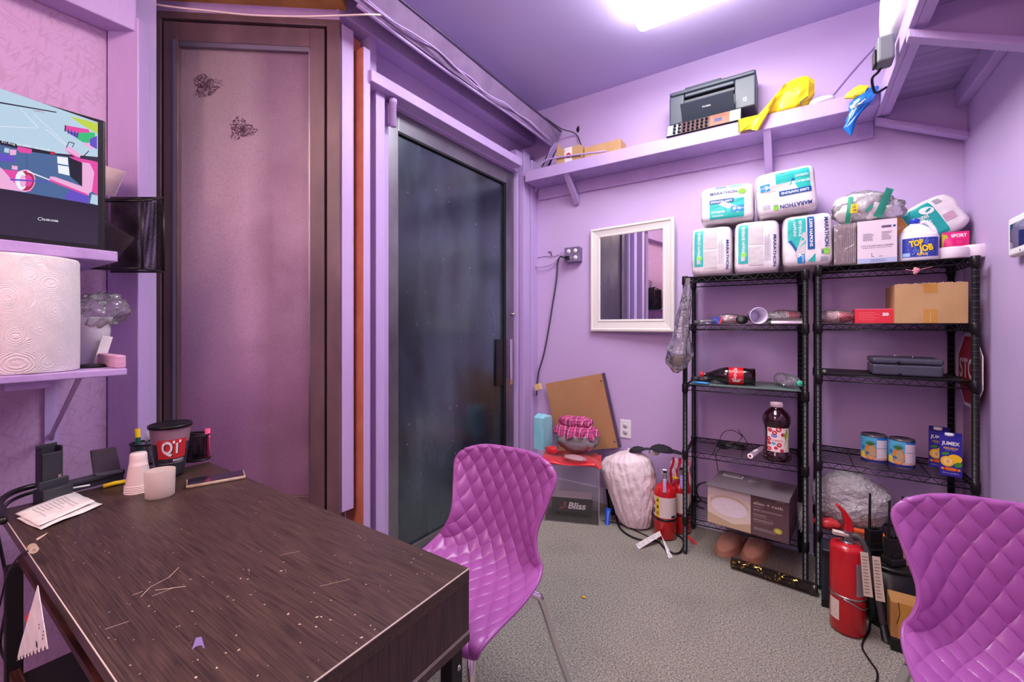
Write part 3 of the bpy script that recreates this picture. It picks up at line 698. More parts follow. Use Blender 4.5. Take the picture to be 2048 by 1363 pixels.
b = MB(); rbox(b, dk, (dX0+.04, dY0+.03, .29), (dX1-.04, dY1-.03, .30)); P(b, 'lower_shelf', dk, M_blackm)
# sheet of paper and red tag standing under the desk
pl = [(75, 1170), (95, 1297), (33, 1321), (40, 1290)]
pts = [onY(x, y, .165) for x, y in pl]; c = sum(pts, V((0, 0, 0)))/4
b = MB(); b.prism([p-c for p in pts], (0, .001, 0))
hole = onY(73, 1288, .1645)-c; b.lathe([(0, 0), (.006, 0)], hole, 12, 1, axis=(0, -1, 0)); r_ = random.Random(2)
for k in range(7):
    p = onY(80+r_.uniform(-4, 8), 1235+k*7, .1645)-c; b.poly([p, p+V((.006, 0, .001)), p+V((.007, 0, .004)), p+V((.001, 0, .003))], 1)
for k in range(9):
    p = pts[2].lerp(pts[1], (k+.5)/9)-c; b.poly([p+V((-.006, -.0008, -.001)), p+V((.005, -.0008, -.001)), p+V((.001, -.0008, .009))], 1)
S(b, 'torn_paper', [M_paper, M_blackm], 'torn white notebook sheet with a punched hole hanging under the desk edge', 'paper', c)
pts = [onY(x, y, .185) for x, y in ((49, 1236), (64, 1215), (62, 1250), (55, 1248))]; c = sum(pts, V((0, 0, 0)))/4
b = MB(); b.prism([p-c for p in pts], (0, .001, 0)); S(b, 'paper_tag', C('orange_red_paper', (230, 70, 50), .6), 'small orange-red paper behind the torn sheet under the desk', 'paper', c)
# cables left of the desk
b = MB(); P3 = [onY(x, y, .21) for x, y in ((-6, 1060), (8, 1130), (18, 1180), (8, 1240), (0, 1290), (14, 1330), (24, 1400))]
b.tube(P3, .004, 8, smooth=6)
S(b, 'power_cable', M_black, 'thick black cable hanging at the far left edge, by the left wall', 'cable'); b = MB()
P3 = [onY(x, y, .185) for x, y in ((64, 1098), (40, 1110), (16, 1145), (4, 1190), (-10, 1250))]; b.tube(P3, .0022, 8, smooth=6)
q0 = onY(66, 1096, .185); b.cyl(q0-V((.012, 0, 0)), q0+V((.012, 0, 0)), .007, n=12, m=1)
S(b, 'power_cable', [M_black, C('cream_clip', (170, 150, 130), .5)], 'thin black cord with a cream connector looping beside the desk edge', 'cable')

# =================================================================== ON THE DESK
# charging stand with tall cup holder
ct = T('charging_stand', 'dark grey phone charging dock with an upright slim holder and tilted pad', 'charger')
pb = onZ(118, 996, dZ); pb = pb+V((0, 0, .027))+V((RT.x*0, 0, 0))-FW*.012; ct.location = pb
def cl(px, py, Y): return onY(px, py, Y)-pb
yb = pb.y
def pr(px_list, Y, d, M, mb, m=0): mb.prism([onY(x, y, Y)-pb for x, y in px_list], (0, d, 0), m)
rtv = V((RT.x, RT.y, 0)); fwv = V((FW.x, FW.y, 0))
def bxr(mb, cpx, cpy, wr, df, h, z0=0, m=0, root=pb, k=0.0):   # upright box facing the camera; pixel = bottom centre on desk
    p = onZ(cpx, cpy, dZ)+V((0, 0, z0)); u = (V((p.x, p.y, 0))).normalized(); r = V((u.y, -u.x, 0))
    if k: r = (r*math.cos(k)+u*math.sin(k)); u = V((-r.y, r.x, 0))
    M = Matrix(((r.x, u.x, 0, p.x-root.x), (r.y, u.y, 0, p.y-root.y), (0, 0, 1, p.z-root.z), (0, 0, 0, 1)))
    mb.box((-wr/2, 0, 0), (wr/2, df, h), m, M=M); return M
b = MB(); M1 = bxr(b, 118, 1000, .068, .045, .038, k=.5); b.box((-.034, .018, .036), (.034, .026, .060), M=M1); P(b, 'dock_base', ct, M_dkgrey, bevel=.003)
b = MB(); hw, dp = .024, .020
out = []
for s_, z in ((1, .02), (1, .150)): out.append([(-hw, 0, z), (hw, 0, z), (hw, dp, z), (-hw, dp, z)])
b.box((-hw, .026, .038), (hw, .030, .135), M=M1); b.box((-hw, .050, .038), (hw, .054, .158), M=M1); b.box((-hw, .026, .038), (-hw+.004, .054, .150), M=M1); b.box((hw-.004, .026, .038), (hw, .054, .150), M=M1)
P(b, 'upright_holder', ct, M_dkgrey, bevel=.003)
b = MB(); b.box((.010, .022, .060), (.018, .026, .068), M=M1); P(b, 'connector', ct, M_chrome)
# long arm
b = MB(); q0, q1 = onZ(128, 975, dZ+.02)-pb, onZ(248, 945, dZ+.02)-pb; d = (q1-q0).normalized(); n_ = V((-d.y, d.x, 0))
b.prism([q0-n_*.006, q1-n_*.006, q1+n_*.03, q0+n_*.03], (0, 0, .012)); b.prism([q0+n_*.0, q1+n_*.0, q1+n_*.024, q0+n_*.024], (0, 0, -.02)); P(b, 'arm', ct, M_dkgrey, bevel=.002)
b = MB(); q2 = onZ(188, 953, dZ+.028)-pb; q3 = onZ(243, 943, dZ+.028)-pb
up = V((-.30, .10, 1)).normalized()*.082
b.prism([q2, q3, q3+up+(q3-q2)*-.22, q2+up+(q3-q2)*-.18], n_*.006); P(b, 'phone_pad', ct, mat('dusty_dark_glass', (52, 46, 52), .35, col2=(78, 70, 74), nscale=12), bevel=.003)
b = MB(); b.prism([q2-n_*.012, q3-n_*.012, q3+n_*.004, q2+n_*.004], (0, 0, .010)); P(b, 'pad_ledge', ct, M_grey, bevel=.002)
# black curved tray
b = MB(); pth = [onZ(x, y, dZ+.008) for x, y in ((6, 1042), (-2, 1008), (26, 984), (85, 968), (150, 964), (248, 942))]
tc0 = pth[3]
b.tube([p-tc0 for p in pth], .0085, 10, smooth=6)
pth2 = [onZ(x, y, dZ+.006) for x, y in ((6, 1042), (8, 1014), (36, 994), (90, 978), (150, 974), (246, 952))]
b.tube([p-tc0 for p in pth2], .005, 10, smooth=6); b.tube([p-tc0+V((0, 0, .004)) for p in pth2[1:5]], .0015, 6, smooth=6, m=1)
S(b, 'keyboard_tray', [M_black, M_grey], 'black curved plastic tray along the far edge of the desk', 'tray', tc0)
def pen(p0, p1, r, col, label, name='pen', cap=None, m2=None):
    c = (p0+p1)/2; b = MB(); b.cyl(p0-c, p1-c, r, n=10)
    mm = [col]
    if cap: d = (p1-p0); b.cyl(p0-c-d*.001, p0-c+d*cap, r*1.15, n=10, m=1); mm.append(m2)
    return S(b, name, mm, label, 'pen', c)
p0, p1 = onZ(206, 972, dZ+.007), onZ(252, 962, dZ+.007)
b = MB(); c = (p0+p1)/2; b.tube([p0-c, (p0+p1)/2-c+V((0, 0, .002)), p1-c], .0065, 10); S(b, 'box_cutter', M_yel, 'yellow plastic knife handle lying behind the stacked cups', 'knife', c)
pen(onZ(145, 975, dZ+.02), onZ(180, 969, dZ+.02), .0025, M_white, 'white pen lying in the black tray beside the charging dock')
# receipts
r_ = random.Random(11)
def sheet(px, label, seed, z=.003, nx=10, ny=6, amp=.004, name='receipt', m=None):
    cs = [onZ(x, y, dZ+z) for x, y in px]; c = sum(cs, V((0, 0, 0)))/4
    def fn(u, v): p = cs[0].lerp(cs[1], u).lerp(cs[3].lerp(cs[2], u), v)-c; return p+V((0, 0, amp*(nz(p, 22, seed)+.6)))
    b = MB(); b.grid(fn, nx, ny)
    F = lambda u, v, h: fn(u, v)+V((0, 0, h))
    for k in range(9): y = .2+.07*k; b.drect(F, .2, y, .2+r_.uniform(.3, .6), y+.025, 1, .0006, 6, 1)
    return S(b, name, [m or M_paper, C('faint_print', (196, 190, 196), .8)], label, 'paper', c, solid=.0006)
sheet([(33, 1038), (82, 1060), (205, 1010), (160, 990)], 'crumpled white receipt lowest of the pile on the desk corner', 2, .002)
sheet([(30, 1028), (78, 1052), (190, 1004), (142, 981)], 'folded white receipt lying on top of the pile at the desk corner', 5, .008)
# cup stack
pc = onZ(277, 981, dZ); h_ = .0965
b = MB()
for k in range(14):
    z = k*.0042; r0 = .0268-.00022*k
    if k < 5: b.lathe([(r0+.0012, z), (r0+.0016, z+.001), (r0+.0012, z+.0022), (r0, z+.003)], n=28)
prof = [(.0268, 0)]
for k in range(21): prof += [(.0262-.00035*k, .012+k*.0027), (.0252-.00035*k, .0135+k*.0027)]
prof += [(.0175, h_*.82), (.0168, h_-.004), (.0150, h_), (0, h_)]
b.lathe(prof, n=32); S(b, 'cup_stack', mat('translucent_white_cups', (246, 228, 222), .4, trans=.15), 'upside-down stack of small clear plastic portion cups on the desk', 'cups', pc).scale = (1.22, 1.22, 1.2)
# frosted oval cup
pc = onZ(320, 993, dZ); b = MB()
b.lathe([(0, 0), (.0235, 0), (.026, .004), (.0275, .066), (.0265, .067), (.025, .006), (0, .004)], n=36, sx=1.12, sy=.9); S(b, 'frosted_cup', M_cupfrost, 'short frosted white cup standing in front of the branded tumbler', 'cup', pc, (0, 0, YAW+.6)).scale = (1.18, 1.18, 1.2)
# QT tumbler
pc = onZ(341, 950, dZ); tm = T('drink_cup', 'tall dark tumbler with a red printed band and black lid on the desk', 'cup', pc)
H_ = .163
def rq(z): return .0345+(.0555-.0345)*(z/H_)**.85
b = MB(); prof = [(0, 0)]+[(rq(z*H_/10), z*H_/10) for z in range(11)]
b.lathe(prof, n=48, ms=[0, 0, 0, 0, 0, 0, 0, 0, 1, 1, 1])
ang = math.atan2(-pc.y, -pc.x)+.25
def Fq(a, bb, h=0): t = ang+a/.05; R = rq(bb)+h; return V((R*math.cos(t), R*math.sin(t), bb))
redp = C('red_print', (205, 44, 48), .4)
b.grid(lambda u, v: Fq(-.05+.085*u, .066+.062*v, .0006), 16, 6, 2)
b.grid(lambda u, v: Fq(-.15+.06*u, .080+.045*v, .0006), 10, 6, 2)
b.dtext(Fq, 'QT', -.008, .098, .058, 4, .0010, bold=.03, width=.052); b.dtext(Fq, 'QT', -.0105, .1005, .058, 3, .0016, bold=.03, width=.052)
b.dtext(Fq, 'FREEZO', .012, .0585, .010, 3, .001, bold=.02)
b.grid(lambda u, v: Fq(-.05+.085*u, .050+.0008*v, .0008), 16, 1, 3)
P(b, 'tumbler_body', tm, [mat('smoky_dark_plastic', (46, 48, 58), .3), mat('hazy_clear_plastic', (150, 118, 132), .3), redp, M_white, M_blackm])
b = MB(); b.lathe([(0, H_-.002), (.050, H_-.002), (.055, H_+.002), (.0595, H_+.0), (.0600, H_+.009), (.056, H_+.011), (.052, H_+.007), (0, H_+.006)], n=48); P(b, 'lid', tm, M_black)
# mesh organizers
def organizer(c, rx, ry, h, label, comps=1):
    t = T('desk_organizer', label, 'organizer', c); n = 40
    b = MB(); b.lathe([(1, 0), (1, h)], n=n, sx=rx, sy=ry, sm=True); b.lathe([(0, .001), (1, .001)], n=n, sx=rx, sy=ry)
    if comps > 1: b.box((-rx, -.0005, 0), (rx, .0005, h))
    P(b, 'mesh_wall', t, M_mesh)
    b = MB()
    for z, r_ in ((.003, .004), (h, .0035)): b.tube([(rx*math.cos(2*PI*k/n), ry*math.sin(2*PI*k/n), z) for k in range(n)], r_, 8, closed=True)
    if comps > 1:
        b.tube([(-rx, 0, h), (rx, 0, h)], .0025); b.box((-.022, -ry-.002, .008), (.022, -ry+.004, .05))
    P(b, 'rim', t, M_black); return t
og = organizer(onZ(388, 918, dZ), .052, .040, .092, 'round black wire mesh organizer behind the tumbler holding a pink highlighter', 2); og.rotation_euler = (0, 0, YAW)
og2 = organizer(onZ(292, 935, dZ), .047, .036, .087, 'oval black wire mesh pen cup behind the stacked cups holding a green marker', 1); og2.rotation_euler = (0, 0, YAW)
g2 = og2.location
def standpen(g, dx, dy, h, r, mats, label, lean=(0, 0), name='marker', cap=.03):
    b = MB(); d = V((lean[0], lean[1], 1)).normalized(); b.cyl((0, 0, 0), d*(h-cap), r, n=10); b.cyl(d*(h-cap), d*h, r*1.1, n=10, m=1)
    p = V(g)+RT*dx+FW*dy; S(b, name, mats, label, 'marker', (p.x, p.y, g.z+.004))
standpen(g2, -.014, -.008, .135, .007, [C('green_marker', (16, 92, 66), .4), M_yel], 'dark green marker with a yellow cap in the mesh pen cup', (-.09, -.03))
standpen(g2, .004, -.002, .122, .005, [M_grey, C('silver_tip', (170, 168, 172), .3)], 'grey pen standing in the mesh pen cup', (-.05, .02), 'pen')
standpen(g2, .026, .004, .128, .005, [M_white, C('cream_cap', (230, 220, 170), .4)], 'white and cream pen in the mesh pen cup', (.04, 0), 'pen')
standpen(og.location, .040, .012, .108, .008, [C('pink_marker', (232, 44, 110), .4), C('pink_cap', (244, 92, 144), .3)], 'bright pink highlighter in the round mesh organizer', (.06, 0), 'highlighter')
# phone
cs = [onZ(x, y, dZ) for x, y in ((350, 979), (474, 957))]; c = (cs[0]+cs[1])/2; d = (cs[1]-cs[0]); an = math.atan2(d.y, d.x)
ph = T('phone', 'phone in a clear gold-edged case lying on the desk', 'phone', c+V((-.01, .03, 0)), (0, 0, an))
b = MB(); b.box((-.078, -.036, .0005), (.078, .036, .0105)); P(b, 'case', ph, mat('clear_gold_case', (190, 165, 120), .25, trans=.3, col2=(222, 205, 180), nscale=14), bevel=.004, seg=4)
b = MB(); b.box((-.074, -.0325, .010), (.074, .0325, .0114)); P(b, 'screen', ph, mat('phone_glass', (30, 32, 46), .12, coat=.6), bevel=.0005)

# =================================================================== LEFT WALL
XT = -1.80
tv = T('wall_monitor', 'black flat monitor showing split camera views, on the upper left shelf', 'monitor')
tR, tB, tTop = onX(212, 300, XT).y, onX(212, 513, XT).z, onX(212, 242, XT).z
tL = tR-.72; tv.location = (XT, (tL+tR)/2, tB); lo = V(tv.location)
b = MB(); rbox(b, tv, (XT-.045, tL, tB), (XT, tR, tTop)); P(b, 'bezel', tv, M_black, bevel=.006, seg=3)
b = MB(); rbox(b, tv, (XT-.07, tL+.15, tB), (XT-.045, tR-.15, tTop-.1)); P(b, 'rear_housing', tv, M_blackm, bevel=.01)
sR = onX(196, 300, XT).y; sB = onX(196, 491, XT).z; sT = onX(196, 246, XT).z
b = MB(); rbox(b, tv, (XT-.002, tL+.02, sB), (XT+.0008, sR, sT)); P(b, 'screen', tv, mat('dark_screen_glass', (26, 28, 42), .2, coat=.5, emit=.22))
def emis(n, c, e):
    m = mat(n, c, .4, emit=e, spec=.2); m.node_tree.nodes['Principled BSDF'].inputs['Base Color'].default_value = (.01, .01, .012, 1); return m
em = lambda n, c, e=1.0: mat(n, tuple(int(x*.4) for x in c), .4, spec=.2) if False else emis(n, c, e)
SM = [em('screen_pale_blue', (186, 212, 232), 0.81), em('screen_deep_blue', (48, 72, 140), 0.88), em('screen_magenta', (222, 70, 160), 0.88), em('screen_pink', (232, 170, 214), 0.88), em('screen_green', (52, 190, 120), 0.81),
      em('screen_lime', (188, 206, 60), 0.88), em('screen_dark', (20, 24, 48), 0.65), em('screen_white', (232, 236, 246), 0.88), em('screen_steel_blue', (74, 108, 158), 0.75), em('screen_violet', (96, 74, 190), 0.88), em('screen_red', (190, 40, 80), 0.75)]
Fs = lambda px, py, h=0: onX(px, py, XT+.001+h)-lo
# the picture: each polygon lies flat on the screen
def z3p(x, y): return (x/3.895, 170+y/3.895)
def zp(mb, pts, m, h): mb.poly([Fs(*z3p(x, y), h) for x, y in pts], m)
b = MB()
zp(b, [(-450, -130), (762, 290), (762, 560), (430, 530), (0, 445), (-450, 350)], 0, .0)
zp(b, [(-450, 330), (0, 430), (400, 540), (540, 560), (762, 600), (762, 935), (0, 805), (-450, 725)], 8, .0003)
zp(b, [(540, 240), (762, 300), (762, 380), (640, 310)], 5, .0006); zp(b, [(600, 355), (740, 372), (742, 440), (660, 455), (590, 410)], 4, .0006)
zp(b, [(505, 312), (690, 345), (700, 370), (610, 372), (510, 350)], 2, .0009); zp(b, [(505, 312), (515, 312), (512, 362), (502, 360)], 6, .0012); zp(b, [(510, 350), (612, 375), (604, 415), (530, 372)], 9, .0011)
for (x, y) in ((530, 340), (555, 348), (580, 356), (604, 366)): zp(b, [(x, y), (x+5, y), (x+3, y+42), (x-2, y+40)], 6, .0014)
zp(b, [(700, 420), (756, 395), (756, 500), (700, 470)], 9, .0008); zp(b, [(645, 445), (680, 450), (730, 490), (715, 505), (650, 462)], 3, .001)
zp(b, [(505, 485), (545, 480), (632, 540), (620, 568), (510, 508)], 3, .001); zp(b, [(505, 492), (530, 500), (620, 560), (590, 566), (510, 510)], 2, .0008)
for q in ([(535, 440), (541, 442), (521, 488), (515, 486)], [(541, 440), (580, 452), (578, 458), (540, 446)], [(578, 452), (582, 454), (566, 485), (560, 483)], [(690, 510), (695, 514), (650, 562), (640, 560)]): zp(b, q, 6, .0012)
zp(b, [(0, 430), (120, 455), (140, 470), (430, 525), (420, 545), (250, 520), (140, 495), (0, 462)], 6, .0006)
zp(b, [(140, 475), (250, 500), (245, 535), (160, 525), (130, 500)], 2, .0009); zp(b, [(390, 515), (430, 522), (428, 540), (392, 540)], 10, .0009)
Ft = lambda a, c, h=0: Fs(*z3p(a, c), h)
b.dtext(lambda a, c, h: Ft(a, 447-(c-0)+ (a-40)*.17, .0012), 'Fri Aug 22 2025  16:13:19', 200, 0, 24, 7, width=370)
b.dtext(lambda a, c, h: Ft(a, 205-(c-0)+(a-300)*.17, .0012), 'CAM 2', 300, 0, 20, 10, width=80)
zp(b, [(-120, 110), (440, 208), (440, 216), (-120, 122)], 6, .0005)
for q in ([(158, 185), (162, 184), (300, 330), (296, 332)], [(260, 225), (263, 224), (520, 460), (516, 461)], [(0, 318), (290, 334), (290, 337), (0, 322)], [(350, 340), (353, 338), (515, 470), (511, 471)]): zp(b, q, 7, .0005)
# lower view
zp(b, [(445, 555), (528, 565), (532, 625), (448, 610)], 7, .0009); zp(b, [(450, 622), (535, 635), (542, 705), (455, 685)], 7, .0009)
zp(b, [(530, 560), (640, 605), (640, 790), (548, 712)], 6, .0008); zp(b, [(540, 555), (700, 585), (762, 600), (762, 860), (705, 820), (640, 790), (640, 640), (600, 600)], 2, .0007)
zp(b, [(640, 600), (700, 610), (735, 680), (715, 830), (690, 845), (640, 800)], 3, .0009); zp(b, [(390, 710), (430, 715), (700, 810), (690, 860), (385, 740)], 3, .0012); zp(b, [(385, 730), (685, 850), (680, 862), (386, 748)], 2, .0013)
zp(b, [(0, 640), (30, 660), (180, 830), (0, 805), (-450, 725), (-450, 600)], 3, .0007); zp(b, [(20, 655), (250, 680), (268, 760), (240, 828), (180, 820), (110, 760)], 2, .0009)
def el(cx, cy, rx, ry, m, h, rot=0):
    pts = [(cx+rx*math.cos(t)*math.cos(rot)-ry*math.sin(t)*math.sin(rot), cy+rx*math.cos(t)*math.sin(rot)+ry*math.sin(t)*math.cos(rot)) for t in [2*PI*k/24 for k in range(24)]]; zp(b, pts, m, h)
el(195, 745, 80, 88, 3, .0011, .2); el(200, 745, 68, 78, 10, .0013, .2); el(165, 742, 44, 74, 7, .0015, -.1); el(215, 745, 38, 46, 2, .0016); el(178, 748, 24, 48, 3, .0017)
zp(b, [(210, 665), (390, 735), (385, 742), (208, 674)], 7, .0018); zp(b, [(80, 728), (390, 750), (390, 758), (80, 742)], 9, .0018)
zp(b, [(0, 530), (110, 550), (115, 600), (0, 590)], 9, .0009); zp(b, [(75, 500), (128, 505), (125, 545), (78, 545)], 3, .001); zp(b, [(92, 625), (138, 632), (136, 662), (92, 655)], 3, .001); zp(b, [(35, 488), (72, 493), (70, 530), (32, 522)], 0, .001)
zp(b, [(715, 850), (762, 860), (762, 935), (700, 920)], 0, .001); zp(b, [(560, 790), (690, 860), (690, 925), (500, 885)], 9, .0008)
zp(b, [(203, 530), (207, 530), (213, 660), (208, 660)], 1, .0009)
P(b, 'camera_picture', tv, SM)
b = MB(); el2 = [Fs(*z3p(314+18*math.cos(t), 1042+11*math.sin(t)), .0014) for t in [2*PI*k/20 for k in range(21)]]; b.tube(el2, .0006, 5)
b.dtext(lambda a, c, h: Ft(a, 1053-c+(a-390)*.12, .0013), 'Q-SEE HOME', 394, 0, 20, 0, width=118, bold=.03); P(b, 'screen_logo', tv, em('logo_white', (225, 225, 235), .8))
b = MB(); pL = onX(184, 508, XT+.001)-lo; b.lathe([(0, 0), (.0025, 0), (.002, .001), (0, .0015)], pL, 10, axis=(1, 0, 0)); P(b, 'power_light', tv, em('blue_led', (110, 160, 255), 4))

def lshelf(zt, xf, yend, th, label, cm=None, bx=True):
    t = T('bracket_shelf', label, 'shelf', (XL, (yend-.9)/2+.0, zt))
    b = MB(); rbox(b, t, (XL+.001, -.9, zt-th), (xf, yend, zt)); P(b, 'board', t, cm or M_shelfp, bevel=.003)
    b = MB()
    yb = yend-.065
    rbox(b, t, (XL+.001, yb-.016, zt-.30), (XL+.012, yb+.016, zt-th)); rbox(b, t, (XL+.012, yb-.016, zt-th-.006), (xf-.10, yb+.016, zt-th))
    b.tube(rel(t, (XL+.008, yb, zt-.26), (XL+.02, yb, zt-.24), (xf-.16, yb, zt-th-.01), (xf-.12, yb, zt-th-.005)), .0065, 8)
    P(b, 'bracket', t, M_trim); return t
zs1 = tB-.001; xf1 = XT+.16
yq = onX(236, 520, xf1).y
lshelf(zs1, xf1, yq, .030, 'upper lilac wall shelf carrying the monitor', [M_shelfp])
xf2 = -1.56; zs2 = onX(255, 736, xf2).z; yq2 = onX(255, 736, xf2).y
lshelf(zs2, xf2, yq2, .019, 'lower lilac wall shelf carrying the paper towel roll')
b = MB(); pbk = onX(57, 763, -1.75); b.box((-.03, -.04, -.02), (.03, .04, .0)); S(b, 'shelf_block', M_shelfp, 'small lilac wood block fixed under the lower shelf', 'wood block', (-1.62, onX(57, 763, -1.60).y, zs2-.0195), bevel=.002)
# paper towel roll
rr = .105; cx_, cy_ = -1.66, .0
e = onX(160, 620, -1.66); 
# right silhouette at x=160: solve for centre so that the edge ray is tangent
c_y = None
for k in range(400):
    y = -.3+k*.002; c = V((-1.665, y, 0)); r_ = ray(160, 650); r_.z = 0; r_.normalize(); dist = abs(c.x*r_.y-c.y*r_.x)
    if abs(dist-rr) < .0025 and (c.x*r_.y-c.y*r_.x) < 0+1: c_y = y if c_y is None else c_y
cands = []
for k in range(800):
    y = -.5+k*.001; r_ = ray(160, 650); r_.z = 0; r_.normalize(); s_ = -1.665*r_.y-y*r_.x
    cands.append((abs(abs(s_)-rr), y))
cands.sort(); y_roll = min(cands[0][1], [q for q in cands if abs(q[1]-cands[0][1]) > .05][0][1])
hroll = onX(120, 516, -1.60).z-zs2
rt = T('paper_towel_roll', 'thick white embossed paper towel roll standing on the lower wall shelf', 'paper towel roll', (-1.665, y_roll, zs2))
def towel():
    m, nt, bb = node_mat('embossed_paper_towel'); bb.inputs['Base Color'].default_value = lin((226, 220, 220)); bb.inputs['Roughness'].default_value = .9
    tc = nt.nodes.new('ShaderNodeTexCoord'); vo = nt.nodes.new('ShaderNodeTexVoronoi'); vo.inputs['Scale'].default_value = 16
    mu = nt.nodes.new('ShaderNodeMath'); mu.operation = 'MULTIPLY'; mu.inputs[1].default_value = 150
    si = nt.nodes.new('ShaderNodeMath'); si.operation = 'SINE'
    v2 = nt.nodes.new('ShaderNodeTexVoronoi'); v2.inputs['Scale'].default_value = 170
    pw = nt.nodes.new('ShaderNodeMath'); pw.operation = 'MULTIPLY'
    bp = nt.nodes.new('ShaderNodeBump'); bp.inputs['Strength'].default_value = .6; bp.inputs['Distance'].default_value = .0012
    nt.links.new(tc.outputs['Object'], vo.inputs['Vector']); nt.links.new(tc.outputs['Object'], v2.inputs['Vector'])
    nt.links.new(vo.outputs['Distance'], mu.inputs[0]); nt.links.new(mu.outputs[0], si.inputs[0]); nt.links.new(si.outputs[0], pw.inputs[0]); nt.links.new(v2.outputs['Distance'], pw.inputs[1])
    nt.links.new(pw.outputs[0], bp.inputs['Height']); nt.links.new(bp.outputs[0], bb.inputs['Normal']); return m
b = MB(); b.lathe([(.02, .001), (rr-.001, .001), (rr, .004), (rr+.001, hroll*.5), (rr, hroll-.006), (rr-.003, hroll), (.021, hroll), (.02, hroll-.005), (.02, .001)], n=72); P(b, 'paper', rt, towel())
b = MB(); b.lathe([(.0195, .002), (.0195, hroll-.002), (.018, hroll-.002), (.018, .002)], n=24); P(b, 'cardboard_core', rt, M_card)
b = MB()
# white bucket cup with bag
pw_ = onZ(186, 728, zs2); pw_ = V((-1.80, onX(182, 700, -1.80).y, zs2))
bk = T('white_cup', 'tall white plastic cup stuffed with a clear bag on the lower shelf', 'cup', pw_)
b = MB(); b.lathe([(0, .0), (.034, 0), (.048, .14), (.050, .145), (.047, .145), (.033, .006), (0, .005)], n=28); P(b, 'cup_body', bk, M_white)
b = MB(); blob(b, (0.01, .02, .165), (.06, .065, .05), 3, .35, 10, 30, 20); b2 = P(b, 'bag', bk, M_film, label='crumpled clear plastic bag')
b = MB(); b.box((-.002, -.012, 0), (.002, .012, .09)); o = S(b, 'folded_note', M_paper, 'small folded white slip leaning on the white cup', 'paper', (-1.745, onX(196, 700, -1.745).y, zs2), (math.radians(-14), 0, 0))
b = MB(); b.lathe([(0, 0), (.034, 0), (.034, .006), (.030, .009), (0, .009)], n=28); S(b, 'black_lid', M_black, 'round black lid lying beside the white cup', 'disc', (-1.68, onX(184, 728, -1.68).y, zs2))  # round black lid lying flat on the shelf
yb0 = onX(192, 720, -1.60).y; b = MB(); b.box((-.24, 0, 0), (0, onX(254, 715, xf2).y-onX(232, 715, xf2).y+.0, .036))
S(b, 'wood_offcut', [mat('lilac_dusted_pine', (206, 160, 186), .6, col2=(186, 140, 170), nscale=14, nstretch=(1, 1, 5))], 'short lilac painted length of timber on the right end of the lower shelf', 'wood block', (xf2-.012, onX(231, 715, xf2-.012).y, zs2), bevel=.004)
# wire mesh file holder on the corner board
fc = onP(268, 540, c0-FW*.06, FW)
fh = T('file_holder', 'black wire mesh wall file holder with papers beside the monitor', 'file holder', (fc.x, fc.y, fc.z), (0, 0, YAW))
fcam = V((fc-C0).dot(RT) and ((fc-C0).dot(RT), (fc-C0).dot(FW), fc.z))
def fh_l(px, py, dd):   # local coords of a point at depth (fcam.y+dd)
    d = fcam.y+dd; return V(((px-CX)/FPX*d-fcam.x, dd, CH+(HY-py)/FPX*d-fc.z))
fz1 = fh_l(300, 392, .0).z
xl_, xr_ = fh_l(200, 540, 0).x, fh_l(308, 540, 0).x
b = MB(); b.box((xl_+.01, -.045, .0), (xr_-.006, -.044, fz1-.03)); b.box((xl_, .04, 0), (xr_, .041, fz1+.005)); b.box((xr_-.001, -.045, 0), (xr_, .04, fz1-.02)); b.box((xl_, -.045, 0), (xr_, .04, .001))
P(b, 'mesh_panels', fh, M_mesh)
b = MB()
for z, y in ((fz1-.03, -.046), (0, -.046), (fz1+.006, .041), (0, .041)): b.tube([(xl_, y, z), (xr_-.002, y, z)], .004, 8)
for z in (0,): b.tube([(xr_, -.045, z), (xr_, .041, z)], .004)
b.tube([(xr_, -.046, fz1-.03), (xr_, .041, fz1+.006)], .004); b.tube([(xr_, -.046, 0), (xr_, -.046, fz1-.03)], .004); b.tube([(xr_, .041, 0), (xr_, .041, fz1+.006)], .004)
b.tube([(xl_, -.02, fz1-.016), (xr_, -.02, fz1-.016)], .003); P(b, 'wire_frame', fh, M_black)
def paper_in(px, dd, label, seed):
    pts = [fh_l(x, y, dd) for x, y in px]; c = sum(pts, V((0, 0, 0)))/len(pts); b = MB(); b.prism([p-c for p in pts], (0, .0012, 0))
    M = Matrix.Rotation(YAW, 4, 'Z'); S(b, 'filed_paper', M_paper, label, 'paper', V((fc.x, fc.y, fc.z))+(M.to_3x3() @ c), (0, 0, YAW))
paper_in([(190, 320), (216, 333), (251, 342), (230, 392), (200, 390)], .004, 'white paper sticking up out of the wire file holder', 1)
paper_in([(190, 432), (214, 442), (270, 476), (232, 520), (190, 510)], -.02, 'white envelope inside the wire file holder', 2)

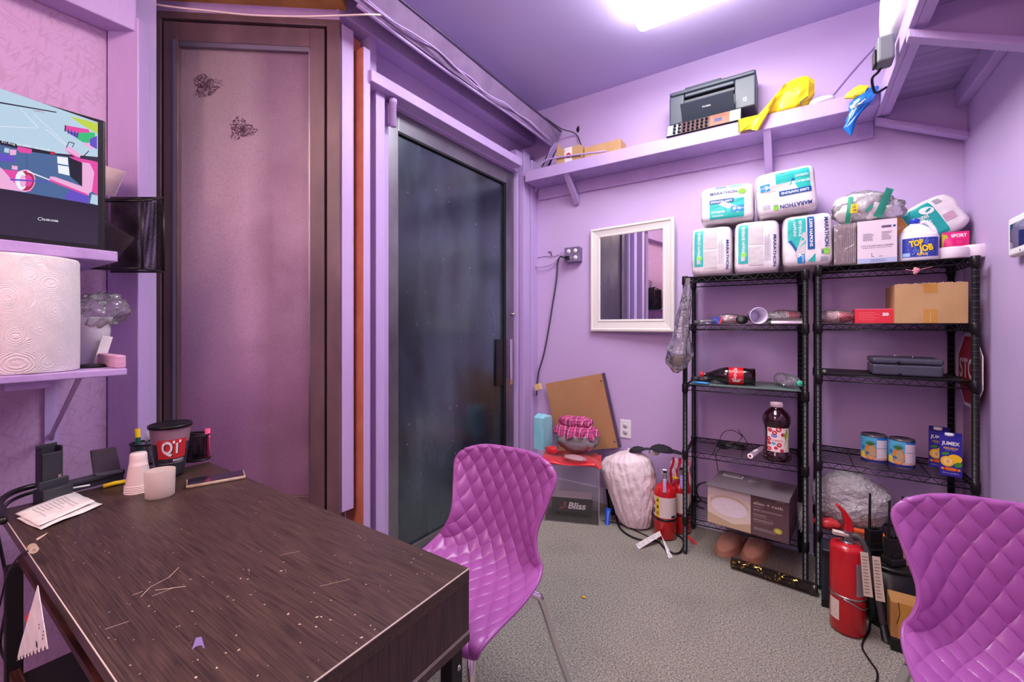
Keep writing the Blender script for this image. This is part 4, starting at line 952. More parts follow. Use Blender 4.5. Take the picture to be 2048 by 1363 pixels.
# =================================================================== WIRE RACKS
def rack(origin, rot, Wd, D, H, shelves, label, liners=()):
    t = T('wire_rack', label, 'shelving', (origin[0], origin[1], 0), (0, 0, math.radians(rot)), 'black wire racks')
    r = .0125
    for x in (0, Wd):
        for y in (0, D):
            b = MB(); b.cyl((x, y, .02), (x, y, H-.001), r, n=14); b.cyl((x, y, 0), (x, y, .02), .009, n=10)
            k = .05
            while k < H: b.lathe([(r, k), (r+.0007, k+.001), (r+.0007, k+.002), (r, k+.003)], (x, y, 0), 14, 1); k += .0254
            for z in shelves: b.lathe([(r+.001, z-.045), (r+.004, z-.040), (r+.0035, z-.0), (r+.001, z+.003)], (x, y, 0), 14)
            P(b, 'post', t, [M_wire, mat('worn_ring_mark', (48, 43, 47), .4)])
    for i, z in enumerate(shelves):
        b = MB(); q = .0022; z0 = z-.004; z1 = z-.030
        cr_ = [(0, 0), (Wd, 0), (Wd, D), (0, D)]
        for k in range(4):
            a, c = V(cr_[k]+(0,)), V(cr_[(k+1) % 4]+(0,)); L = (c-a).length; n = max(3, int(round(L/.052)))
            for zz in (z0, z1): b.tube([a+V((0, 0, zz)), c+V((0, 0, zz))], .0028, 6)
            pts = []
            for m_ in range(n): pts += [a.lerp(c, m_/n)+V((0, 0, z1)), a.lerp(c, (m_+.5)/n)+V((0, 0, z0))]
            pts.append(c+V((0, 0, z1))); b.tube(pts, q*.8, 5)
        n = 15
        for k in range(1, n): y = D*k/n; b.tube([(.004, y, z-.0015), (Wd-.004, y, z-.0015)], .0015, 5)
        for x in (Wd*.25, Wd*.5, Wd*.75): b.tube([(x, 0, z-.005), (x, D, z-.005)], .002, 5)
        P(b, 'shelf', t, M_wire)
        if i in liners:
            b = MB(); b.box((.015, .012, z-.0002), (Wd-.015, D-.012, z+.0012)); P(b, 'shelf_liner', t, liners[i])
    return t
LO, LR, LW_, LDp = V((-.52, 2.475, 0)), math.radians(3.5), .545, .34
RO, RW_ = V((.075, 2.50, 0)), .52
ML = Matrix.Translation(LO) @ Matrix.Rotation(LR, 4, 'Z')
SL = [.205, .567, .927, 1.255, 1.515]; SR = [.275, .61, 1.02, 1.258, 1.53]
M_linerg = mat('grey_green_liner', (104, 122, 116), .5, col2=(92, 108, 104), nscale=10)
rack(LO, 3.5, LW_, LDp, 1.515, SL, 'left black wire rack, with the napkin packs stacked on top', {2: M_linerg})
rack(RO, 0, RW_, LDp, 1.53, SR, 'right black wire rack, with the white bleach jug on top', {2: M_blackm})
ZL, ZR = [z+.001 for z in SL], [z+.001 for z in SR]
ZL[2] += .001; ZR[2] += .001
rotL = (0, 0, LR)
YLf, YRf = 2.50, 2.52

# napkin packs ------------------------------------------------------------
M_pack = mat('white_pack_film', (232, 226, 228), .28, bump=.5, bscale=26, col2=(216, 208, 212), nscale=18)
teal, blue, green, lgrey = C('teal_print', (38, 178, 168), .3), C('blue_print', (20, 84, 150), .3), C('lime_print', (132, 206, 70), .3), C('grey_napkin', (196, 190, 192), .7)
navy = C('navy_print', (28, 62, 124), .35); cyan = C('cyan_print', (34, 142, 200), .3)
PM = [M_pack, teal, blue, green, lgrey, navy, cyan, M_white, C('tiny_grey_print', (128, 136, 160), .7)]
def puffy(w, d, h, seed, p=8.0, amp=.014):
    def srf(x, y, z, k=1.0):
        s_ = (abs(x)**p+abs(y)**p+abs(z)**p)**(-1/p); v = V((x, y, z))*s_*k
        n = 1+amp*nz(v, 2.2, seed)+amp*.4*nz(v, 7, seed)
        return V((v.x*w/2*n, v.y*d/2*n, v.z*h/2*n+h/2))
    b = MB(); N = 18
    for ax in range(3):
        for sg in (-1, 1):
            def fn(u, v, ax=ax, sg=sg):
                c = [0, 0, 0]; c[ax] = sg; c[(ax+1) % 3] = (2*u-1)*(sg); c[(ax+2) % 3] = 2*v-1; return srf(*c)
            b.grid(fn, N, N, 0)
    F = lambda a, c, hh=0: srf(a, -1, c, 1.0)+V((0, -hh-.0008, 0))      # front, a and c in -1..1
    return b, F
def pk(x, z, w, h, d, rot, seed, label, draw, yf=None, tilt=0, yrot=0):
    b, F = puffy(w, d, h, seed)
    body = MB()
    t = T('napkin_pack', label, 'napkin pack', (x, (yf or YLf)+d/2, z), (tilt, yrot, rot), 'napkin packs')
    P(b, 'wrapper', t, PM); l = MB(); draw(l, F); P(l, 'printed_label', t, PM); return t
def gridpoly(mb, F, x0, y0, x1, y1, m, h=.0006): mb.drect(F, x0, y0, x1, y1, m, h, 10, 10)
def d_side(mb, F):          # narrow side: teal strip, stacked napkins showing, vertical name
    gridpoly(mb, F, -.82, -.62, -.36, .88, 1); gridpoly(mb, F, -.34, .08, .30, .80, 4, .0004); gridpoly(mb, F, -.34, -.70, .30, -.0, 4, .0004)
    mb.dtext(F, 'BEVERAGE NAPKINS', -.58, .28, .19, 7, .0016, rot=-PI/2, bold=.01, width=1.0)
    mb.ddisc(F, -.56, -.28, .13, .10, 3, .0014); mb.drect(F, -.68, -.52, -.5, -.34, 4, .0014, 2, 2)
    lines(mb, F, .34, -.55, .62, .55, 6, 8, .3, .0012, 3, vert=True)
    mb.dtext(F, 'MARATHON', .80, -.2, .22, 5, .0018, rot=-PI/2, bold=.02, width=1.2)
def d_face(mb, F, flip=1):  # broad face turned on its side
    gridpoly(mb, F, -.80, -.0, -.06, .86, 1); mb.dpoly(F, [(-.80, .0), (-.45, -.35), (-.06, -.1), (-.06, .02), (-.8, .02)], 1, .0012)
    mb.dpoly(F, [(-.85, -.02), (-.72, -.02), (-.42, -.5), (-.38, -.36), (-.66, .05)], 2, .0014)
    mb.dpoly(F, [(-.52, -.55), (-.12, -.5), (-.02, .3), (-.16, .3)], 4, .0016)
    gridpoly(mb, F, .0, -.35, .28, .9, 2, .0008); mb.dtext(F, '3,000 NAPKINS', .14, .27, .17, 7, .0022, rot=-PI/2, bold=.02, width=1.05)
    mb.dtext(F, 'BEVERAGE', -.28, .45, .17, 7, .0022, rot=-PI/2, bold=.01, width=.6); mb.dtext(F, 'NAPKINS', -.5, .45, .17, 7, .0022, rot=-PI/2, bold=.01, width=.55)
    gridpoly(mb, F, -.42, -.88, -.12, -.42, 6, .0010); mb.dtext(F, '6', -.34, -.56, .26, 7, .0024, rot=-PI/2, bold=.03); mb.dtext(F, 'PACKS', -.2, -.7, .1, 7, .0024, rot=-PI/2)
    mb.dpoly(F, [(.0, -.8), (.3, -.84), (.3, -.5), (.2, -.6)], 1, .0012)
    mb.dtext(F, 'MARATHON', .74, .25, .24, 5, .002, rot=-PI/2, bold=.025, width=1.1)
    mb.ddisc(F, .72, -.46, .14, .12, 3, .0014); mb.dtext(F, '500', .56, -.46, .13, 5, .002, rot=-PI/2, bold=.02)
    for k in range(9): mb.drect(F, .50+.032*k, -.84, .50+.032*k+.014, -.64, 8, .0012, 1, 3)
def turned(draw, ang, flipx=1):
    def g(mb, F):
        c, s_ = math.cos(ang), math.sin(ang)
        draw(mb, lambda a, d_, h=0: F(a*c-d_*s_, a*s_+d_*c, h))
    return g
def d_top(mb, F):           # broad face with name along the bottom, print upside down
    gridpoly(mb, F, -.62, -.85, .66, .18, 1); mb.dtext(F, 'MARATHON', -.1, .55, .2, 5, .0018, bold=.02, width=1.0)
    mb.ddisc(F, .58, .52, .15, .13, 3, .0014); gridpoly(mb, F, -.45, .84, .0, .97, 2); gridpoly(mb, F, .1, .84, .6, .95, 1)
    mb.dpoly(F, [(-.1, .1), (.55, -.35), (.45, -.6), (-.3, -.05)], 4, .0016)
    gridpoly(mb, F, -.62, .0, .28, .22, 2, .001); mb.dtext(F, '3,000 NAPKINS', -.17, .11, .15, 7, .0022, rot=PI, bold=.02, width=.8)
    gridpoly(mb, F, .18, -.52, .66, -.2, 6, .001); mb.dtext(F, '6', .3, -.36, .24, 7, .0024, rot=PI, bold=.03); mb.dtext(F, 'PACKS', .5, -.36, .11, 7, .0024, rot=PI)
    mb.dtext(F, 'BEVERAGE', -.3, -.45, .16, 7, .0022, rot=PI, width=.5); mb.dtext(F, 'NAPKINS', -.3, -.66, .14, 7, .0022, rot=PI, width=.4)
wL = lambda px, py, Y=YLf: onY(px, py, Y)
pk(-.404, ZL[4], .203, .265, .29, LR, 1, 'napkin pack at the left end of the bottom row, name printed sideways', d_side)
pk(-.192, ZL[4], .204, .272, .29, LR, 2, 'napkin pack in the middle of the bottom row', d_side, 2.512)
pk(.026, ZL[4]+.0165, .206, .262, .28, LR, 3, 'napkin pack at the right end of the bottom row, beside the second rack', d_face, 2.525, 0, math.radians(-1))
pk(-.330, ZL[4]+.280, .256, .196, .29, LR, 4, 'smaller left napkin pack of the two stacked on top', d_top, 2.50)
def d_top2(mb, F):
    g = lambda a, d_, h=0: F(-a, -d_, h)
    gridpoly(mb, g, -.82, -.86, .30, .0, 1, .0006)
    mb.dpoly(g, [(-.1, -.86), (.3, -.86), (.3, .0), (-.4, -.0)], 7, .0012); mb.dpoly(g, [(-.05, -.8), (.15, -.8), (-.25, -.35), (-.35, -.4)], 2, .0014); mb.dpoly(g, [(-.2, -.35), (.6, -.3), (.7, -.05), (-.1, -.1)], 4, .0016)
    gridpoly(mb, g, -.84, .0, .22, .22, 2, .001); mb.dtext(g, '3,000 NAPKINS', -.3, .11, .15, 7, .0022, bold=.02, width=.9)
    gridpoly(mb, g, .5, -.42, .86, -.1, 6, .001); mb.dtext(g, '6', .62, -.26, .24, 7, .0024, bold=.03); mb.dtext(g, 'PACKS', .78, -.26, .08, 7, .0024)
    mb.dtext(g, 'BEVERAGE', -.55, -.3, .15, 7, .0022, width=.5); mb.dtext(g, 'NAPKINS', -.55, -.55, .15, 7, .0022, width=.42)
    mb.dtext(g, 'MARATHON', -.3, .68, .24, 5, .002, bold=.025, width=1.05); mb.ddisc(g, .36, .7, .1, .12, 3, .0014); mb.dtext(g, '500', .36, .58, .12, 5, .002)
    for k in range(9): mb.drect(g, .55+.03*k, .5, .55+.03*k+.014, .72, 8, .0012, 1, 3)
pk(-.058, ZL[4]+.286, .255, .225, .29, LR, 5, 'larger right napkin pack on top of the pile, printed upside down', d_top2, 2.505, 0, math.radians(-4))

# top of the right rack ---------------------------------------------------------
yR = 2.515
xa, xb_ = onY(1668, 500, yR).x, onY(1713, 500, yR).x; xc = onY(1796, 500, yR).x; zt_ = onY(1740, 441, yR).z
t = T('plate_carton', 'stack of white foam plates in clear film beside the printed carton', 'plates', ((xa+xb_)/2, yR, ZR[4]))
b = MB(); w2 = (xb_-xa)/2
for k in range(11): b.box((-w2+.002+k*(2*w2/11), .004, .002), (-w2+(k+.8)*(2*w2/11), .135, zt_-ZR[4]-.006))
P(b, 'plates', t, mat('cream_foam', (226, 204, 206), .7), bevel=.002); b = MB(); b.box((-w2, 0, 0), (w2, .14, zt_-ZR[4])); P(b, 'film_wrap', t, M_film, bevel=.006)
t = T('white_carton', 'white printed carton standing on the right rack, left of the bleach jug', 'box', (xb_+.003, yR, ZR[4]))
cw, chh = xc-xb_-.006, zt_-ZR[4]
b = MB(); b.box((0, 0, 0), (cw, .14, chh)); P(b, 'carton', t, C('pale_pink_card', (220, 206, 216), .6), bevel=.002)
F = flat((0, 0, 0), (1, 0, 0), (0, 0, 1)); b = MB()
b.drect(F, 0, 0, cw, .022, 1, .0004); lines(b, F, .02, .10, .06, .135, 7, 0, .3, .0006, 1); lines(b, F, .085, .10, .12, .14, 7, 0, .3, .0006, 2)
b.dtext(F, 'PERFECT FOR HOT & COLD', cw/2, .078, .009, 0, .0008, width=.11, bold=.01, rot=PI); b.dtext(F, 'heavy duty foam hinged plates', cw/2, .068, .007, 0, .0008, width=.1, rot=PI)
for k in range(5): b.tube([F(.052+.0105*k+.005*math.cos(q), .011+.005*math.sin(q), .0006) for q in [2*PI*j/16 for j in range(17)]], .0006, 4, 2)
b.drect(F, .085, .155, .118, .165, 0, .0006); b.ddisc(F, .128, .160, .005, .005, 3, .0006); b.drect(F, .05, .03, .052, .045, 0); b.drect(F, .05, .028, .06, .030, 0); b.drect(F, .075, .028, .09, .030, 0)
P(b, 'printing', t, [C('purple_print', (92, 74, 110), .6), C('pale_blue_band', (176, 186, 220), .5), navy, blue])
# toilet-roll pack in a torn clear bag
c = onY(1706, 418, 2.60); t = T('toilet_roll_pack', 'torn clear bag of white rolls with a yellow price patch on the foam plates', 'toilet rolls', (c.x+.032, 2.62, zt_+.014))
b = MB(); blob(b, (-.01, 0, .068), (.098, .085, .066), 5, .12, 6, 40, 24, power=.7, flat_z=.001); P(b, 'rolls', t, mat('white_tissue', (236, 232, 230), .7, bump=.3, bscale=30))
def patch(mb, cx, cz, w, h, m, ax=.12, ay=.092, rot=0, n=6):
    def fn(u, v):
        a, d_ = (u-.5)*w, (v-.5)*h; x = cx+a*math.cos(rot)-d_*math.sin(rot); z = cz+a*math.sin(rot)+d_*math.cos(rot)
        return V((x, -ay*max(.2, 1-(abs(x+.01)/ax)**3)**.5*max(.3, (1-(abs(z-.068)/.09)**3))**.5-.004, z))
    mb.grid(fn, n, n, m)
b = MB(); patch(b, -.052, .05, .018, .12, 0, rot=-.1); patch(b, .075, .07, .030, .14, 0, rot=-.35); patch(b, .02, .045, .035, .012, 0, rot=.9); patch(b, -.034, .052, .026, .04, 1, rot=-.1)
f32 = lambda a, d_, h=0: V((-.034+a, -.101-h, .052+d_))
b.dtext(f32, '$ 32', 0, 0, .016, 2, .001, rot=PI/2+.1, bold=.02); P(b, 'printed_bands', t, [C('sea_green_print', (46, 164, 132), .3), C('price_yellow', (242, 214, 40), .4), M_ink])
b = MB(); blob(b, (0, 0, .072), (.112, .10, .076), 8, .18, 8, 44, 26, flat_z=.002)
blob(b, (.100, -.02, .04), (.055, .05, .05), 9, .4, 10, 26, 16, flat_z=.002); P(b, 'torn_bag', t, M_bagclear)
# tissue multi-pack leaning at an angle
t = T('tissue_multipack', 'teal and orange toilet tissue pack leaning behind the bleach jug', 'toilet tissue', (onY(1843, 470, 2.74).x+.045, 2.75, ZR[4]+.10), (0, math.radians(-28), 0))
b, F = puffy(.28, .15, .19, 13, 5.0, .03); P(b, 'wrapper', t, M_pack); b = MB()
F2 = lambda a, d_, h=0: F(a, d_, h)
gridpoly(b, F2, -.38, -.85, .42, .93, 1); gridpoly(b, F2, -.86, -.2, -.40, .9, 2, .0006); b.dtext(F2, 'Angel', -.02, .3, .34, 3, .0018, bold=.01, width=.42, rot=-.1); b.dtext(F2, 'Soft', .0, -.02, .34, 3, .0018, bold=.01, width=.34, rot=-.1)
b.ddisc(F2, .22, .52, .16, .22, 3, .0018, rot=.6); b.ddisc(F2, .26, .50, .10, .05, 1, .0024, rot=.6); b.dtext(F2, '12', -.68, .6, .22, 4, .0018); b.dtext(F2, 'rolls', -.64, .35, .18, 3, .0018)
gridpoly(b, F2, .5, .6, .7, .9, 5, .001); gridpoly(b, F2, .45, -.35, .78, .0, 6, .001)
P(b, 'printed_label', t, [M_pack, C('teal_wrap', (24, 160, 156), .3), C('orange_wrap', (240, 168, 70), .35), M_white, M_ink, C('grey_barcode', (150, 150, 160), .6), C('pinkish_patch', (196, 160, 180), .5)])
# bleach jug
jx = (onY(1803, 500, yR).x+onY(1887, 500, yR).x)/2; jw = onY(1887, 500, yR).x-onY(1803, 500, yR).x
t = T('bleach_jug', 'white bleach jug with a blue and yellow label and blue cap', 'jug', (jx-.004, 2.575, ZR[4]))
M_jug = mat('white_jug_plastic', (232, 234, 246), .32); hw = jw/2; zj = .185
def sq(ang, a, b_, p=4.0): c, s_ = math.cos(ang), math.sin(ang); k = (abs(c)**p+abs(s_)**p)**(-1/p); return a*c*k, b_*s_*k
b = MB(); lv = [(0, .93), (.004, .99), (.10, 1.0), (.112, .97), (.128, .86), (.146, .64), (.158, .42), (.164, .27), (.172, .25)]
def jf(u, v):
    x = v*(len(lv)-1); i = min(int(x), len(lv)-2); f = x-i; z = lv[i][0]*(1-f)+lv[i+1][0]*f; k = lv[i][1]*(1-f)+lv[i+1][1]*f
    px, py = sq(2*PI*u, hw*k, .052*k, 3.2 if z < .12 else 2.4); sh_ = -.010*max(0, (z-.11)/.06); return V((px+sh_, py, z))
b.grid(jf, 48, 32); b.poly([jf(k/24, 0) for k in range(24)]); P(b, 'body', t, M_jug)
b = MB(); b.tube([(.006, 0, .168), (.026, 0, .170), (.046, 0, .150), (.056, 0, .124), (.056, 0, .10)], .0085, 12, smooth=6); P(b, 'handle', t, M_jug)
b = MB(); b.lathe([(0, .168), (.0175, .168), (.0175, .186), (.016, .188), (0, .188)], (-.010, 0, 0), 24); P(b, 'cap', t, C('royal_blue_cap', (44, 74, 200), .3))
def JF(a, d_, h=0):        # a in metres across the front, bulging label
    k = max(0, 1-(abs(a)/(hw*1.0))**3.2)**(1/3.2); return V((a, -.052*k-h-.0006, d_))
b = MB(); b.drect(JF, -hw*.86, .016, hw*.9, .098, 0, .0004, 16, 2)
for k in range(22):
    a_ = 2*PI*k/22; cx_, cz_ = .004, .06; r0 = .02; L = .034 if k % 2 else .046; c1, s1 = math.cos(a_), math.sin(a_)
    b.dline(lambda a, d_, h=0: JF(max(-hw*.84, min(hw*.88, a)), max(.018, min(.096, d_)), h), [(cx_+r0*c1, cz_+r0*s1*.8), (cx_+L*c1, cz_+L*s1)], .0016, 3, .0008)
b.drect(JF, -hw*.84, .018, -hw*.5, .034, 3, .0009, 3, 1)
for dx, m, hh in ((.0016, 2, .0010), (0, 1, .0016)):
    b.dtext(JF, 'TOP', -.013+dx, .074-dx, .034, m, hh, bold=.05, width=.045, rot=.16); b.dtext(JF, 'JOB', .019+dx, .051-dx, .036, m, hh, bold=.05, width=.046, rot=.16)
b.dtext(JF, 'BLEACH', .006, .026, .013, 1, .001, bold=.03, width=.034)
P(b, 'label', t, [C('cobalt_label', (44, 62, 160), .35), C('label_yellow', (250, 206, 30), .35), C('label_black', (16, 18, 40), .4), C('label_ray', (150, 190, 240), .4)])
# pink packet and white bowls
px0, px1 = onY(1882, 480, 2.66).x, onY(1938, 480, 2.66).x; b = MB()
t = T('snack_packet', 'small pink and lime packet standing in the corner of the top shelf', 'packet', ((px0+px1)/2+.004, 2.672, ZR[4]), (0, 0, 0))
W_ = (px1-px0); zz = onY(1915, 462, 2.66).z-ZR[4]
b.grid(lambda u, v: V(((u-.5)*W_, -.012*math.sin(PI*u)*math.sin(PI*v), v*zz)), 12, 12); b.grid(lambda u, v: V(((.5-u)*W_, .012*math.sin(PI*u)*math.sin(PI*v), v*zz)), 12, 12); P(b, 'pouch', t, C('hot_pink_foil', (224, 40, 122), .3))
F = lambda a, d_, h=0: V((a, -.012*math.cos(PI*a/W_)*math.sin(PI*d_/zz)-.001-h, d_)); b = MB()
b.dpoly(F, [(-W_*.48, zz*.3), (-W_*.2, zz*.3), (-W_*.3, zz*.9), (-W_*.48, zz*.95)], 0, .0004); b.dtext(F, 'SPORT', .01, zz*.86, .02, 1, .001, bold=.03, width=.05); lines(b, F, -.01, zz*.55, .035, zz*.75, 4, 2, .3); P(b, 'printing', t, [C('lime_foil', (176, 196, 40), .3), M_white, C('deep_pink', (170, 20, 90), .4)])
b = MB(); 
for k, (dx, rr_) in enumerate(((0, .062), (.052, .050))):
    pass
t = T('foam_bowls', 'white foam bowls laid rim to rim at the right end of the top shelf', 'bowls', (onY(1915, 505, 2.57).x+.010, 2.60, ZR[4]+.002))
b = MB(); b.lathe([(0, .004), (.045, .002), (.058, .0), (.060, .006), (.060, .044), (.055, .050), (0, .050)], (-.026, 0, 0), 36); P(b, 'bowl', t, mat('white_foam', (226, 214, 224), .6))
b = MB(); b.lathe([(0, .004), (.035, .002), (.046, .0), (.048, .006), (.048, .050), (.044, .056), (0, .056)], (.05, .012, 0), 36); P(b, 'bowl', t, MATS['white_foam'])
# dried flower caught under the top shelf
t_ = onY(1832, 541, 2.50); b = MB(); r_ = random.Random(5)
for k in range(6): blob(b, (r_.uniform(-.004, .004), r_.uniform(-.004, .004), r_.uniform(-.004, .004)), (.012+.003*r_.random(), .004, .007), k, .3, 8, 12, 8, M=Matrix.Rotation(r_.uniform(0, PI), 4, 'Y'))
b.tube([(0, 0, 0), (.02, 0, .006), (.05, 0, .012)], .0012, 6); b.tube([(0, 0, 0), (-.02, 0, .002), (-.035, 0, .008)], .0012, 6)
S(b, 'dried_flower', C('dusty_pink_petal', (214, 140, 150), .7), 'dried pink flower caught in the front edge of the top wire shelf', 'flower', (t_.x, 2.493, t_.z))

# second shelves -----------------------------------------------------------
def cups_bag(name, label, x, z, y, n, rot, colr, seed, ln=.012, r=.034, grp=None, bag=True):
    t = T(name, label, 'cups', (x, y, z), (0, 0, rot), group=grp); b = MB()
    for k in range(n): b.lathe([(r-.001, k*ln*.55), (r+.002, k*ln*.55+.001), (r+.001, k*ln*.55+.003), (r-.002, k*ln*.55+.0045), (r-.003, k*ln*.55+.006)], (0, 0, r+.003), 28, 0, axis=(1, 0, 0))
    P(b, 'cup_rims', t, C('pale_pink_rim', (240, 200, 204), .4))
    b = MB(); L = n*ln*.55; b.lathe([(0, -.0), (r-.003, 0)], (0, 0, r+.003), 28, axis=(1, 0, 0)); b.lathe([(r-.003, L), (r*.80, L+.045), (0, L+.045)], (0, 0, r+.003), 28, axis=(1, 0, 0)); P(b, 'cup_bodies', t, colr)
    if bag:
        b = MB(); blob(b, (L/2+.012, 0, r+.004), (L/2+.05, r+.012, r+.006), seed, .18, 7, 34, 20, flat_z=.001); P(b, 'film_bag', t, M_film)
    return t
M_redcup = C('red_cup', (196, 40, 56), .3)
x = onY(1643, 630, 2.56).x; cups_bag('cup_sleeve', 'sleeve of red cups at the left end of the second shelf on the right rack', onY(1650, 630, 2.56).x+.008, ZR[3], 2.60, 7, 0, M_redcup, 3, .013, .028)
x = onY(1552, 620, 2.66).x; cups_bag('cup_sleeve', 'sleeve of red cups behind the silver tube on the left rack', x, ZL[3]+.002, 2.70, 8, .1, M_redcup, 5, .013, .032)
t = cups_bag('cup_sleeve', 'crumpled bag of clear pink cups at the left end of the second shelf', onY(1440, 640, 2.62).x, ZL[3], 2.64, 8, .1, C('clear_pink_cup', (206, 150, 170), .3, trans=.2), 7, .014, .024)
t = T('bag_header_card', 'blue and red header card on the bag of cups, left rack', 'card', (onY(1432, 650, 2.58).x, 2.575, ZL[3]), (math.radians(-12), 0, .1))
b = MB(); b.prism([(-.028, 0, 0), (.022, 0, 0), (.034, 0, .042), (-.016, 0, .042)], (0, .001, 0)); P(b, 'card', t, C('deep_blue_card', (40, 44, 150), .4)); F = flat((0, 0, 0), (1, 0, 0), (0, 0, 1))
b = MB(); b.dpoly(F, [(.014, 0), (.022, 0), (.034, .042), (.026, .042)], 0, .0005); lines(b, F, -.014, .008, .012, .032, 4, 1, .3); P(b, 'printing', t, [M_redp, cyan])
b = MB(); blob(b, (0, 0, .014), (.06, .05, .016), 12, .4, 8, 30, 14, flat_z=.001); S(b, 'torn_film', M_film, 'flattened clear film with pink scraps at the left edge of the second shelf', 'plastic film', (onY(1412, 650, 2.6).x, 2.60, ZL[3]))
b = MB(); b.lathe([(0, 0), (.0, 0), (.018, .0), (.023, .004), (.023, .12), (0, .12)], (0, 0, .0235), 28, axis=(0, 1, 0))
for k in range(24): a = 2*PI*k/24; b.box((.0225*math.cos(a)-.001, .004, .0235+.0225*math.sin(a)-.001), (.0225*math.cos(a)+.001, .12, .0235+.0225*math.sin(a)+.001))
S(b, 'black_canister', M_blackm, 'round black ribbed canister end-on beside the white cup on the second shelf', 'canister', (onY(1484, 640, 2.54).x-.004, 2.515, ZL[3]))
cxp = onY(1518, 634, 2.53); b = MB(); b.lathe([(.030, .10), (.040, 0), (.0425, .001), (.0425, .004), (.039, .006), (.031, .097), (0, .097)], (0, 0, .043), 36, axis=(0, 1, 0)); b.lathe([(0, .096), (.030, .096), (.030, .10), (0, .10)], (0, 0, .043), 36, axis=(0, 1, 0))
S(b, 'white_cup', mat('white_lavender_plastic', (228, 222, 244), .35), 'white plastic cup lying on its side with its mouth facing out, second shelf', 'cup', (cxp.x, 2.52, ZL[3]), (0, 0, math.radians(20)), solid=0)
x0, x1 = onY(1540, 640, 2.55).x, onY(1614, 640, 2.55).x
t = T('silver_tube', 'shiny silver foil tube lying along the front of the second shelf', 'tube', (x0, 2.56, ZL[3]), rotL); b = MB(); b.cyl((0, 0, .0155), (x1-x0-.012, 0, .0155), .015, n=24, mcap=1); P(b, 'tube_body', t, [mat('silver_foil', (220, 196, 204), .2, .9), M_black]); b = MB(); b.cyl((-.008, 0, .0155), (.004, 0, .0155), .0165, n=20); P(b, 'end_cap', t, M_black)
b = MB(); blob(b, (0, 0, .03), (.05, .03, .03), 21, .45, 8, 28, 18, flat_z=.001); S(b, 'clear_wrapper', M_bagclear, 'crumpled clear wrapper between the white cup and the red cups', 'plastic film', (onY(1560, 630, 2.60).x-.02, 2.625, ZL[3]))
# red box, cardboard box
x0, x1 = onY(1710, 640, 2.56).x, onY(1790, 640, 2.56).x; hb = onY(1750, 617, 2.56).z-ZR[3]
t = T('red_box', 'flat red printed box between the cups and the brown carton', 'box', (x0, 2.56, ZR[3])); b = MB(); b.box((0, 0, 0), (x1-x0, .12, hb)); P(b, 'carton', t, C('coral_red_card', (224, 48, 66), .5), bevel=.001)
F = flat((0, 0, 0), (1, 0, 0), (0, 0, 1)); b = MB(); lines(b, F, .014, .012, (x1-x0)*.64, hb*.8, 5, 0, .3, .0005, 8); b.dtext(F, '50', (x1-x0)*.77, hb*.6, .018, 1, .0012, bold=.06, width=.022); b.drect(F, 0, hb-.003, x1-x0, hb-.001, 2, .0005); P(b, 'printing', t, [C('pale_red_print', (236, 110, 116), .6), M_white, C('pink_edge', (240, 120, 170), .5)])
def carton(name, label, loc, w, d, h, m, rot=(0, 0, 0), bev=.002, cat='box'):
    t = T(name, label, cat, loc, rot); b = MB(); b.box((0, 0, 0), (w, d, h)); P(b, 'carton', t, m, bevel=bev); return t
x0, x1 = onY(1790, 640, 2.53).x, min(onY(1946, 640, 2.53).x, RO.x+RW_-.014); hb = onY(1860, 566, 2.53).z-ZR[3]
t = T('cardboard_box', 'brown cardboard box with two strips of tape on the second shelf', 'box', (x0, 2.53, ZR[3])); w = x1-x0
b = MB(); b.box((0, 0, 0), (w, .25, hb)); b.box((-.001, -.0008, .0), (.022, .0, hb)); r_ = random.Random(3)
for k in range(26): x = w*k/26; b.add([(x, 0, hb), (x+w/26, 0, hb), (x+w/52, -.0004, hb+r_.uniform(0, .006))], [(0, 1, 2)], 1)
P(b, 'carton', t, [M_card, C('torn_card_edge', (222, 196, 160), .8)]); F = flat((0, 0, 0), (1, 0, 0), (0, 0, 1)); xm = w*.50
b = MB(); b.drect(F, xm-.022, hb-.042, xm+.022, hb-.001, 0, .0006); P(b, 'tape_strip', t, M_tape); b = MB(); b.drect(F, xm-.022, .001, xm+.022, .060, 0, .0006); b.dline(F, [(xm, .002), (xm+.001, .045)], .0012, 1, .001); P(b, 'tape_strip', t, [M_tape, C('torn_card_edge', (0, 0, 0))])
# cash box
x0, x1 = onY(1744, 750, 2.56).x, onY(1887, 750, 2.56).x; hb = onY(1800, 712, 2.60).z-ZR[2]
t = T('cash_box', 'dark grey metal cash box on the middle shelf of the right rack', 'cash box', ((x0+x1)/2, 2.55, ZR[2])); w = (x1-x0); M_cash = mat('slate_enamel', (74, 74, 90), .4, col2=(68, 68, 84), nscale=6)
b = MB(); b.box((-w/2, 0, .001), (w/2, .19, hb*.60)); P(b, 'box_body', t, M_cash, bevel=.010, seg=4)
b = MB(); b.box((-w/2-.001, -.001, hb*.60+.0015), (w/2+.001, .191, hb*.92)); P(b, 'lid', t, M_cash, bevel=.010, seg=4)
b = MB(); b.lathe([(0, 0), (.006, 0), (.006, .003), (0, .004)], (-w*.12, -.001, hb*.72), 14, axis=(0, -1, 0)); b.lathe([(0, 0), (.006, 0), (.006, .003), (0, .004)], (-w*.10, -.0, hb*.12), 14, axis=(0, -1, 0)); P(b, 'latch_pin', t, M_blackm)
b = MB(); b.tube([(-.03, .08, hb*.92), (-.028, .08, hb*1.02), (.028, .08, hb*1.02), (.03, .08, hb*.92)], .003, 8, smooth=4); P(b, 'handle', t, M_steel)
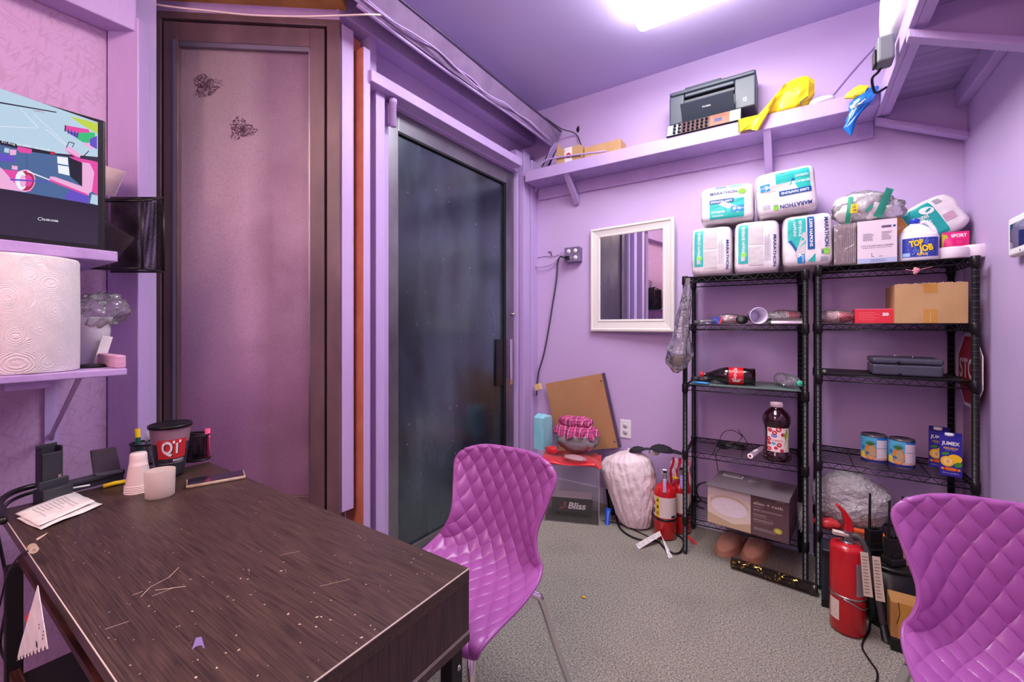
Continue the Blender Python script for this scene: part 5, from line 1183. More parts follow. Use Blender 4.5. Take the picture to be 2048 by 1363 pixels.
b = MB(); b.lathe([(0, 0), (.006, 0), (.008, .008), (.004, .010), (0, .010)], (0, 0, .008), 14, axis=(0, -1, 0)); S(b, 'bottle_cap', C('pale_green_plastic', (190, 220, 160), .4), 'tiny pale green cap at the left end of the middle shelf', 'cap', (onY(1648, 745, 2.55).x, 2.55, ZR[2]))
# cola bottle lying down
def bottle(t, prof, col, m, n=32, axis=(0, 0, 1), o=(0, 0, 0)): b = MB(); b.lathe(prof, o, n, axis=axis); return P(b, m, t, col)
x0, x1 = onY(1402, 755, 2.56).x, onY(1505, 755, 2.60).x; L = x1-x0; rb = .046
t = T('cola_bottle', 'dark cola bottle with a red label and cap lying on the middle shelf', 'bottle', (x0, 2.575, ZL[2]+.001), (0, 0, math.radians(8)))
prof = [(.012, .012), (.013, .03), (.018, .045), (.036, .085), (rb, .12), (rb, .135), (rb-.001, .14), (rb-.001, .20), (rb, .205), (rb-.003, .23), (rb, .26), (rb-.004, L-.02), (rb-.016, L), (0, L)]
bottle(t, prof, mat('dark_cola', (26, 10, 12), .08, coat=.6), 'bottle_body', axis=(1, 0, 0), o=(0, 0, rb))
b = MB(); b.lathe([(rb+.0006, .135), (rb+.0006, .205)], (0, 0, rb), 40, axis=(1, 0, 0))
def CB(a, d_, h=0): th = d_/rb; return V((a, -(rb+.001+h)*math.cos(th), rb+(rb+.001+h)*math.sin(th)))
b.dtext(CB, 'Coca-Cola', .164, .014, .026, 1, .0008, rot=PI/2-.1, bold=.01, shear=.3, width=.075); b.dtext(CB, 'zero sugar', .174, -.012, .011, 1, .0008, width=.052, bold=.01); b.drect(CB, .155, -.028, .188, -.018, 1, .0008, 2, 4); P(b, 'label', t, [C('cola_red', (212, 22, 34), .3), M_white])
b = MB(); b.lathe([(0, -.006), (.014, -.006), (.0155, -.002), (.0155, .012), (0, .012)], (0, 0, rb), 24, axis=(1, 0, 0)); P(b, 'cap', t, C('cola_cap_red', (224, 40, 48), .35))
b = MB(); blob(b, (0, 0, .014), (.05, .035, .014), 31, .4, 9, 30, 14, flat_z=.001); S(b, 'snack_wrapper', [C('silver_wrapper', (150, 140, 150), .25, metal=.5, col2=(60, 50, 60), nscale=30)], 'crumpled silver snack wrapper under the neck of the cola bottle', 'wrapper', (onY(1404, 760, 2.60).x, 2.66, ZL[2]+.001))
b = MB(); blob(b, (0, 0, .007), (.045, .014, .007), 33, .3, 9, 30, 14, flat_z=.001); S(b, 'blue_wrapper', C('bright_blue_film', (50, 140, 200), .3), 'flat blue wrapper at the front edge below the cola bottle', 'wrapper', (onY(1402, 766, 2.51).x, 2.505, ZL[2]+.001))
# water bottle
t = T('water_bottle', 'empty clear water bottle with a green cap pointing out, middle shelf', 'bottle', (onY(1606, 765, 2.52).x-.014, 2.535, ZL[2]+.001), (0, 0, math.radians(28))); rb = .034
prof = [(.013, .0), (.013, .012), (.016, .018), (.030, .045), (rb, .06)]
for k in range(6): prof += [(rb, .068+.02*k), (rb-.003, .074+.02*k), (rb, .080+.02*k)]
prof += [(rb-.008, .20), (0, .196)]
bottle(t, prof, M_film, 'bottle_body', axis=(0, 1, 0), o=(0, 0, rb)); b = MB(); b.lathe([(0, -.012), (.013, -.012), (.0145, -.010), (.0145, .003), (0, .003)], (0, 0, rb), 22, axis=(0, 1, 0)); P(b, 'cap', t, C('mint_green_cap', (70, 200, 160), .35))

# fourth shelves -----------------------------------------------------------
zq = ZL[1]; r_ = random.Random(8); cc = onY(1466, 890, 2.60); pts = []
for k in range(90):
    a = k*.9; rad = .028+.03*r_.random(); pts.append((rad*1.25*math.cos(a)+.01*r_.uniform(-1, 1), rad*.8*math.sin(a), .004+.024*r_.random()))
b = MB(); b.tube(pts, .0026, 6, smooth=3)
b.tube([pts[-1], (.03, 0, .04), (.055, .01, .075), (.045, .01, .085), (.07, .0, .06), (.078, 0, .03), (.06, 0, .012), (.10, .01, .003)], .0019, 6, smooth=5)
b.tube([pts[0], (-.05, 0, .03), (-.04, .01, .08), (.0, .01, .10), (.04, .01, .085), (.05, .0, .075), (.035, 0, .11)], .0019, 6, smooth=5)
b.tube([pts[10], (-.05, -.05, .004), (-.055, -.11, .006), (-.055, -.135, .004), (-.055, -.14, -.02), (-.05, -.138, -.06), (-.047, -.13, -.088)], .0019, 6, smooth=5); b.cyl((-.047, -.13, -.088), (-.046, -.13, -.100), .004, n=8)
S(b, 'cable_tangle', M_black, 'tangled thin black cable heaped on the fourth shelf of the left rack', 'cable', (cc.x-.01, 2.61, zq+.008))
p0, p1 = onY(1500, 912, 2.47), onY(1528, 880, 2.60)
t = T('clear_tube', 'clear plastic tube with a pinkish end lying beside the juice bottle', 'tube', (p0.x-.002, 2.50, zq), (0, 0, math.radians(-12))); b = MB(); b.cyl((0, 0, .0135), (0, .20, .0135), .0130, n=22, mcap=1); P(b, 'tube_body', t, [mat('silvery_clear_plastic', (206, 180, 200), .15, metal=.4), C('white_end', (240, 214, 220), .3)])
b = MB(); b.lathe([(0, 0), (.006, 0)], (0, -.0008, .0135), 18, axis=(0, -1, 0)); P(b, 'end_plug', t, C('red_brown_plug', (150, 50, 50), .5)); b = MB(); b.grid(lambda u, v: V((.0134*math.sin(-1+1.6*u), .05+.06*v, .0135+.0134*math.cos(-1+1.6*u))), 6, 1); P(b, 'sticker', t, M_paper)
# juice bottle
jx0, jx1 = onY(1521, 880, 2.55).x, onY(1581, 880, 2.55).x; jr = (jx1-jx0)/2; jh = onY(1550, 802, 2.55).z-zq; s_ = jh/.30
t = T('juice_bottle', 'large dark cranberry juice bottle with a white cap and fruit label', 'bottle', ((jx0+jx1)/2+.005, 2.56, zq), (0, 0, math.radians(14)))
prof = [(0, 0), (jr*.9, .002), (jr, .010), (jr, .034), (jr*.92, .042), (jr*.86, .05), (jr*.80, .09), (jr*.80, .15), (jr*.86, .175), (jr*.97, .197), (jr*.99, .208), (jr*.93, .225), (jr*.76, .245), (jr*.48, .262), (jr*.36, .268), (jr*.34, .28)]
prof = [(r, z*s_) for r, z in prof]; bottle(t, prof, mat('dark_cranberry', (40, 8, 20), .08, coat=.7), 'bottle_body', 44)
b = MB(); b.lathe([(0, .298), (jr*.40, .297), (jr*.42, .292), (jr*.42, .272), (0, .272)], n=28); b.v = [(x, y, z*s_) for x, y, z in b.v]
for k in range(24): a = 2*PI*k/24; b.box((jr*.42*math.cos(a)-.0008, jr*.42*math.sin(a)-.0008, .274*s_), (jr*.42*math.cos(a)+.0008, jr*.42*math.sin(a)+.0008, .290*s_))
P(b, 'cap', t, C('white_pink_cap', (240, 222, 230), .4))
Rl = jr*.865; FJ = lambda a, d_, h=0: V(((Rl+h)*math.sin(a/Rl), -(Rl+h)*math.cos(a/Rl), d_*s_))
b = MB(); b.drect(FJ, -.054, .052, .054, .172, 0, .0008, 20, 2); r_ = random.Random(6)
for (a, z, rr_) in ((-.040, .16, .010), (-.002, .165, .012), (.016, .14, .009), (-.020, .148, .011), (-.046, .115, .011), (-.014, .072, .008), (-.044, .066, .011), (.000, .088, .011), (.012, .06, .009), (-.044, .094, .009)):
    b.ddisc(FJ, a, z, rr_, rr_, 1, .0014, 16); b.ddisc(FJ, a+.002, z+.002, rr_*.35, rr_*.35, 4, .0018, 8)
b.dpoly(FJ, [(.030, .056), (.052, .056), (.054, .17), (.034, .17), (.028, .15), (.022, .13), (.028, .11), (.022, .09)], 2, .0014)
b.ddisc(FJ, -.022, .133, .013, .008, 3, .002, 18, rot=-.1); b.dtext(FJ, 'Great', -.022, .134, .009, 0, .0026, bold=.02, width=.018); b.dtext(FJ, 'Cranberry', -.008, .110, .014, 5, .002, bold=.01, width=.048); b.ddisc(FJ, -.024, .094, .010, .006, 6, .002, 16)
for k in range(5): b.ddisc(FJ, .040, .070+.019*k, .003, .003, 7, .0018, 10)
P(b, 'label', t, [C('cream_label', (250, 230, 226), .45), C('cherry_red', (190, 24, 44), .4), C('leaf_lime', (130, 200, 50), .4), C('logo_blue', (30, 110, 200), .3), C('cherry_glint', (236, 120, 130), .4), C('cranberry_ink', (196, 60, 80), .5), C('sky_badge', (60, 180, 220), .4), C('pale_lime', (190, 230, 120), .4)])
# pineapple cans
for k, (pa, pb_, Y, lab) in enumerate(((1722, 1777, 2.60, 'pineapple can standing nearer the middle of the fourth shelf'), (1778, 1833, 2.575, 'pineapple can standing just right of its twin, nearer the juice cartons'))):
    xa, xb_ = onY(pa, 880, Y).x, onY(pb_, 880, Y).x; r = (xb_-xa)/2*.985; h = .128
    t = T('pineapple_can', lab, 'can', ((xa+xb_)/2, Y+.02, ZR[1]), (0, 0, math.radians(-6)), 'pineapple cans')
    b = MB(); b.lathe([(0, .003), (r-.004, .003), (r-.001, 0), (r, .002), (r-.001, .005), (r-.001, h-.005), (r, h-.002), (r-.001, h), (r-.003, h-.003), (0, h-.004)], n=44); P(b, 'tin', t, M_steel)
    Fc = lambda a, d_, hh=0, r=r: V(((r+hh)*math.sin(a/r), -(r+hh)*math.cos(a/r), d_)); b = MB(); q = r*3.1
    b.drect(Fc, -q, .006, q, .018, 3, .0003, 40, 1); b.drect(Fc, -q, .018, q, .030, 4, .0003, 40, 1); b.drect(Fc, -q, .030, q, h-.008, 0, .0003, 40, 1)
    b.drect(Fc, .010, .028, .07, h-.018, 5, .0008, 12, 1); b.drect(Fc, .012, h-.018, .07, h-.008, 6, .0008, 12, 1); lines(b, Fc, .015, .034, .05, h-.022, 14, 7, .3, .0012, k)
    b.drect(Fc, .012, .072, .07, .0735, 8, .0014, 12, 1); b.drect(Fc, -.06, .022, -.036, .05, 9, .0008, 8, 1); b.dtext(Fc, 'Dole', -.04, .068, .02, 6, .001, rot=PI/2, bold=.02) if False else b.drect(Fc, -.05, .06, -.036, .078, 6, .001, 4, 1)
    cx_ = -.013; b.ddisc(Fc, cx_, .053, .0215, .037, 1, .0012, 24)
    for i in range(-3, 4):
        for j in range(-5, 6):
            a_, d_ = cx_+(i+(.5 if j % 2 else 0))*.0076, .053+j*.0070
            if ((a_-cx_)/.0195)**2+((d_-.053)/.034)**2 < 1: b.ddisc(Fc, a_, d_, .0034, .0031, 10, .0017, 8); b.ddisc(Fc, a_, d_-.0006, .0010, .0010, 8, .002, 6)
    for i in range(9):
        an = PI/2+(i-4)*.27; L = .033-.002*abs(i-4); ca, sa = math.cos(an), math.sin(an); b.dpoly(Fc, [(cx_-.004*sa, .084+.004*ca), (cx_+L*ca, .084+L*.8*sa), (cx_+.004*sa, .084-.004*ca)], 2, .0016+.0002*i)
    b.ddisc(Fc, cx_-.012, .046, .008, .006, 8, .0022, 14); b.ddisc(Fc, cx_-.012, .046, .0066, .0046, 6, .0026, 14)
    P(b, 'paper_label', t, [C('sky_label', (84, 176, 214), .4), C('pineapple_orange', (196, 110, 30), .5), C('leaf_green', (54, 110, 52), .5), C('dark_blue_band', (30, 44, 120), .4), C('sand_band', (214, 176, 160), .4), C('off_white_panel', (222, 214, 222), .5), C('mid_blue', (36, 120, 200), .4), C('fine_print', (140, 130, 150), .6), C('near_black', (30, 26, 40), .5), C('sun_yellow', (240, 210, 60), .4), C('pineapple_eye', (244, 176, 70), .5)])
# juice cartons
def jumex(x, y, rot, label):
    t = T('juice_carton', label, 'juice carton', (x, y, ZR[1]), (0, 0, rot), 'juice cartons'); w, d, h = .068, .062, .165
    b = MB(); b.box((-w/2, 0, 0), (w/2, d, h-.004)); b.prism([(-w/2, 0, h-.004), (w/2, 0, h-.004), (w/2, d*.8, h+.008), (w/2, d, h+.008), (-w/2, d, h+.008), (-w/2, d*.8, h+.008)][:3]+[(w/2, d, h+.008), (-w/2, d, h+.008)], (0, 0, -.001)) if False else b.add([(-w/2, 0, h-.004), (w/2, 0, h-.004), (w/2, d, h+.01), (-w/2, d, h+.01), (-w/2, d, h-.004), (w/2, d, h-.004)], [(0, 1, 2, 3), (3, 2, 5, 4), (0, 3, 4), (1, 5, 2)])
    P(b, 'carton', t, C('ultramarine_carton', (46, 40, 148), .35), bevel=.001)
    b = MB(); b.lathe([(0, 0), (.015, 0), (.015, .010), (.013, .012), (0, .012)], (-.004, .022, h+.001), 20); P(b, 'screw_cap', t, M_white)
    F = flat((0, 0, 0), (1, 0, 0), (0, 0, 1)); b = MB()
    b.dtext(F, 'JUMEX', 0, .138, .020, 0, .0008, bold=.03, width=.054); b.dtext(F, 'GUAVA NECTAR', 0, .118, .010, 1, .0008, bold=.03, width=.044); b.dtext(F, 'mango nectar', 0, .111, .005, 0, .0008, width=.03)
    b.ddisc(F, .012, .075, .022, .019, 1, .0006, 24); b.ddisc(F, -.010, .062, .021, .022, 2, .0009, 24); b.ddisc(F, -.009, .062, .013, .015, 3, .0012, 20); b.ddisc(F, -.008, .062, .006, .009, 4, .0014, 16)
    b.ddisc(F, -.016, .094, .012, .006, 5, .001, 16, rot=.3); b.ddisc(F, .022, .052, .013, .010, 5, .001, 16, rot=.6)
    b.drect(F, -.022, .024, .022, .036, 6, .001); b.ddisc(F, 0, .030, .030, .007, 7, .0008, 20); b.dtext(F, 'CALCIUM', 0, .030, .009, 1, .0016, bold=.02, width=.03); b.dtext(F, '32 fl oz (1 qt) 946 mL', 0, .013, .006, 0, .0008, width=.05)
    G = flat((-w/2, d, 0), (0, -1, 0), (0, 0, 1)); b.drect(G, .036, .0, .058, .03, 0, .0005); lines(b, G, .01, .03, .03, .08, 6, 0, .2, .0006, 1, vert=True); b.ddisc(G, .03, .12, .006, .012, 0, .0006, 14); b.ddisc(G, .032, .12, .005, .010, 8, .0009, 14); b.drect(G, .004, .05, .018, .075, 3, .0006)
    P(b, 'printing', t, [M_white, C('guava_yellow', (244, 196, 30), .4), C('guava_amber', (240, 186, 60), .4), C('guava_flesh', (250, 214, 130), .4), C('guava_seed', (226, 170, 110), .4), C('guava_leaf', (60, 140, 50), .4), C('banner_red', (206, 50, 34), .4), C('banner_gold', (226, 180, 80), .4), C('ultramarine_carton', (0, 0, 0))])
    return t
xj = onY(1900, 938, 2.55); jumex(xj.x, 2.54, math.radians(-12), 'blue guava juice carton in front, its printed face turned out'); jumex(onY(1875, 930, 2.66).x+.005, 2.66, math.radians(-12), 'blue guava juice carton half hidden behind the front one')

# bottom shelves -----------------------------------------------------------
# light fixture box
zf = ZL[0]; wbx = .375
p0 = onY(1413, 1055, 2.50); t = T('light_fixture_box', 'brown and cream light fixture carton on the bottom shelf of the left rack', 'box', (-.409, 2.472, zf), (0, 0, math.radians(-6.5)))
wbx = .37; hbx = .205; dbx = .27
b = MB(); b.box((0, 0, 0), (wbx, dbx, hbx), mf={1: 1, 3: 2, 5: 3}); P(b, 'carton', t, [C('taupe_print', (96, 74, 78), .5), C('grey_brown_lid', (112, 100, 106), .45), C('mauve_side', (96, 66, 80), .6), C('mauve_end', (176, 130, 160), .6)], bevel=.0015)
kz = hbx/.262; F0_ = flat((0, 0, 0), (1, 0, 0), (0, 0, 1)); F = lambda a, d_, h=0: F0_(a, d_*kz, h); b = MB(); xs = wbx*.56; hbx = .262
b.drect(F, 0.003, .002, xs, hbx-.002, 0, .0005); b.dpoly(F, [(.003, .002), (xs, .002), (xs, .06), (xs*.6, .03), (.003, .075)], 1, .0008); b.dpoly(F, [(.003, hbx-.002), (xs, hbx-.002), (xs, hbx-.07), (xs*.7, hbx-.05), (xs*.3, hbx-.055), (.003, hbx-.08)], 10, .0008)
b.ddisc(F, xs*.52, .150, .088, .058, 2, .0010, 36, rot=-.08); b.ddisc(F, xs*.52, .132, .084, .060, 3, .0014, 36, rot=-.08)
b.ddisc(F, xs*.52, .158, .090, .030, 4, .0008, 30, rot=-.08)
rs_ = random.Random(9)
for k in range(150):
    a_, q_ = rs_.uniform(0, 2*PI), rs_.random()**.5*.9; x_, z_ = xs*.52+.084*q_*math.cos(a_), .132+.060*q_*math.sin(a_); b.dpoly(F, [(x_-.0018, z_), (x_, z_+.0014), (x_+.0018, z_), (x_, z_-.0014)], 5, .0018)
tx = xs+.012
b.dtext(F, 'allen + roth', tx, .205, .028, 6, .0010, align='LEFT', width=.125, bold=.005); b.dtext(F, 'LENOLITE', wbx-.052, .243, .008, 6, .001, align='LEFT', width=.035); b.dtext(F, 'CONWAY', tx, .183, .010, 7, .001, align='LEFT', width=.04)
for z_, w_, m_, s2 in ((.165, .12, 6, .011), (.155, .055, 7, .006), (.135, .055, 6, .010), (.125, .06, 7, .006), (.118, .085, 7, .006), (.103, .085, 6, .010), (.095, .085, 7, .006), (.088, .07, 7, .006), (.050, .10, 6, .008), (.040, .095, 6, .007)):
    b.dtext(F, 'Light flush mount ceiling fixture brushed' if s2 > .008 else 'Luminaire de plafond encastre nickel brosse', tx, z_, s2, m_, .001, align='LEFT', width=w_)
b.ddisc(F, wbx-.045, .062, .018, .018, 8, .0012, 24); b.ddisc(F, wbx-.045, .062, .010, .010, 9, .0016, 20)
hbx = .205; Gt = flat((0, 0, hbx), (1, 0, 0), (0, 1, 0)); b.drect(Gt, .03, .18, .13, .23, 11, .0006); rs_ = random.Random(2); xx = .036
while xx < .122: w_ = rs_.uniform(.001, .004); b.drect(Gt, xx, .194, xx+w_, .226, 12, .001); xx += w_+rs_.uniform(.001, .003)
for k_, wd in enumerate(('Caution', 'ceiling', 'fixture', 'allen')): b.dtext(Gt, wd, .165+.012*k_, .18, .012, 6, .0008, rot=-PI/2)
P(b, 'printing', t, [C('cream_photo', (222, 208, 190), .5), C('tan_photo', (196, 172, 140), .5), C('fixture_rim', (206, 190, 170), .5), C('fixture_glass', (232, 224, 228), .5), C('fixture_shadow_print', (150, 122, 92), .5), C('glass_speckle', (196, 182, 190), .5), C('cream_letter', (232, 222, 208), .5), C('beige_letter', (190, 172, 160), .5), C('olive_dot', (176, 176, 70), .5), C('yellow_dot', (214, 206, 90), .5), C('pale_photo_top', (212, 202, 196), .5), M_paper, M_ink])
b = MB(); b.box((-.002, -.03, hbx), (wbx+.004, .0, hbx+.003)); P(b, 'lid_flap', t, MATS['grey_brown_lid'])
b = MB(); cl_ = onY(1395, 1000, 2.60); b.tube([(.055*math.cos(a), .01*math.sin(a*2), .07+.06*math.sin(a)) for a in [2*PI*k/20 for k in range(20)]], .005, 8, closed=True, smooth=2)
b.tube([(-.03, 0, .02), (-.05, -.05, .008), (-.0, -.08, .006)], .0045, 8, smooth=4); S(b, 'coiled_cable', M_black, 'thick black cable loop behind the left posts beside the fixture carton', 'cable', (-.50+.05, 2.70, zf))
b = MB(); blob(b, (0, 0, .055), (.018, .05, .055), 41, .4, 9, 28, 20, flat_z=.002); S(b, 'clear_bag', M_bagclear, 'small clear plastic bag squeezed right of the fixture carton', 'plastic bag', (.008, 2.625, zf+.002))
b = MB(); b.box((-.018, 0, 0), (.018, .10, .085)); S(b, 'beige_packet', mat('beige_paper', (196, 178, 168), .8, bump=.3, bscale=30), 'beige paper packet behind the small clear bag', 'packet', (.0, 2.70, zf+.002), bevel=.01)
# big knotted clear bags on the right bottom shelf
zf = ZR[0]
M_bagc2 = film('clear_bag_with_contents', (252, 250, 252), .75, .14, .8, 34, .8)
def radial_bag(mb, c, rad, seed, knot):
    c = V(c); k0 = V(knot)
    def fn(u, v):
        a = 2*PI*u; t = PI*(v-.5); d = V((math.cos(a)*math.cos(t), math.sin(a)*math.cos(t), math.sin(t)))
        w = d.cross(k0).length; ang = math.atan2(d.z-k0.z, d.x-k0.x); near = max(0, d.dot(k0))
        k = 1+.022*math.sin(ang*31+4*nz(d, 1.5, seed))*(.3+near)-.26*near**6+.10*nz(d, 2.2, seed)+.05*nz(d, 7, seed+2)
        p = V((d.x*rad[0]*k, d.y*rad[1]*k, d.z*rad[2]*k))+c
        if p.z < .002: p.z = .002
        return p
    mb.grid(fn, 84, 48)
bgx = onY(1702, 1000, 2.62)
t = T('plastic_bag', 'large knotted clear plastic bag of grey odds and ends on the bottom shelf', 'plastic bag', (bgx.x, 2.66, zf))
b = MB(); radial_bag(b, (0, 0, .125), (.158, .125, .132), 3, V((0, -.96, .25)).normalized()); P(b, 'bag_film', t, M_bagc2)
b = MB()
for k, (x, y, z, r1) in enumerate(((-.05, .02, .07, .05), (.05, .03, .08, .055), (0, 0, .05, .05), (-.03, .04, .15, .045), (.06, .0, .15, .035))): blob(b, (x, y, z), (r1, r1*.9, r1*.8), k+60, .3, 6, 18, 12)
P(b, 'contents', t, mat('grey_mixed_contents', (206, 196, 200), .6, col2=(110, 96, 104), nscale=14))
t = T('plastic_bag', 'pale clear plastic bag slumped at the right of the knotted bag', 'plastic bag', (bgx.x+.290, 2.69, zf))
b = MB(); blob(b, (0, 0, .085), (.115, .10, .085), 71, .25, 8, 44, 28, flat_z=.002, crease=.08); P(b, 'bag_film', t, M_bagc2)
b = MB(); b.prism([(0, 0, 0), (.075, -.01, 0), (.065, .02, .02), (.02, .03, .05)], (0, .03, .005)); b = MB(); blob(b, (0, 0, .022), (.055, .03, .026), 77, .3, 7, 24, 14, flat_z=.001); S(b, 'red_packet', C('red_foil_packet', (206, 60, 62), .25), 'crumpled red packet at the foot of the knotted clear bag', 'packet', (onY(1656, 1058, 2.55).x, 2.545, zf+.004))
t = T('orange_box', 'flat orange box printed in black letters on the bottom shelf', 'box', (onY(1708, 1070, 2.53).x, 2.525, zf)); b = MB(); b.box((0, 0, 0), (.11, .035, .028)); P(b, 'carton', t, C('orange_card', (222, 96, 44), .5)); F = flat((0, 0, 0), (1, 0, 0), (0, 0, 1)); b = MB(); b.dtext(F, 'SONS ALL', .052, .015, .017, 0, .0008, bold=.02, width=.085); P(b, 'printing', t, [M_ink])

# =================================================================== BACK WALL THINGS
# mirror
mc = [onY(x, y, YB-.03) for x, y in ((1181, 459), (1351, 437), (1351, 664), (1181, 659))]
mx0, mx1 = mc[0].x, mc[1].x+.008; mz0, mz1 = min(mc[2].z, mc[3].z)-.0, (mc[0].z+mc[1].z)/2
ix0, ix1 = onY(1201, 550, YB-.02).x, onY(1328, 550, YB-.02).x+.008; iz0, iz1 = onY(1265, 638, YB-.02).z, onY(1265, 468, YB-.02).z
t = T('wall_mirror', 'rectangular mirror in a wide cream moulded frame on the back wall', 'mirror', ((mx0+mx1)/2, YB, (mz0+mz1)/2)); o_ = V(t.location)
b = MB(); prof = [(0, 0), (0, .026), (.006, .032), (.014, .032), (.018, .026), (.050, .020), (.054, .024), (.062, .022), (.064, .012)]
ox0, ox1, oz0, oz1 = mx0, mx1, mz0, mz1; wx = min(ix0-ox0, ox1-ix1); fx = (ix0-ox0)/.064
for i in range(len(prof)-1):
    (u0, h0), (u1, h1) = prof[i], prof[i+1]
    def rect(u, h):
        f = u/.064; return [V((ox0+(ix0-ox0)*f, YB-h, oz0+(iz0-oz0)*f)), V((ox1-(ox1-ix1)*f, YB-h, oz0+(iz0-oz0)*f)), V((ox1-(ox1-ix1)*f, YB-h, oz1-(oz1-iz1)*f)), V((ox0+(ix0-ox0)*f, YB-h, oz1-(oz1-iz1)*f))]
    A, B = rect(u0, h0), rect(u1, h1)
    for k in range(4): b.poly([A[k]-o_, A[(k+1) % 4]-o_, B[(k+1) % 4]-o_, B[k]-o_])
P(b, 'frame', t, mat('cream_frame_paint', (226, 222, 216), .4))
b = MB(); rbox(b, t, (ix0-.004, YB-.014, iz0-.004), (ix1+.004, YB-.010, iz1+.004)); P(b, 'mirror_glass', t, mat('mirror_glass', (235, 235, 238), .0, 1.0))
piv = V((mx0, YB, t.location.z)); an = math.radians(-5.5); t.location = piv+Matrix.Rotation(an, 3, 'Z') @ (V(t.location)-piv)+V((0, -.002, 0)); t.rotation_euler = (0, 0, an)
# surface outlet box
p = onY(1130, 524, YB-.05); q = onY(1159, 493, YB-.05)
t = T('outlet_box', 'grey metal surface outlet box with four white sockets on the back wall', 'outlet', ((p.x+q.x)/2, YB, (p.z+q.z)/2)); w, h = (q.x-p.x)/2, (q.z-p.z)/2
b = MB(); b.box((-w, -.052, -h), (w, 0, h)); b.box((-w-.003, -.055, -h-.003), (w+.003, -.052, h+.003)); P(b, 'metal_box', t, mat('lilac_dusted_steel', (142, 128, 166), .4, .4, col2=(120, 108, 140), nscale=20), bevel=.003)
for sx in (-1, 1):
    for sz in (-1, 1):
        b = MB(); c_ = (sx*w*.46, -.055, sz*h*.48); b.lathe([(0, .0), (.0155, .0), (.0145, .003), (0, .003)], c_, 22, axis=(0, -1, 0))
        F = flat((c_[0], -.058, c_[2]), (1, 0, 0), (0, 0, 1)); b.drect(F, -.006, .0, -.004, .007, 1); b.drect(F, .004, .0, .006, .007, 1); b.ddisc(F, 0, -.006, .0025, .0025, 1, n=10); P(b, 'socket', t, [M_white, M_ink])
b = MB(); b.box((-w*.46-.016, -.085, -h*.48-.014), (-w*.46+.014, -.059, -h*.48+.014)); p0 = V((t.location.x-w*.46, YB-.075, t.location.z-h*.48)); S(MB().box((-.015, -.012, -.013), (.015, .014, .013)), 'plug', M_black, 'black plug in the lower left socket of the grey outlet box', 'plug', p0+V((0, .002, 0)), bevel=.004)
pts = [onY(x, y, YB-.02) for x, y in ((1117, 516), (1113, 560), (1105, 610), (1096, 665), (1087, 710), (1077, 745), (1073, 790))]
b = MB(); b.tube([p0+V((-.012, -.0, 0))]+pts, .006, 8, smooth=5); S(b, 'hanging_cable', C('dark_grey_rubber', (62, 62, 72), .5), 'dark grey power cord hanging from the outlet box down the back wall', 'cord')
pts = [onY(x, y, YB-.035) for x, y in ((1066, 530), (1080, 533), (1095, 531), (1110, 523), (1122, 506), (1126, 499))]
def conduit(pts, r, name, mats, label, n=7):
    P_ = []; b = MB(); b.tube(pts, lambda t: r*(1+.12*math.sin(t*len(pts)*70)), 8, smooth=16); return S(b, name, mats, label, 'conduit')
pts[-1] = pts[-1]+V((-.012, 0, .004)); conduit(pts, .005, 'flexible_conduit', M_trim, 'lilac painted flexible conduit running from the outlet box to the door wall')
b = MB(); pts = [onY(x, y, YB-.006) for x, y in ((1070, 516), (1092, 512), (1102, 514), (1101, 505), (1096, 504), (1102, 503), (1106, 513), (1118, 509))]; b.tube(pts, .0016, 5, smooth=4); S(b, 'wire_hook', M_ink, 'thin twisted wire stuck on the wall left of the outlet box', 'wire')
# duplex outlet
p = onY(1251, 857, YB-.003); t = T('wall_outlet', 'white duplex wall outlet low on the back wall', 'outlet', (p.x, YB, p.z)); b = MB(); b.box((-.038, -.006, -.062), (.038, 0, .062)); P(b, 'cover_plate', t, M_white, bevel=.003)
for sz in (-1, 1):
    b = MB(); b.lathe([(0, 0), (.017, 0), (.0165, .003), (0, .003)], (0, -.006, sz*.022), 24, axis=(0, -1, 0)); F = flat((0, -.0092, sz*.022), (1, 0, 0), (0, 0, 1)); b.drect(F, -.007, .0, -.005, .008, 1); b.drect(F, .005, .0, .007, .008, 1); b.ddisc(F, 0, -.007, .003, .003, 1, n=10); P(b, 'socket', t, [C('socket_grey_white', (206, 204, 214), .4), M_ink])
# cable hole, cables near the eave
p = onY(1156, 258, YB-.002); b = MB(); r_ = random.Random(4); pts = [(math.cos(a)*.012*r_.uniform(.6, 1.4), 0, math.sin(a)*.026*r_.uniform(.7, 1.2)) for a in [2*PI*k/16 for k in range(16)]]; b.prism(pts, (0, .0015, 0)); o = S(b, 'wall_hole', M_blackm, 'ragged dark hole in the upper back wall where cables enter', 'hole', p)
b = MB(); pts = [V((-1.465, 2.6, 2.69)), onY(1122, 257, 2.74), onY(1145, 264, 2.82), onY(1155, 272, YB-.012), onY(1162, 290, YB-.03), onY(1166, 306, YB-.07)]; b.tube(pts, .004, 7, smooth=6); S(b, 'data_cable', M_dkgrey, 'grey cable running from the eave edge to the hole in the back wall', 'cable')
pts = [onY(x, y, 2.70) for x, y in ((1084, 332), (1098, 322), (1113, 319), (1130, 316), (1160, 312), (1200, 307), (1216, 305))]
conduit([V((p.x, p.y-.03-.0*i, max(p.z, ZS1+.012))) for i, p in enumerate(pts)], .0065, 'flexible_conduit', M_trim, 'pale ribbed conduit lying along the left end of the long shelf')
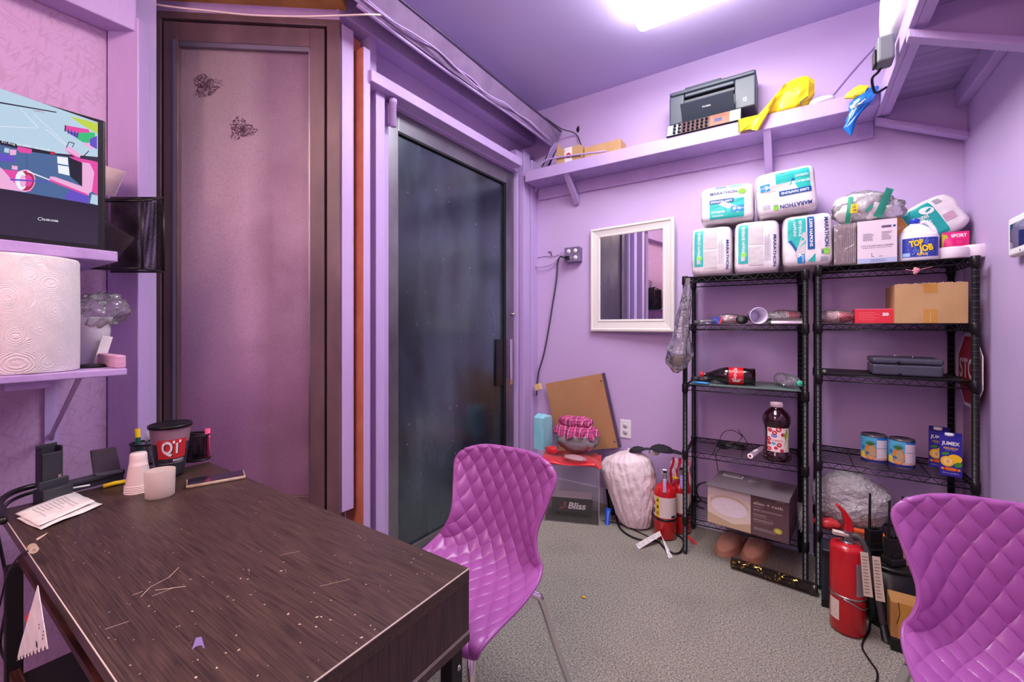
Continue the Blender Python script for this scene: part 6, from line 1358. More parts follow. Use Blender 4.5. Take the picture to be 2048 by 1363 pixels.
# cable bundle under the eave
for k, (lab, dx, dz) in enumerate((('lilac painted cable sagging along the lower edge of the eave', 0, 0), ('second lilac cable looping just under the eave', .018, -.010))):
    b = MB(); r_ = random.Random(20+k); pts = [V((-1.50+dx+.006*r_.uniform(-1, 1), 1.12+.145*i, 2.600+dz+.012*r_.uniform(-1, 1)-.012*math.sin(i*1.3+k))) for i in range(12)]; b.tube(pts, .0042, 7, smooth=5); S(b, 'eave_cable', M_trim, lab, 'cable', group='cables under the eave')
b = MB(); pts = [onP(x, y, A0+ND*.155, ND) for x, y in ((262, -8), (300, 6), (345, 14), (420, 22), (500, 30), (600, 33), (680, 31), (738, 29))]; pts += [onX(772, 30, -1.50)]; b.tube(pts, .0036, 7, smooth=6); S(b, 'white_cable', C('cream_white_cable', (244, 226, 214), .4), 'white cable drooping across the top of the dark framed panel', 'cable')

# =================================================================== ON THE LONG SHELF
zs = ZS1+.0035
t = T('small_carton', 'small open brown carton with a round red sticker on the long shelf', 'box', (onY(1113, 320, 2.68).x+.0, 2.68, zs)); w = onY(1161, 320, 2.68).x-onY(1113, 320, 2.68).x; h = max(.05, onY(1140, 294, 2.68).z-zs)
b = MB(); b.box((0, 0, 0), (w, .09, h)); b.prism([(0, 0, h), (0, .09, h), (.0, .04, h+.075)], (.002, 0, 0)); b.prism([(0, .088, h), (.05, .088, h), (.03, .090, h+.06)], (0, .002, 0)); P(b, 'carton', t, M_card, bevel=.001); F = flat((0, 0, 0), (1, 0, 0), (0, 0, 1))
b = MB(); b.drect(F, w*.34, 0.002, w*.66, h, 0, .0005); b.ddisc(F, w*.5, h*.5, .018, .018, 1, .001); b.dtext(F, '4', w*.5, h*.5, .02, 0, .0014); P(b, 'sticker', t, [M_paper, M_red])
x0, x1 = onY(1166, 320, 2.70).x, onY(1243, 300, 2.74).x; b = MB(); b.box((0, 0, 0), (x1-x0, .11, max(.04, onY(1225, 278, 2.70).z-zs))); S(b, 'long_carton', M_card, 'plain brown carton lying beside the small stickered carton', 'box', (x0, 2.72, zs), (0, 0, .0), bevel=.003)
# printer
pw = .44; xp0 = onY(1337, 230, 2.67).x; xp1 = onY(1511, 200, 2.67).x; pw = xp1-xp0
t = T('printer', 'dark grey inkjet printer with its front tray folded open on the long shelf', 'printer', (xp0, 2.69, zs+.084)); zz = onY(1503, 140, 2.69).z-zs-.080; phh = zz
M_prn = mat('printer_charcoal', (62, 70, 82), .38, col2=(56, 64, 76), nscale=3)
b = MB(); b.box((0, .0, 0), (.085, .16, phh*.86)); b.box((pw-.105, 0, 0), (pw, .16, phh*.86)); b.box((.085, .02, 0), (pw-.105, .16, phh*.22)); b.box((.085, .10, phh*.2), (pw-.105, .16, phh*.86)); b.box((.085, .002, phh*.74), (pw-.105, .1, phh*.86)); P(b, 'housing', t, M_prn, bevel=.008, seg=4)
b = MB(); b.box((0, .002, phh*.87), (pw, .16, phh)); P(b, 'scanner_lid', t, M_prn, bevel=.010, seg=4)
b = MB(); b.box((.08, .03, phh), (pw*.62, .15, phh+.022)); P(b, 'document_feeder', t, M_prn, bevel=.008, seg=3)
b = MB(); b.box((.086, .03, phh*.24), (pw-.106, .1, phh*.73)); P(b, 'dark_opening', t, M_black)
b = MB(); b.box((.086, .006, phh*.58), (pw-.106, .02, phh*.66)); P(b, 'inner_rail', t, M_dkgrey)
b = MB(); b.prism([(.078, -.075, phh*.40), (.078, -.070, phh*.42), (.078, .0, phh*-.04), (.078, -.006, phh*-.06)], (pw-.18, 0, 0)); P(b, 'front_tray', t, M_prn, bevel=.003)
F = flat((.078+(pw-.18)/2, -.0425, phh*.17), (1, 0, 0), (0, -.069, phh*.46)); b = MB(); b.dtext(F, 'PIXMA', 0, .01, .014, 0, .003, bold=.01, width=.045)
F = flat((0, 0, 0), (1, 0, 0), (0, 0, 1)); b.drect(F, pw-.06, phh*.18, pw-.045, phh*.18+.02, 0, .0008); b.drect(F, pw-.057, phh*.2, pw-.048, phh*.2+.012, 1, .0012); P(b, 'markings', t, [M_wink, M_prn])
b = MB(); b.box((.12, .02, phh*.49), (.26, .03, phh*.53)); P(b, 'paper_guide', t, C('pale_roller', (206, 206, 212), .4))
# old mixer keyboard
xk0, xk1 = onY(1334, 270, 2.65).x, onY(1482, 245, 2.65).x
t = T('mixing_board', 'narrow audio mixing board with rows of black knobs lying under the printer', 'mixer', (xk0, 2.635, zs-.001)); w = xk1-xk0
b = MB(); b.box((0, .026, 0), (w, .20, .074)); b.add([(0, 0, 0), (w, 0, 0), (w, .026, .075), (0, .026, .075), (0, .026, 0), (w, .026, 0)], [(0, 1, 2, 3), (0, 3, 4), (1, 5, 2), (3, 2, 5, 4)]); P(b, 'chassis', t, M_blackm)
nv_ = V((0, .026, .075)).normalized(); F = flat((0, 0, 0), (1, 0, 0), nv_); b = MB()
b.drect(F, .002, .004, w*.20, .076, 0, .0006); b.drect(F, w*.20, .004, w*.60, .076, 1, .0006); b.drect(F, w*.60, .004, w*.86, .076, 2, .0006); b.drect(F, w*.86, .004, w-.002, .076, 0, .0006)
b.drect(F, w*.66, .025, w*.76, .05, 3, .001); b.tube([F(.014, .014+.0*k, .001) for k in range(2)], .003, 6) ; lines(b, F, w*.63, .056, w*.84, .072, 3, 4, .3, .001); lines(b, F, .03, .01, .045, .07, 9, 3, .3, .001); P(b, 'face_panel', t, [C('silver_panel', (150, 156, 170), .4), C('wine_panel', (74, 44, 48), .5), C('copper_panel', (150, 86, 62), .4), C('panel_navy', (48, 56, 96), .4), C('panel_print', (60, 40, 40), .5)])
kn = []
for i in range(2):
    for j in range(3): kn.append((w*.115+i*.026, .014+j*.025, .0085))
for i in range(6):
    for j in range(3): kn.append((w*.25+i*.024, .014+j*.024, .0075))
for (x_, y_, r_) in kn:
    b = MB(); b.lathe([(0, 0), (r_, 0), (r_*.8, .010), (0, .011)], F(x_, y_, .001), 12, axis=F(0, 0, 1)-F(0, 0, 0)); P(b, 'knob', t, M_black)
# yellow bag
def crumple(mb, prof, seed, m=0):   # prof: list of (centre, half width vector, half thickness vector); lofted ring bag
    n = 34; L = len(prof)-1
    def fn(u, v):
        x = v*L; i = min(int(x), L-1); f = x-i; f = f*f*(3-2*f)
        c = V(prof[i][0]).lerp(V(prof[i+1][0]), f); a = V(prof[i][1]).lerp(V(prof[i+1][1]), f); d = V(prof[i][2]).lerp(V(prof[i+1][2]), f)
        an = 2*PI*u; k = 1+.16*math.sin(an*6+3*nz((math.cos(an), math.sin(an), v*3), 1.5, seed)*2+v*3)*.6+.20*nz((math.cos(an)*2, math.sin(an)*2, v*6), 1, seed)
        return c+a*math.cos(an)*k+d*math.sin(an)*k
    mb.grid(fn, n, 12*L, m)
yy = lambda px, py, Y=2.66: onY(px, py, Y)
b = MB(); crumple(b, [(yy(1508, 258, 2.61), (.02, 0, -.01), (0, .01, .01)), (yy(1511, 236, 2.63), (.075, 0, .055), (0, .03, .02)), (yy(1528, 218, 2.66), (.075, 0, .085), (0, .045, .025)), (yy(1560, 208, 2.70), (.03, 0, .100), (0, .05, .02)), (yy(1598, 190, 2.70), (.01, 0, .088), (0, .05, .02)), (yy(1617, 182, 2.70), (0, 0, .07), (0, .04, .01)), (yy(1629, 176, 2.70), (0, 0, .035), (0, .012, .0))], 4)
c = sum((V(p) for p in b.v), V((0, 0, 0)))/len(b.v); b.v = [tuple(V(p)-c) for p in b.v]; b.v = [(x, y, z if z+c.z > zs+.002 or y+c.y < 2.63 else zs+.002-c.z) for x, y, z in b.v]
t = T('yellow_bag', 'crumpled yellow plastic bag drooping over the edge of the long shelf', 'bag', c); P(b, 'bag', t, mat('yellow_bag_film', (246, 212, 30), .3, bump=.7, bscale=22))
b = MB(); Fq_ = lambda a, d_, h=0: onY(1600+a, 205-d_, 2.66-.035)-c
b.dline(Fq_, [(0, 0), (16, 12)], 2.5, 0); b.dline(Fq_, [(0, 0), (3, -8)], 2, 0); P(b, 'printing', t, M_black)
t = T('tape_roll', 'roll of white tape leaning behind the yellow bag on the long shelf', 'tape roll', onY(1644, 206, 2.70)+V((0, 0, 0))); t.location.z = zs
b = MB(); b.lathe([(.045, 0), (.055, 0), (.055, .024), (.045, .024), (.045, 0)], n=36); P(b, 'tape', t, M_white); b = MB(); b.lathe([(.0415, .0005), (.0448, .0005), (.0448, .0235), (.0415, .0235), (.0415, .0005)], n=36); P(b, 'core', t, C('brown_core', (120, 96, 86), .7))
# blue snack bag hanging over the shelf corner
b = MB(); pr_ = [(yy(1742, 178, 2.62), (.03, 0, .004), (0, .02, 0)), (yy(1728, 192, 2.61), (.05, 0, .016), (0, .02, .0)), (yy(1722, 212, 2.60), (.045, 0, .02), (0, .018, 0)), (yy(1708, 235, 2.60), (.03, 0, .02), (0, .014, 0)), (yy(1698, 252, 2.60), (.024, 0, .006), (0, .010, 0)), (yy(1702, 271, 2.60), (.002, 0, 0), (0, .002, 0))]
crumple(b, pr_, 9); t = T('snack_bag', 'bright blue and yellow snack bag hanging over the shelf corner', 'snack bag'); P(b, 'bag', t, mat('blue_foil_bag', (30, 118, 206), .2, bump=.5, bscale=24, coat=.4))
b = MB(); crumple(b, [(yy(1732, 181, 2.60), (.012, 0, .02), (0, .012, 0)), (yy(1712, 184, 2.60), (.008, 0, .030), (0, .012, 0)), (yy(1690, 193, 2.60), (.003, 0, .010), (0, .004, 0))], 12); P(b, 'yellow_corner', t, C('snack_yellow', (238, 208, 50), .3))
b = MB(); Fb = lambda a, d_, h=0: onY(1719+a*math.cos(.6)+d_*math.sin(.6), 207-a*math.sin(.6)+(-d_)*math.cos(.6), 2.572-h*6)
b.dpoly(Fb, [(-16, -7), (14, -7), (16, 0), (14, 8), (-14, 8)], 0, .0005); b.dtext(Fb, 'CHIP', 0, 0, 13, 1, .0012, bold=.03, width=26); P(b, 'logo_patch', t, [M_black, M_wink])
# on the right-hand shelf
b = MB(); blob(b, (0, 0, .13), (.055, .15, .13), 3, .08, 5, 30, 22, power=.7, flat_z=.001); S(b, 'white_sack', C('white_woven_bag', (232, 230, 230), .6), 'rounded white bag sitting on the edge of the right-hand shelf', 'bag', (XS+.012, 2.25, ZS1+.006))
pa = onX(1768, 110, XS+.05); t = T('power_adapter', 'grey power adapter with a black plug on the right-hand shelf edge', 'adapter', (.276, onX(1762, 110, .27).y-.04, 2.265))
b = MB(); b.box((-.026, -.038, 0), (.026, .038, .10)); P(b, 'adapter_body', t, C('mid_grey_plastic', (112, 116, 120), .5), bevel=.010, seg=3); b = MB(); b.box((-.036, -.024, .0), (-.026, .024, .06)); P(b, 'vent_block', t, M_black, bevel=.003)
y_ = t.location.y; b = MB(); b.tube([(.276, y_, 2.283), (.262, y_+.03, 2.26), (.245, y_+.06, 2.25), (.255, y_+.09, 2.21), (.27, y_+.12, 2.215), (.300, y_+.15, 2.24)], .005, 8, smooth=6); S(b, 'adapter_cable', M_black, 'short black cord looping over the edge of the right-hand shelf', 'cord')
b = MB(); b.tube([onY(1650, 208, YB-.006), onY(1690, 160, YB-.006), onY(1720, 125, YB-.006), onY(1752, 90, YB-.006), onY(1768, 68, YB-.03), onY(1778, 40, YB-.1)], .0028, 6, smooth=5); S(b, 'wall_cable', M_trim, 'thin lilac cable running diagonally up the back wall to the right shelf', 'cable')

# =================================================================== RIGHT WALL
# small white framed panel
ya, yb_ = onX(2015, 470, XR-.03).y, onX(2015, 470, XR-.03).y-.36
za, zb_ = onX(2016, 516, XR-.03).z, onX(2015, 438, XR-.03).z
t = T('wall_tablet', 'white rounded panel with a glossy screen mounted on the right wall', 'wall panel', (XR, (ya+yb_)/2, (za+zb_)/2)); lo_ = V(t.location)
b = MB(); rbox(b, t, (XR-.03, yb_, za), (XR, ya, zb_)); P(b, 'casing', t, M_white, bevel=.012, seg=4)
b = MB(); ysc = onX(2020, 470, XR-.031).y; zc1, zc0 = onX(2022, 449, XR-.031).z, onX(2022, 497, XR-.031).z; rbox(b, t, (XR-.0312, yb_+.02, zc0), (XR-.030, ysc, zc1)); P(b, 'screen', t, mat('glossy_screen', (120, 130, 150), .03, .9))
b = MB(); b.lathe([(0, 0), (.003, 0), (.003, .0008), (0, .001)], onX(2040, 499, XR-.0305)-lo_, 12, axis=(-1, 0, 0)); P(b, 'button', t, M_grey)
# stop sign paddle
cs_ = onP(1941, 742, V((.545, 2.83, 0)), V((1, 0, 0))); 
t = T('stop_paddle', 'red octagonal stop sign paddle on a wooden stick leaning in the corner', 'sign', (.617, 2.66, 0)); rS = .175
zc_ = onX(1941, 742, .60).z; R_ = rS
u_ = V((0, -1, 0)); v_ = V((0, 0, 1)); n_ = u_.cross(v_)
yc_ = -.0
def oct_(r, h): return [V((0, 0, zc_))+u_*(r*math.cos(PI/8+k*PI/4))+v_*(r*math.sin(PI/8+k*PI/4))+n_*h for k in range(8)]
b = MB(); b.prism(oct_(R_, 0), n_*.003, 0); b.poly(oct_(R_*.90, .0036), 1); b.poly(oct_(R_*.90, -.0006)[::-1], 1)
Fo = lambda a, d_, h=0: V((0, 0, zc_))-u_*(-a)+v_*d_+n_*(.0050+h)
P(b, 'sign_plate', t, [M_white, C('stop_red', (170, 22, 40), .35)])
sg = 1 if (n_.dot(V((-.6, -2.7, 0))) > 0) else -1
Fo = (lambda a, d_, h=0: V((0, 0, zc_))+u_*a+v_*d_+n_*(.0040+h)) if sg > 0 else (lambda a, d_, h=0: V((0, 0, zc_))-u_*a+v_*d_-n_*(.0012+h))
b = MB(); b.dtext(Fo, 'STOP', 0, 0, .12, 0, .0004, bold=.02, width=.26); P(b, 'lettering', t, M_white)
b = MB(); b.prism([(.001, -.085, .0), (.015, -.085, .0), (.015, .0, zc_-R_*.85), (.001, .0, zc_-R_*.85)], (0, .020, 0)); P(b, 'handle', t, mat('light_wood_stick', (196, 160, 140), .6)); t.rotation_euler = (0, math.radians(0), 0)

# =================================================================== FLOOR, LEFT OF THE RACKS
# acrylic display case
zc1 = onY(1198, 932, 2.50).z; xa, xb_ = -1.34, onY(1198, 1000, 2.42).x
Yc = 2.52; xb_ = onY(1198, 1045, Yc).x; xa = xb_-.34; hA = onY(1198, 933, Yc).z
t = T('acrylic_case', 'clear acrylic display cube standing on the carpet beside the door', 'display case', (0, 0, 0), (0, 0, math.radians(22))); w = (xb_-xa)/2; dA = .22; CR = V((xb_, Yc, 0)); RM = Matrix.Rotation(math.radians(22), 3, 'Z'); t.location = CR+RM @ V((-w, 0, 0)); CW = lambda x, y, z=0: CR+RM @ V((x-w, y, z))
for nm, a, c in (('side_wall', (-w, 0, 0), (-w+.005, dA, hA)), ('side_wall', (w-.005, 0, 0), (w, dA, hA)), ('front_wall', (-w, 0, 0), (w, .005, hA)), ('back_wall', (-w, dA-.005, 0), (w, dA, hA)), ('top_panel', (-w, 0, hA-.005), (w, dA, hA)), ('base_panel', (-w, 0, 0), (w, dA, .006))):
    b = MB(); b.box(a, c); P(b, nm, t, M_acryl)
b = MB(); e = .0022
for x in (-w, w):
    for y in (0, dA): b.box((x-e, y-e, 0), (x+e, y+e, hA))
for z in (0.002, hA):
    for y in (0, dA): b.box((-w, y-e, z-e), (w, y+e, z+e))
    for x in (-w, w): b.box((x-e, 0, z-e), (x+e, dA, z+e))
P(b, 'polished_edge', t, film('acrylic_edge', (236, 236, 244), .45, .1, .02, 4, .8))
# lidded black box inside
hb0 = onY(1185, 1030, Yc+.04).z; hb0 = max(hb0, .012); hb1 = onY(1185, 1000, Yc+.04).z; bxR = onY(1185, 1010, Yc+.04).x
t = T('gift_box', 'black and white box with white lettering inside the clear acrylic cube', 'box', CW(w-.045-.26, .085, .034), (0, 0, math.radians(22))); bw = .26; bh = .092
b = MB(); b.box((0, 0, 0), (bw, .12, bh), mf={1: 1}); P(b, 'carton', t, [C('charcoal_card', (52, 50, 54), .5), C('white_card_top', (222, 218, 226), .5)], bevel=.001)
F = flat((0, 0, 0), (1, 0, 0), (0, 0, 1)); b = MB(); b.dtext(F, 'Bliss', bw*.62, bh*.45, .058, 0, .001, bold=.03, shear=.2, width=.115)
xs_ = bw*.28; b.dline(F, [(xs_-.02, .02), (xs_-.01, .03), (xs_, .028), (xs_+.01, .045), (xs_+.018, .035), (xs_+.012, .055), (xs_+.022, .052)], .0022, 1, .001); b.dline(F, [(xs_-.024, .016), (xs_-.004, .022), (xs_+.012, .024), (xs_+.02, .034)], .0022, 1, .001); b.ddisc(F, xs_+.014, .060, .006, .006, 1, .001, 12)
P(b, 'lettering', t, [M_wink, C('coral_outline', (220, 90, 110), .5)])
b = MB()
for x in (.03, bw-.05): b.box((x, .02, -.0265), (x+.02, .04, 0)); 
P(b, 'clear_foot', t, M_acryl)
# red cloth on the case
zt0 = hA+.002
b = MB()
def redc(u, v):
    x = -.20+.375*u; y = -.03+.27*v; z = .022+.012*math.sin(u*9+v*4)+.01*nz((u*4, v*4, 0), 1, 4); z *= (1-.4*abs(2*v-1)**3)
    if v < .02: z = .002
    if u > .93: x -= 0; z *= .7; y -= .03
    return V((x, y, max(.002, z)))
b.grid(redc, 34, 22); b.grid(lambda u, v: V((redc(u, 0).x, redc(u, 0).y-.001+.012*math.sin(PI*v), .002+.018*v*(1+.3*math.sin(u*13)))), 34, 4)
def redf(u, v): p_ = redc(u, 0); q_ = redc(u, .04); return V((p_.x, p_.y-.014*math.sin(PI*v), .001+(q_.z)*v))
b = MB(); b.grid(lambda u, v: redc(u, .03+.97*v), 34, 22); b.grid(lambda u, v: V((redc(u, .03).x, redc(u, .03).y-.010*math.sin(PI*v), .001+(redc(u, .03).z-.001)*v)), 34, 5)
S(b, 'red_cloth', mat('red_nylon', (206, 30, 46), .4, bump=.4, bscale=14, sheen=.3), 'folded red cloth lying on top of the acrylic cube', 'cloth', CW(.01, 0, zt0), (0, 0, math.radians(22)))
zr_ = zt0+.034
b = MB(); blob(b, (0, 0, .02), (.05, .03, .025), 4, .3, 6, 20, 14, flat_z=.001); S(b, 'red_sock', MATS['red_nylon'], 'small bunched red fabric between the teal carton and the plaid bundle', 'cloth', (onY(1100, 900, 2.50).x+.015, 2.50, zr_+.002))
# bag with dark things and plaid cloth on top
bc = onY(1153, 870, 2.615)
t = T('packed_bag', 'clear plastic bag stuffed with dark things, on the red cloth', 'plastic bag', (bc.x, 2.615, zr_+.002))
b = MB(); blob(b, (0, 0, .085), (.145, .11, .088), 15, .16, 7, 50, 30, flat_z=.002, crease=.06); P(b, 'bag_film', t, M_bagclear); b = MB(); blob(b, (.01, 0, .08), (.12, .09, .075), 16, .15, 6, 36, 22, flat_z=.004); P(b, 'dark_contents', t, mat('dark_contents', (56, 46, 58), .5, col2=(110, 70, 70), nscale=8))
def plaid():
    m, nt, bb = node_mat('pink_plaid_cloth'); tc = nt.nodes.new('ShaderNodeTexCoord'); sp = nt.nodes.new('ShaderNodeSeparateXYZ'); nt.links.new(tc.outputs['Object'], sp.inputs[0])
    def stripe(out, k, th, ph=0):
        a = nt.nodes.new('ShaderNodeMath'); a.operation = 'MULTIPLY_ADD'; a.inputs[1].default_value = k; a.inputs[2].default_value = ph; nt.links.new(out, a.inputs[0])
        s_ = nt.nodes.new('ShaderNodeMath'); s_.operation = 'SINE'; nt.links.new(a.outputs[0], s_.inputs[0])
        g = nt.nodes.new('ShaderNodeMath'); g.operation = 'GREATER_THAN'; g.inputs[1].default_value = th; nt.links.new(s_.outputs[0], g.inputs[0]); return g.outputs[0]
    def mx(f, a, c, fac=1):
        n = nt.nodes.new('ShaderNodeMix'); n.data_type = 'RGBA'; mu = nt.nodes.new('ShaderNodeMath'); mu.operation = 'MULTIPLY'; mu.inputs[1].default_value = fac; nt.links.new(f, mu.inputs[0]); nt.links.new(mu.outputs[0], n.inputs[0])
        if isinstance(a, tuple): n.inputs[6].default_value = lin(a)
        else: nt.links.new(a, n.inputs[6])
        n.inputs[7].default_value = lin(c); return n.outputs[2]
    col = mx(stripe(sp.outputs[0], 170, .2), (222, 84, 146), (176, 56, 118), .7); col = mx(stripe(sp.outputs[2], 190, .2, 1), col, (176, 56, 118), .6)
    col = mx(stripe(sp.outputs[0], 340, .86), col, (44, 30, 60), .9); col = mx(stripe(sp.outputs[2], 380, .88), col, (44, 30, 60), .8); col = mx(stripe(sp.outputs[0], 170, .985, 1.5), col, (240, 226, 240), .9)
    nt.links.new(col, bb.inputs['Base Color']); bb.inputs['Roughness'].default_value = .85; return m
b = MB()
def pl1(u, v):
    a = 2*PI*u; k = 1+.10*math.sin(a*11)*(1-v*.3)+.06*nz((math.cos(a), math.sin(a), v*2), 3, 2); r = [.150, .146, .118, .112, .108, .06, .0][min(int(v*6), 6)] if False else None
    L = [(.150, .0), (.148, .025), (.122, .058), (.104, .066), (.116, .085), (.112, .105), (.07, .112), (0, .100)]; x = v*(len(L)-1); i = min(int(x), len(L)-2); f = x-i
    r = L[i][0]*(1-f)+L[i+1][0]*f; z = L[i][1]*(1-f)+L[i+1][1]*f; return V((r*math.cos(a)*k, r*.72*math.sin(a)*k, z+.010*math.sin(a*5+1)*(1-v)))
b.grid(pl1, 110, 42); S(b, 'plaid_skirt', plaid(), 'gathered pink and black plaid skirt bundled on top of the packed bag', 'clothing', (bc.x-.005, 2.615, zr_+.118))
b = MB(); blob(b, (0, 0, .008), (.075, .045, .012), 5, .3, 6, 24, 12, flat_z=.001); S(b, 'tissue_scrap', film('pale_pink_film', (248, 214, 220), .6, .3, .5, 14, .4), 'pale translucent scrap on the red cloth in front of the packed bag', 'scrap', (onY(1150, 918, 2.48).x, 2.475, zr_+.000))
# teal carton
tx = onY(1087, 870, 2.52).x; ht = onY(1094, 838, 2.52).z-zr_
b = MB(); b.box((-.075, 0, 0), (0, .12, ht)); b.prism([(-.075, 0, ht), (0, 0, ht), (0, .05, ht+.02), (-.075, .05, ht+.02)], (0, .004, 0)); S(b, 'teal_carton', mat('pale_teal_card', (128, 206, 222), .45, col2=(160, 222, 232), nscale=8, nstretch=(2, 2, .5)), 'pale teal carton standing at the door end of the acrylic cube', 'box', (tx, 2.52, zr_+.001), bevel=.001)
# leaning cork board
bd = [onY(1084, 775, YB-.05), onY(1204, 746, YB-.05), onY(1237, 895, YB-.05), onY(1130, 915, YB-.05)]
w_ = (bd[2]-bd[1]).normalized(); u2 = V((-w_.z, 0, w_.x)) * (-1); 
tr_, br_ = bd[1], bd[2]; hgt = (br_-tr_).length; ux = V((w_.z, 0, -w_.x)); ux = ux if ux.x < 0 else -ux
t = T('cork_board', 'tilted brown hardboard panel with a dark edge leaning on the back wall', 'board', br_); L = .46
b = MB(); q = [V((0, 0, 0)), tr_-br_, tr_-br_+ux*L, ux*L]; b.prism(q, (0, .016, 0)); P(b, 'panel', t, mat('brown_hardboard', (184, 140, 98), .7, col2=(176, 130, 88), nscale=5))
dv = (tr_-br_).normalized(); b = MB(); b.prism([V((0, -.004, 0))-ux*.014-dv*.0, tr_-br_+V((0, -.004, 0))-ux*.014, tr_-br_+V((0, -.004, 0)), V((0, -.004, 0))], (0, .024, 0)); P(b, 'dark_edge', t, C('plum_edge', (84, 66, 96), .5))
b = MB()
for f_ in (.08, .9): b.lathe([(0, 0), (.006, 0), (.005, .002), (0, .002)], (tr_-br_)*f_+ux*.02+V((0, 0, 0)), 12, axis=(0, -1, 0))
P(b, 'screw', t, M_ink)
cb = onY(1078, 772, YB-.06); b = MB(); b.box((-.022, -.015, -.022), (.022, .015, .022)); S(b, 'corner_block', C('pale_pine', (226, 190, 130), .6), 'small pale pine block on the upper left corner of the hardboard', 'wood block', (-1.655+.03, YB-.085, cb.z), (0, math.radians(-20), 0))
# tube with blue lid
p0 = V(onY(1221, 1000, 2.60)); top = onY(1212, 918, 2.66); bot = onY(1222, 1010, 2.52); bot = V((onY(1222, 1010, 2.70).x+.004, 2.72, .004)); top = onY(1212, 916, 2.79)
t = T('tall_canister', 'tall white ribbed canister with a blue lid leaning against the back wall', 'canister', bot); ax = (top-bot); Lc = ax.length
b = MB(); rc = .034; pf = [(0, 0), (rc*.7, 0), (rc*.75, .02), (rc*.82, Lc*.45), (rc*.82, Lc*.47)]
for k in range(10): z = Lc*(.55+.038*k); pf += [(rc*(.88+.012*k), z), (rc*(.88+.012*k)+.002, z+.006)]
pf += [(rc, Lc-.03), (0, Lc-.03)]; b.lathe(pf, n=28, axis=ax, ms=[1 if z < Lc*.2 else 0 for r, z in pf[:-1]]); P(b, 'canister_body', t, [mat('warm_white_plastic', (222, 208, 200), .4), M_black])
b = MB()
for k in range(3): pass
b.lathe([(0, Lc-.034), (rc*1.28, Lc-.034), (rc*1.34, Lc-.026), (rc*1.34, Lc-.006), (rc*1.2, Lc), (0, Lc)], n=14, axis=ax, sm=False); P(b, 'lid', t, C('denim_blue_lid', (24, 84, 150), .4))
b = MB(); b.cyl((0, 0, 0), (.012, -.01, .10), .014, .017, 14); S(b, 'blue_tip', C('cobalt_plastic', (30, 78, 190), .35), 'bright blue plastic nozzle on the floor beside the white trash bag', 'nozzle', onZ(1214, 1048, 0)+V((0, 0, .002)))
# white trash bag
tb = onZ(1282, 1046, 0)
xw0, xw1 = onY(1216, 960, 2.65).x, onY(1312, 960, 2.65).x
t = T('trash_bag', 'full white plastic trash bag sitting against the wall beside the extinguishers', 'trash bag', ((xw0+xw1)/2-.0, 2.655, 0)); hwb = onY(1300, 912, 2.62).z
b = MB(); rw = (xw1-xw0)/2
def tbag(u, v):
    L = [(0.0, .0), (.42, .0), (.60, .03), (.74, .14), (.90, .36), (1.0, .60), (1.0, .76), (.86, .90), (.50, .985), (0, 1.0)]; x = v*(len(L)-1); i = min(int(x), len(L)-2); f = x-i
    r = L[i][0]*(1-f)+L[i+1][0]*f; z = L[i][1]*(1-f)+L[i+1][1]*f; a = 2*PI*u
    r *= 1+.05*nz((math.cos(a)*1.4, math.sin(a)*1.4, z*2), 2, 3)+.018*math.sin(a*19+9*z+6*nz((math.cos(a), math.sin(a), z), 2, 8))+.05*nz((math.cos(a)*3, math.sin(a)*3, z*4), 2.2, 5)+.03*nz((math.cos(a)*3, math.sin(a)*3, z*5), 6, 9)
    x_, y_ = r*rw*math.cos(a), r*.13*math.sin(a); lean = -(z-.5)*.55*rw
    if math.cos(a) < -.6 and .55 < z < .95: x_ -= .055*rw*((-math.cos(a)-.6)/.4)*math.sin((z-.55)/.4*PI)*4
    return V((x_+lean*(.6), y_, z*hwb*(1+.04*math.cos(a))))
b.grid(tbag, 150, 70); P(b, 'bag', t, mat('white_bag_plastic', (238, 222, 226), .38, bump=1.0, bscale=55, sheen=.2))
b = MB(); b.tube([(.10, -.06, hwb*.90), (-.02, -.10, hwb*.93), (-.10, -.05, hwb*.86)], .006, 6, smooth=4); 
for k, (px, py, lab, sc_) in enumerate(((1270, 916, 'black cap lying on top of the trash bag, at left', .8), (1320, 908, 'black cap lying on top of the trash bag, at right', 1.1))):
    c = onY(px, py, 2.60); b = MB(); b.grid(lambda u, v: V((.062*sc_*math.cos(2*PI*u)*math.cos(v*PI/2), .05*sc_*math.sin(2*PI*u)*math.cos(v*PI/2), .030*sc_*math.sin(v*PI/2)+.003*math.sin(2*PI*u*6)*v)), 32, 10); b.grid(lambda u, v: V((.055*sc_+.05*sc_*v, (u-.5)*.08*sc_*(1-.3*v*v), .006*(1-v*v))), 10, 5)
    tt = T('baseball_cap', lab, 'cap', (c.x, 2.64, hwb*(1.035 if k == 0 else 1.09))); P(b, 'crown', tt, C('black_fabric', (36, 34, 44), .8)); tt.rotation_euler = (0, math.radians(-12 if k == 0 else 4), .2); tt['group'] = 'black caps on the trash bag'
b = MB(); blob(b, (0, 0, .015), (.03, .02, .018), 3, .4, 8, 18, 12, flat_z=.0); S(b, 'white_tag', M_paper, 'small white paper tag poking up behind the black caps', 'tag', (onY(1307, 903, 2.68).x, 2.68, hwb*.985))
